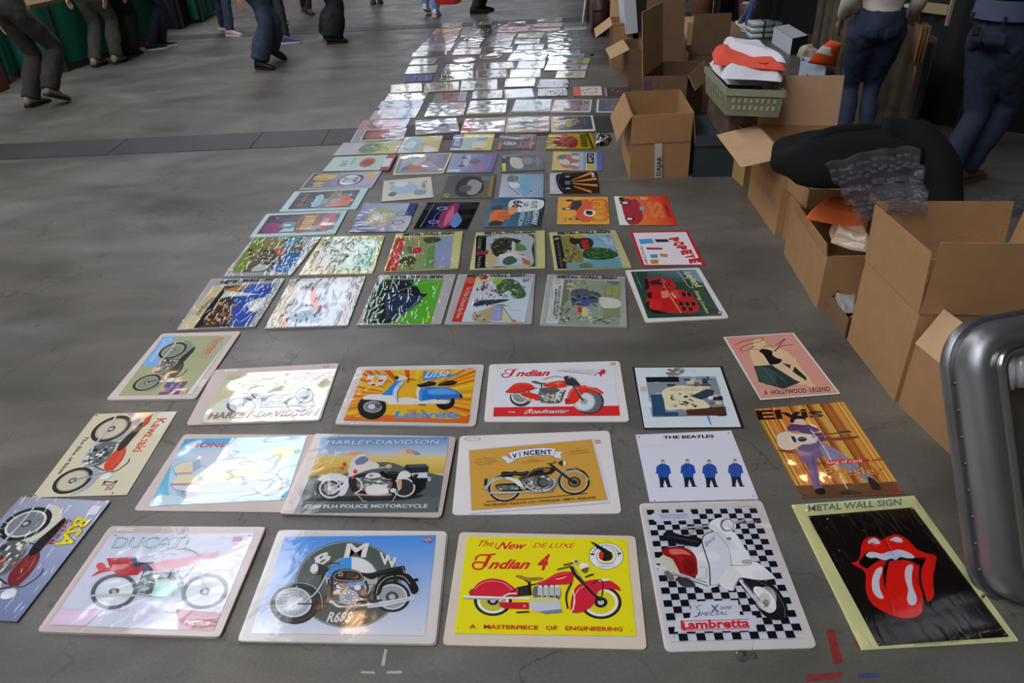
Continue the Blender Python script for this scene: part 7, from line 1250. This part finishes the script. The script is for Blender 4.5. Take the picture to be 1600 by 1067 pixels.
def bubmat():
    m=bpy.data.materials.new('bubble_film'); m.use_nodes=True; nt=m.node_tree; nt.nodes.clear(); out=nt.nodes.new('ShaderNodeOutputMaterial'); mx=nt.nodes.new('ShaderNodeMixShader'); tr=nt.nodes.new('ShaderNodeBsdfTransparent'); tr.inputs[0].default_value=(.90,.89,.92,1)
    b=nt.nodes.new('ShaderNodeBsdfPrincipled'); b.inputs['Base Color'].default_value=(.20,.19,.21,1); b.inputs['Roughness'].default_value=.10
    mx.inputs[0].default_value=.26; nt.links.new(tr.outputs[0],mx.inputs[1]); nt.links.new(b.outputs[0],mx.inputs[2]); nt.links.new(mx.outputs[0],out.inputs[0]); return m
BUB=bubmat()
bubble('sheet of clear bubble wrap draped over the black jacket',[(1287,258),(1434,230),(1452,330),(1345,350)],[.62,.66,.52,.44],11,9,1)
bubble('scrap of bubble wrap on the floor behind the biggest box',[(1512,318),(1590,306),(1612,334),(1520,336)],[.03,.03,.02,.02],9,4,2)
# ---------------------------------------------------------------- polished metal casing, right edge
def casing():
    ST=mat('brushed_aluminium',(144,144,146),.40,metal=.85,gain=1.2,noise=.12,nscale=3,bump=.0015,bscale=9); FL=mat('dull_aluminium',(120,120,122),.4,metal=.85,noise=.15,nscale=12); BZ=mat('bright_bezel',(170,168,164),.2,metal=.95,gain=1.2)
    hz=.52; a=G(1548,955,0.0); t=G(1497,560,hz); up_=(t-a); L=up_.length; up_.normalize(); rt=Vector((1,.16,0)); rt=(rt-up_*rt.dot(up_)).normalized(); nn=rt.cross(up_).normalized()
    if nn.y>0: nn=-nn
    e=empty('machine_casing',a,'polished metal machine casing with a riveted edge and a dark window','machine')
    Mx=Matrix((rt,up_,nn)).transposed().to_4x4(); 
    def rr(x0,y0,x1,y1,r,n=8):
        pts=[]
        for cx,cy,a0 in ((x1-r,y1-r,0),(x0+r,y1-r,90),(x0+r,y0+r,180),(x1-r,y0+r,270)):
            for k in range(n+1): tt=math.radians(a0+90*k/n); pts.append((cx+r*math.cos(tt),cy+r*math.sin(tt)))
        return pts
    def ringprism(o_,i_,z0,z1,m,nm,bev=0):
        bm=bmesh.new(); n=len(o_); A_=[[bm.verts.new((p[0],p[1],z)) for p in P_] for P_,z in ((o_,z0),(o_,z1-bev),(o_ if not bev else [(p[0]+(q[0]-p[0])*.25,p[1]+(q[1]-p[1])*.25) for p,q in zip(o_,i_)],z1),(i_,z1 if not bev else z1-bev*.3),(i_,z0))]
        for B_,C_ in zip(A_,A_[1:]):
            for k in range(n): bm.faces.new((B_[k],B_[(k+1)%n],C_[(k+1)%n],C_[k]))
        o=bmo(nm,bm,m,e,True); o.matrix_local=Mx; return o
    H_=L+.07; W=.62
    ringprism(rr(-.012,-.01,W+.012,H_+.01,.115),rr(.012,.01,W-.012,H_-.012,.10),-.05,-.02,FL,'edge_flange')
    ringprism(rr(.0,0,W,H_,.11),rr(.064,.07,W-.09,H_-.062,.045),-.05,.045,ST,'casing_shell',.03)
    ringprism(rr(.058,.06,W-.082,H_-.055,.05),rr(.08,.085,W-.105,H_-.077,.03),.0,.052,BZ,'window_bezel',.008)
    bm=bmesh.new(); prism(bm,rr(.075,.08,W-.10,H_-.16,.01),-.04,-.02); o=bmo('window_glass',bm,mat('dark_window',(54,48,42),.1,coat=1),e); o.matrix_local=Mx
    for k in range(14):
        bm=bmesh.new(); x=.088+.028*k; tube(bm,[(x,H_-.16,.005),(x,H_-.083,.018)],.012,8); o=bmo('lens_rib',bm,mat('ribbed_lens',(186,190,192),.12,coat=1),e,True); o.matrix_local=Mx
    for k in range(9):
        bm=bmesh.new(); lathe(bm,(-.0,.03+k*(H_-.16)/8,-.019),[(.005,0),(.0045,.002),(.002,.0035)],10); o=bmo('rivet',bm,mat('rivet_steel',(110,108,104),.35,metal=.9),e,True); o.matrix_local=Mx
    bm=bmesh.new(); A_=[bm.verts.new(p) for p in ((.10,H_-.30,-.019),(.12,H_-.285,-.019),(.113,H_-.30,-.019),(.125,H_-.315,-.019))]; bm.faces.new(A_); o=bmo('arrow_mark',bm,mat('hole_dark'),e); o.matrix_local=Mx
    bm=bmesh.new(); box(bm,(.35,.34,.11),.4,.1,.22); bmo('rear_support',bm,mat('black_plastic'),e)
casing()
# ---------------------------------------------------------------- marks and litter on the floor
def mark(label,px,col,z=.0009,cat='floor mark',group='tape and paint marks on the floor'):
    q=[G(*p,0) for p in px]; c=sum(q,Vector())/len(q); bm=bmesh.new(); prism(bm,[(p.x-c.x,p.y-c.y) for p in q],0,z); o=bmo('floor_mark',bm,mat('mark_%d_%d_%d'%col,col,.6,noise=.25,nscale=60)); o.location=c; return tag(o,label,cat,group)
mark('pale vertical stroke of the white cross mark at the bottom edge',[(595,1040),(601,1014),(605,1015),(601,1041)],(150,148,142)); mark('left arm of the white cross mark',[(564,1049),(586,1049),(586,1053),(564,1052)],(150,148,142)); mark('right arm of the white cross mark',[(604,1049),(628,1048),(628,1052),(604,1053)],(150,148,142))
mark('red tape strip pointing up beside the chequered sign',[(1291,984),(1303,983),(1317,1035),(1303,1038)],(120,32,30)); mark('red tape strip lying along the bottom edge',[(1259,1054),(1318,1050),(1314,1060),(1260,1066)],(110,40,38)); mark('short blue tape strip at the bottom edge',[(1340,1052),(1374,1052),(1376,1058),(1341,1059)],(50,62,96)); mark('red paint under the corner of the black tongue sign',[(1334,1003),(1342,1000),(1350,1014),(1340,1013)],(120,40,40))
cloth('film_scrap','crumpled scrap of clear tape below the chequered sign','litter',[(1150,1014),(1178,1012),(1184,1030),(1150,1032)],[.002]*4,FILM,.004,None,11,.002,10)
cloth('film_scrap','crumpled clear wrapper beside the bright yellow wrapped sign','litter',[(930,206),(955,214),(952,226),(932,230)],[.004]*4,FILM,.015,None,12,.004,10)
# ---------------------------------------------------------------- stalls
GC=mat('green_table_cloth',(0,84,66),.85,gain=1.5,bump=.01,bscale=4)
def stall(label,pts,h,z0,m,topm,depth_dir,name='market_stall',dep=.9):
    a,b=[G(*p,z0) for p in pts]; u=b-a; d=Vector(depth_dir).normalized()*dep; root=empty(name,(a.x+u.x/2,a.y+u.y/2,0),label,'stall','market stalls'); o=root.location
    V=[];F=[];n=40; path=[a+d,a,b,b+d]; L=[]
    for p,q in zip(path,path[1:]):
        for k in range(n//2): L.append((p.lerp(q,k/(n//2)),(q-p).normalized()))
    for i,(p,t) in enumerate(L):
        w_=Vector((t.y,-t.x,0))*(.018*math.sin(i*1.1)+.01*math.sin(i*2.7))
        V+= [Vector((p.x-o.x,p.y-o.y,z0))+w_, Vector((p.x-o.x,p.y-o.y,h))]
    for i in range(len(L)-1): F.append((2*i,2*i+2,2*i+3,2*i+1))
    mesh('table_skirt',V,F,m,root,True); bm=bmesh.new(); c=[Vector((p.x-o.x,p.y-o.y,h)) for p in (a,b,b+d,a+d)]
    prism(bm,[(p.x,p.y) for p in c],h,h+.03); bmo('table_top',bm,topm,root)
    for p in c: 
        bm=bmesh.new(); box(bm,(p.x*.8,p.y*.8,h/2),.04,.04,h); bmo('table_leg',bm,mat('dark_steel'),root)
    return root
TW=mat('brown_table_top',(110,84,60),.6)
stall('long stall draped in green cloth along the left edge',[(80,107),(262,50)],.6,.07,GC,TW,(-1,.1,0)); stall('green draped stall end at the far left behind the walking man',[(-60,135),(14,118)],.6,.07,GC,TW,(-.2,1,0),dep=.4)
stall('black draped stall between the two green ones',[(283,44),(300,34)],.6,.01,mat('black_cloth',(16,17,18),.9),TW,(-1,.1,0),dep=.5); stall('small green draped stall at the top left',[(312,31),(345,13)],.6,.04,GC,TW,(-1,.1,0),dep=.5)
bm=bmesh.new(); box(bm,(0,0,.12),.4,.3,.24); o=bmo('brown_crate',bm,mat('dull_brown',(90,60,46),.7)); o.location=G(8,142)+Vector((-.2,-.06,0)); tag(o,'dull brown box on the floor under the green cloth at the far left','box')
BCl=mat('black_cloth')
stall('black draped stall behind the hammer box',[(1186,44),(1420,72)],.95,.0,BCl,BCl,(.1,1,0)); stall('black draped counter behind the person in white sneakers',[(1116,38),(1150,30)],.8,.0,BCl,BCl,(.1,1,0))
CAMO=mat('camouflage_cloth',(70,62,46),.85,noise=.5,nscale=9,bump=.004,bscale=12)
st=stall('stall under a drab camouflage cloth behind the woman in jeans',[(1306,155),(1352,160)],.6,.02,CAMO,CAMO,(.15,1,0),dep=1.0)
pA,pB=G(1376,48,.59),G(1508,60,.59)
st2=stall('stall with a camouflage skirt between the two people in jeans',[P(pA.x,pA.y,0),P(pB.x-.16,pB.y,0)],.57,.0,CAMO,CAMO,(.1,1,0),dep=.55)
# trestle leg seen under the stall
gt=G(1470,150,.0); bm=bmesh.new(); 
for p,q in (((0,0,0),(0,0,.75)),((.0,0,.35),(.5,.1,.35))): tube(bm,[p,q],.022,6)
o=bmo('trestle_leg',bm,mat('trestle_wood',(70,60,46),.7)); o.location=gt; tag(o,'dim wooden trestle behind the man in boots','trestle')
# glass packs, hammer box, white carton with vest
for k in range(5):
    x,y=((1190,62),(1190,62),(1190,62),(1205,54),(1205,54))[k]; g=G(x,y); zz=.055*(k if k<3 else k-3+1.2*0)
    e=empty('glass_pack',(g.x,g.y+.1,zz),('bottom','middle','top')[k]+' pack of pale glasses in the front stack by the black stall' if k<3 else ('bottom','top')[k-3]+' pack of pale glasses in the rear stack by the black stall','glassware','packs of glasses with black bands')
    bm=bmesh.new()
    for j in range(3): tube(bm,[(-.11,-.05+j*.05,.027),(.11,-.05+j*.05,.027)],.025,10)
    bmo('glass_row',bm,mat('pale_glass',(176,190,186),.15,coat=1),e,True); bm=bmesh.new(); box(bm,(0.02,0,.027),.014,.17,.056); bmo('black_band',bm,mat('box_black'),e)
hb=ZT((1237,84),58); cz=carton('white and black box with a hammer picture lying before the black stall',(1238,60),(1263,55),hb,back=(1209,42),m=mat('box_white'),closed=True,name='tool_box_carton',group=None)
c_=[Vector(x) for x in cz['_c']]; e1=(c_[0]-c_[3]); n_=Vector((-abs(e1.y),-abs(e1.x),0)).normalized() if 0 else Vector((e1.y,-e1.x,0)).normalized()
if n_.y>0: n_=-n_
pp=lambda u,v:c_[3]+e1*u+Vector((0,0,hb*v))+n_*.008
mesh('hammer_picture',[pp(.25,.12),pp(.75,.12),pp(.75,.18),pp(.25,.18),pp(.22,.10),pp(.30,.10),pp(.30,.38),pp(.22,.38),pp(.68,.08),pp(.76,.08),pp(.76,.3),pp(.68,.3)],[(0,1,2,3),(4,5,6,7),(8,9,10,11)],mat('hole_dark'),cz)['kind']='stuff'
V,F=glyphs('HAMMER',.05); mesh('printed_lettering',[pp(.3+.4*x,.6+.18*y) for x,y in V],F,mat('print_ink_violet',(90,80,110),.7),cz); clean(cz)
bm=bmesh.new(); d_=(c_[1]-c_[0]); c0=c_[0]; slab(bm,c0+n_*0+Vector((0,-.007,.004)),c0+d_+Vector((0,-.007,.004)),c0+d_+Vector((0,-.007,hb)),c0+Vector((0,-.007,hb)),.001); bmo('black_end',bm,mat('box_black'),cz)
hw=ZT((1250,140),92); cw=carton('white box with a small black animal mark and rolled paper inside',(1251,95),(1291,103),hw,back=(1254,88),depth=.3,m=mat('bluish_white_card',(170,186,200),.6),group=None)
c_=[Vector(x) for x in cw['_c']]; pq=lambda u,v:c_[0]+(c_[1]-c_[0])*u+Vector((0,-.008,hw*v))
bm=bmesh.new(); bm.faces.new([bm.verts.new(pq(u,v)) for u,v in ((.3,.22),(.55,.2),(.56,.3),(.5,.42),(.40,.45),(.36,.62),(.3,.66),(.32,.5),(.28,.4))]); bmo('animal_mark',bm,mat('hole_dark'),cw); clean(cw)
g=G(1262,88,hw); o=lump('rolled_paper','crumpled beige paper sticking out of the white box','paper',(g.x+.03,g.y+.08,hw+.0),(.07,.07,.06),mat('paper_beige',(170,160,140),.8,bump=.004,bscale=30),5,.12)
def vest():
    q=[G(1298,62,hw+.2),G(1314,68,hw+.22),G(1306,104,hw+.0),G(1262,98,hw+.02)]; c=sum(q,Vector())/4; e=empty('safety_vest',c,'orange safety vest with a silver stripe on the white box','vest'); 
    S=lambda u,v:(1-v)*((1-u)*q[0]+u*q[1])+v*((1-u)*q[3]+u*q[2])-c+Vector((0,-.03*math.sin(u*3.1),.02*math.sin(v*3.14)))
    for nm,v0,v1,m in (('vest_cloth',0,1,mat('fluorescent_orange',(232,84,22),.7,gain=1.6)),('reflective_stripe',.38,.68,mat('silver_stripe',(190,186,182),.4))):
        V=[];F=[];n=12; off=Vector((0,-.004,.003)) if nm[0]=='r' else Vector()
        for j in range(n+1):
            for i in range(n+1): V.append(S(i/n,v0+(v1-v0)*j/n)+off)
        for j in range(n):
            for i in range(n): a=j*(n+1)+i; F.append((a,a+n+1,a+n+2,a+1))
        o=mesh(nm,V,F,m,e,True); md=o.modifiers.new('t','SOLIDIFY'); md.thickness=.003
vest()
cloth('white_envelope','white card box lying between the crates and the tall open box','card',[(1160,160),(1190,160),(1190,176),(1156,176)],[.34]*4,mat('box_white'),.02,None,13,.0005,4)
# things on the camouflage stall and hanging
g=G(1452,14,.602); bm=bmesh.new(); box(bm,(0,0,.012),.2,.26,.02,.2); o=bmo('paper_sheet',bm,mat('paper_white2',(180,180,190),.7)); o.location=(g.x,g.y,.602); tag(o,'stack of white paper on the camouflage stall','paper')
for k,(x,y,lab) in enumerate(((1479,40,'pale wooden stick standing upright on the stall'),(1456,26,'short wooden stick lying against the white paper'))):
    g=G(x,y,.602); bm=bmesh.new(); box(bm,(0,0,.2-.15*k),.018,.018 if k==0 else .2,.4-.34*k,.5*k); o=bmo('wooden_stick',bm,mat('raw_wood')); o.location=(g.x,g.y+.0,.602); tag(o,lab,'stick')
g=G(1494,24,.602); lump('foil_bundle','glittering bundle in clear foil on the camouflage stall','bundle',(g.x,g.y+.05,.65),(.07,.07,.06),mat('foil_clear',(120,116,112),.12,metal=.6,bump=.02,bscale=18),8,.12)
stall('dark draped stall filling the background behind the man in boots',[(1466,196),(1760,222)],.82,.0,BCl,BCl,(.1,1,0),dep=1.1)
# ---------------------------------------------------------------- people
SKIN=mat('skin',(196,150,126),.55,gain=1.3)
def skinned(name,V,E,R,m,parent=None,sub=2,root=0):
    me=bpy.data.meshes.new(name); me.from_pydata([tuple(v) for v in V],E,[]); o=bpy.data.objects.new(name,me); sc.collection.objects.link(o)
    md=o.modifiers.new('Skin','SKIN'); md.use_smooth_shade=True; md.branch_smoothing=.6
    if not me.skin_vertices: me.attributes.new  # layer is made by the modifier
    for i,s in enumerate(me.skin_vertices[0].data):
        r=R[i]; s.radius=(r,r) if not isinstance(r,tuple) else r; s.use_root=(i==root)
    sb=o.modifiers.new('Sub','SUBSURF'); sb.levels=sub; sb.render_levels=sub
    me.materials.append(m)
    if parent: o.parent=parent
    return o
def knee(h,a,l1,l2,fw):
    d=a-h; L=min(d.length,(l1+l2)*.999); x=(l1*l1-l2*l2+L*L)/(2*L); y=math.sqrt(max(0,l1*l1-x*x)); dn=d.normalized(); f=(fw-dn*fw.dot(dn)).normalized(); return h+dn*x+f*y
def shoe(parent,ank,head,pitch,mu,ms,ln=.27,high=False):
    R_=Matrix.Rotation(head-math.pi/2,3,'Z')@Matrix.Rotation(pitch,3,'X'); piv=Vector((0,.17,-.0)) ; 
    prof=[(-.075,.028,.075),(-.055,.038,.115),(.0,.042,.118),(.045,.043,.095),(.10,.047,.068),(.15,.048,.056),(.185,.040,.046),(.205,.020,.034)]
    def ring(y,w,h0,h1): return [R_@Vector((w*math.cos(t)*(1), y, h0+(h1-h0)*(.5+.5*math.sin(t)))) for t in [2*math.pi*k/14 for k in range(14)]]
    k=ln/.27; base=Vector((ank.x,ank.y,ank.z-.085*k)); R_=R_@Matrix.Scale(k,3)
    for nm,m,f in (('shoe',mu,lambda y,w,h:(w,.012,h)),('sole',ms,lambda y,w,h:(w*1.08,-.004,.026))):
        bm=bmesh.new(); rings=[]
        for y,w_,h in prof:
            a,b,c=f(y,w_,h); 
            if nm=='sole': rings.append([bm.verts.new(base+R_@Vector((s*a,y*1.03,z))) for s,z in ((-1,0),(1,0),(1,.024),(-1,.024))])
            else: rings.append([bm.verts.new(base+p) for p in ring(y,a,b,c)])
        for A_,B_ in zip(rings,rings[1:]):
            n=len(A_)
            for q in range(n): bm.faces.new((A_[q],A_[(q+1)%n],B_[(q+1)%n],B_[q]))
        bm.faces.new(rings[0][::-1]); bm.faces.new(rings[-1])
        if nm=='shoe': o=bmo('shoe',bm,m,parent,True); so=o
        else: o=bmo('sole',bm,m,so)
FOLD=bpy.data.textures.new('folds','CLOUDS'); FOLD.noise_scale=.075; FOLD.noise_depth=1
def person(label,fl,fr,head,trous,top,shoec,solec=(40,38,36),h=1.75,hip=None,lift=(0,0),wide=1.,lean=0.,hand=(.0,.0),elbow=0,hair=(50,36,28),top_len=0,cuff=0,group=None,girth=1.,sleeve=True,hemz=None):
    h*=.79; hd=math.radians(head); fw=Vector((math.cos(hd),math.sin(hd),0)); lf=Vector((-fw.y,fw.x,0)); s=h/1.75
    gl=G(*fl) if not isinstance(fl,Vector) else fl; gr=G(*fr) if not isinstance(fr,Vector) else fr
    c=(gl+gr)/2 if hip is None else Vector((hip[0],hip[1],0)); root=empty('person',c,label,'person',group)
    al=gl-c+Vector((0,0,.09*s+lift[0])); ar=gr-c+Vector((0,0,.09*s+lift[1])); pz=.93*s-.02*((gl-gr).length); pel=Vector((0,0,pz)); 
    hl,hr=pel+lf*.09*s-Vector((0,0,.03)),pel-lf*.09*s-Vector((0,0,.03)); kl,kr=knee(hl,al,.45*s,.44*s,fw),knee(hr,ar,.45*s,.44*s,fw)
    ln=fw*math.sin(lean)+Vector((0,0,math.cos(lean))); sp=pel+ln*.2*s; ch=pel+ln*.40*s; nk=pel+ln*.55*s; hdp=nk+Vector((0,0,.10*s))+fw*.02; hdt=hdp+Vector((0,0,.10*s))
    sl,sr_=ch+lf*.18*s+ln*.06*s,ch-lf*.18*s+ln*.06*s
    el=sl+Vector((0,0,-.28*s))+lf*.04-fw*.02; er=sr_+Vector((0,0,-.28*s))-lf*.04-fw*.02
    wl=el+(Vector((0,0,-1))*(1-hand[0])+fw*hand[0]).normalized()*.25*s; wr=er+(Vector((0,0,-1))*(1-hand[1])+fw*hand[1]).normalized()*.25*s
    V=[pel,sp,ch,nk,hdp,hdt,hl,kl,al,hr,kr,ar,sl,el,wl,sr_,er,wr, al+fw*.12*s-Vector((0,0,.05)), ar+fw*.12*s-Vector((0,0,.05)), hdp+fw*.085*s+Vector((0,0,.03))]
    E=[(0,1),(1,2),(2,3),(3,4),(4,5),(0,6),(6,7),(7,8),(0,9),(9,10),(10,11),(2,12),(12,13),(13,14),(2,15),(15,16),(16,17),(8,18),(11,19),(4,20)]
    R=[.115,.10,.11,.05,.085,.07,.075,.05,.034,.075,.05,.034,.05,.038,.025,.05,.038,.025,.03,.03,.018]
    for w_,e_ in ((14,13),(17,16)):                       # palm and five fingers
        d=(V[w_]-V[e_]).normalized(); side_=lf if w_==14 else -lf; p0=len(V); V.append(V[w_]+d*.06*s); E.append((w_,p0)); R.append((.034,.018)); 
        for f_,(off,l_) in enumerate(((-.027,.062),(-.009,.074),(.009,.07),(.027,.055))):
            a=len(V); V+= [V[p0]+d*.04+fw*off, V[p0]+d*(.04+l_*.55)+fw*off-side_*.006, V[p0]+d*(.04+l_)+fw*off-side_*.02]; E+=[(p0,a),(a,a+1),(a+1,a+2)]; R+=[.0095,.009,.008]
        a=len(V); V+=[V[w_]+d*.03+fw*.035,V[w_]+d*.065+fw*.055]; E+=[(w_,a),(a,a+1)]; R+=[.011,.009]
    R=[(r*s if not isinstance(r,tuple) else r) for r in R]
    skinned('body',V,E,R,SKIN,root,1)
    tm=mat('trousers_%d_%d_%d'%trous,trous,.85,gain=1.4,noise=.18,nscale=14,bump=.004,bscale=22); zc=Vector((0,0,.035+cuff)); w=wide
    bm=bmesh.new(); cz=Vector((0,0,-.02+cuff))
    for hj,kj,aj in ((hl,kl,al),(hr,kr,ar)):
        pts=[hj+Vector((0,0,.05)),hj,(hj*.6+kj*.4),kj,(kj*.5+aj*.5),aj*.97+kj*.03+cz]
        tube(bm,pts,[x*s for x in (.085*girth,.098*girth,.086*(.5+.5*w)*girth,.066*w,.061*w*w,.055*w*w)],18)
    tube(bm,[pel-Vector((0,0,.075*s)),pel-Vector((0,0,.03*s)),pel+Vector((0,0,.04*s)),pel+Vector((0,0,.13*s))],[.10*s*girth,.155*s*girth,.158*s*girth,.135*s*girth],22)
    tr_=bmo('trousers',bm,tm,root,True); md=tr_.modifiers.new('R','REMESH'); md.mode='VOXEL'; md.voxel_size=.0105; md.use_smooth_shade=True; md=tr_.modifiers.new('S','SMOOTH'); md.iterations=7
    md=tr_.modifiers.new('D','DISPLACE'); md.texture=FOLD; md.strength=.018; md.mid_level=.5; md.texture_coords='LOCAL'
    pm=mat('top_%d_%d_%d'%top,top,.85,gain=1.4,bump=.005,bscale=18); hz=pel+Vector((0,0,.06*s-top_len))
    UV=[sp,hz,ch,nk-Vector((0,0,.04*s)),sl,el,wl*.85+el*.15,sr_,er,wr*.85+er*.15]
    skinned('jacket',UV,[(0,1),(0,2),(2,3),(2,4),(4,5),(5,6),(2,7),(7,8),(8,9)],[x*s for x in (.15,.175,.155,.075,.075,.06,.048,.075,.06,.048)],pm,root,2)
    hm=mat('hair_%d_%d_%d'%hair,hair,.8,bump=.006,bscale=60); bm=bmesh.new(); bmesh.ops.create_icosphere(bm,subdivisions=3,radius=.108*s,matrix=Matrix.Translation(hdp+Vector((0,0,.055*s))-fw*.025)); bmo('hair',bm,hm,root,True)
    for a,lf_ in ((al,lift[0]),(ar,lift[1])): shoe(root,a,hd,-min(1.0,lf_*6),mat('shoe_%d_%d_%d'%shoec,shoec,.6),mat('sole_%d_%d_%d'%solec,solec,.6),.27*s)
    return root,dict(pel=pel,fw=fw,lf=lf,hl=hl,hr=hr,kl=kl,kr=kr,s=s,ch=ch,sl=sl,sr=sr_,wl=wl)
person('man in dark grey trousers and black top walking away at the left edge',(52,166),(86,166),70,(48,45,40),(12,12,14),(120,108,92),(24,22,22),h=1.78,lift=(0,.07),wide=1.25,hand=(.2,.8))
person('person in olive grey trousers and pale shoes at the green stall',(152,104),(184,99),85,(62,64,54),(40,42,40),(130,126,104),(30,30,30),h=1.78,wide=1.2)
person('person in black trousers standing between the olive trousers and the white soled shoes',(192,90),(208,88),80,(18,20,24),(22,24,28),(20,20,22),h=1.76,wide=1.3)
person('person in navy jeans with black and white soled shoes',(238,79),(254,74),30,(20,28,40),(26,28,32),(24,24,26),(196,190,186),h=1.76,wide=1.05)
person('person in blue jeans and pale sneakers at the small green stall',(361,57),(350,47),-20,(44,54,74),(40,44,52),(180,160,150),(200,196,190),h=1.7,wide=1.1)
person('walking woman in wide turned up grey blue jeans and black shoes',(408,108),(428,94),-25,(44,56,72),(40,44,52),(16,16,18),(20,20,22),h=1.7,wide=1.42,lift=(0,.06),cuff=.02)
person('person in black trousers with blue and white trainers',(447,69),(432,40),10,(20,20,22),(30,32,36),(70,80,120),(214,214,218),h=1.76,wide=1.1,lift=(0,.05))
person('person in wide black trousers and black shoes, alone in the middle distance',(520,68),(514,60),5,(22,24,28),(24,24,26),(18,18,20),(20,20,20),h=1.72,wide=1.6)
person('person in brown shoes far back at the top edge',(483,22),(476,18),-60,(40,36,34),(40,40,44),(80,50,36),h=1.74)
person('person in black shoes furthest back at the top edge',(583,5),(594,4),-80,(30,30,36),(36,36,40),(26,26,28),h=1.74)
P11,_=person('person in light blue jeans and white sneakers carrying a red bag',(666,24),(681,26),80,(96,116,160),(60,60,70),(200,200,204),(206,206,206),h=1.7,wide=1.05,lift=(.06,0))
g=G(700,6,.42); lump('shopping_bag','red bag held low beside the light blue jeans','bag',(g.x,g.y,.50),(.13,.08,.13),mat('red_bag',(190,30,30),.5),4,.08)
person('person in black trousers and heavy black shoes right of the red bag',(742,22),(752,18),5,(30,32,34),(30,30,32),(24,24,26),(30,30,32),h=1.76,wide=1.1)
p,_=person('seated looking person in slim blue jeans and white sneakers behind the crates',(1154,47),(1166,50),-60,(62,84,124),(150,120,116),(196,190,184),(180,176,168),h=1.66,wide=.85)
# woman with the shoulder bag
r14,k=person('woman in tight blue jeans and cream sweater standing behind the tall open box',(1316,240),(1346,240),75,(34,44,64),(186,178,164),(60,50,44),(40,36,32),h=1.68,girth=1.14,wide=1.0,top_len=-.03,hand=(.55,.6),hair=(80,56,36))
def patch(root,c,w_,h_,n,m,name,up=Vector((0,0,1)),off=.0035):
    s=n.cross(up).normalized(); u=s.cross(n).normalized(); N=8; V=[c+s*(a/N-.5)*w_+u*(b/N-.5)*h_*(1 if b else 1+.12*(1-abs(2*a/N-1))) for b in range(N+1) for a in range(N+1)]; F=[(j*(N+1)+i,j*(N+1)+i+1,(j+1)*(N+1)+i+1,(j+1)*(N+1)+i) for j in range(N) for i in range(N)]
    o=mesh(name,V,F,m,root,True); md=o.modifiers.new('W','SHRINKWRAP'); md.target=[x for x in root.children if x.name.startswith('trousers')][0]; md.wrap_method='PROJECT'; md.use_project_x=md.use_project_y=md.use_project_z=False; md.wrap_method='NEAREST_SURFACEPOINT'; md.wrap_mode='ABOVE_SURFACE'; md.offset=off
    md=o.modifiers.new('T','SOLIDIFY'); md.thickness=.002; return o
for q in (-1,1): patch(r14,k['pel']-k['fw']*.136+k['lf']*q*.06+Vector((0,0,-.025)),.085,.09,-k['fw'],MATS['trousers_34_44_64'],'back_pocket')
e=empty('shoulder_bag',r14.location+k['pel']-k['lf']*.20-k['fw']*.02+Vector((0,0,-.07)),'brown leather shoulder bag hanging at the woman in jeans','bag'); BL=mat('tan_leather',(112,78,42),.5,gain=1.3,noise=.1)
for q in range(3):
    bm=bmesh.new(); box(bm,(-.0+q*.02,0,0),.015,.17,.19,-.25); bmesh.ops.bevel(bm,geom=list(bm.edges),offset=.005,segments=2,affect='EDGES'); bmo('bag_compartment',bm,BL,e,True)
bm=bmesh.new(); tube(bm,[(0,0,.09),(-.03,.03,.25),(-.08,.04,.45)],.007,6); bmo('shoulder_strap',bm,BL,e,True); bm=bmesh.new(); tube(bm,[(0,-.06,-.1),(.005,-.07,-.24)],.006,6); bmo('tassel',bm,BL,e,True)
# man with brown boots
r15,k=person('man in blue jeans, denim shirt tail and brown suede boots at the right edge',(1462,300),(1500,285),25,(30,38,56),(16,17,19),(104,70,46),(70,56,40),h=1.82,wide=1.12,top_len=-.06,hand=(.5,.6),lean=.22,hip=(G(1481,293).x+.06,G(1481,293).y+.02))
n_=(-k['fw']); 
for q in (-1,1): patch(r15,k['pel']+n_*.132+k['lf']*q*.066+Vector((0,0,-.03)),.11,.115,n_,MATS['trousers_30_38_56'],'back_pocket')
ph=patch(r15,k['pel']+n_*.139+k['lf']*.066+Vector((0,0,.02)),.08,.04,n_,mat('hole_dark'),'wallet',off=.008); 
bm=bmesh.new(); lathe(bm,k['pel'],[(.128,.065),(.130,.08),(.128,.09)],24,False); bmo('belt',bm,mat('belt_leather',(40,32,30),.5),r15,True)
bm=bmesh.new(); lathe(bm,k['pel'],[(.15,.075),(.147,.10),(.142,.16)],24,False); bmo('shirt_tail',bm,mat('denim_shirt',(66,76,96),.85),r15,True)
for q in (-1,0,1): 
    bm=bmesh.new(); box(bm,k['pel']+n_*.129+k['lf']*q*.08+Vector((0,0,.075)),.011,.011,.045,0); bmo('belt_loop',bm,mat('denim_pocket',(24,30,46),.85),r15)
# ---------------------------------------------------------------- true size: everything was laid out in units of 1.27 m
S_ = 1.27
for o in list(sc.objects):
    if o.parent is None:
        o.location = o.location*S_
        if o.type != 'CAMERA': o.scale = o.scale*S_
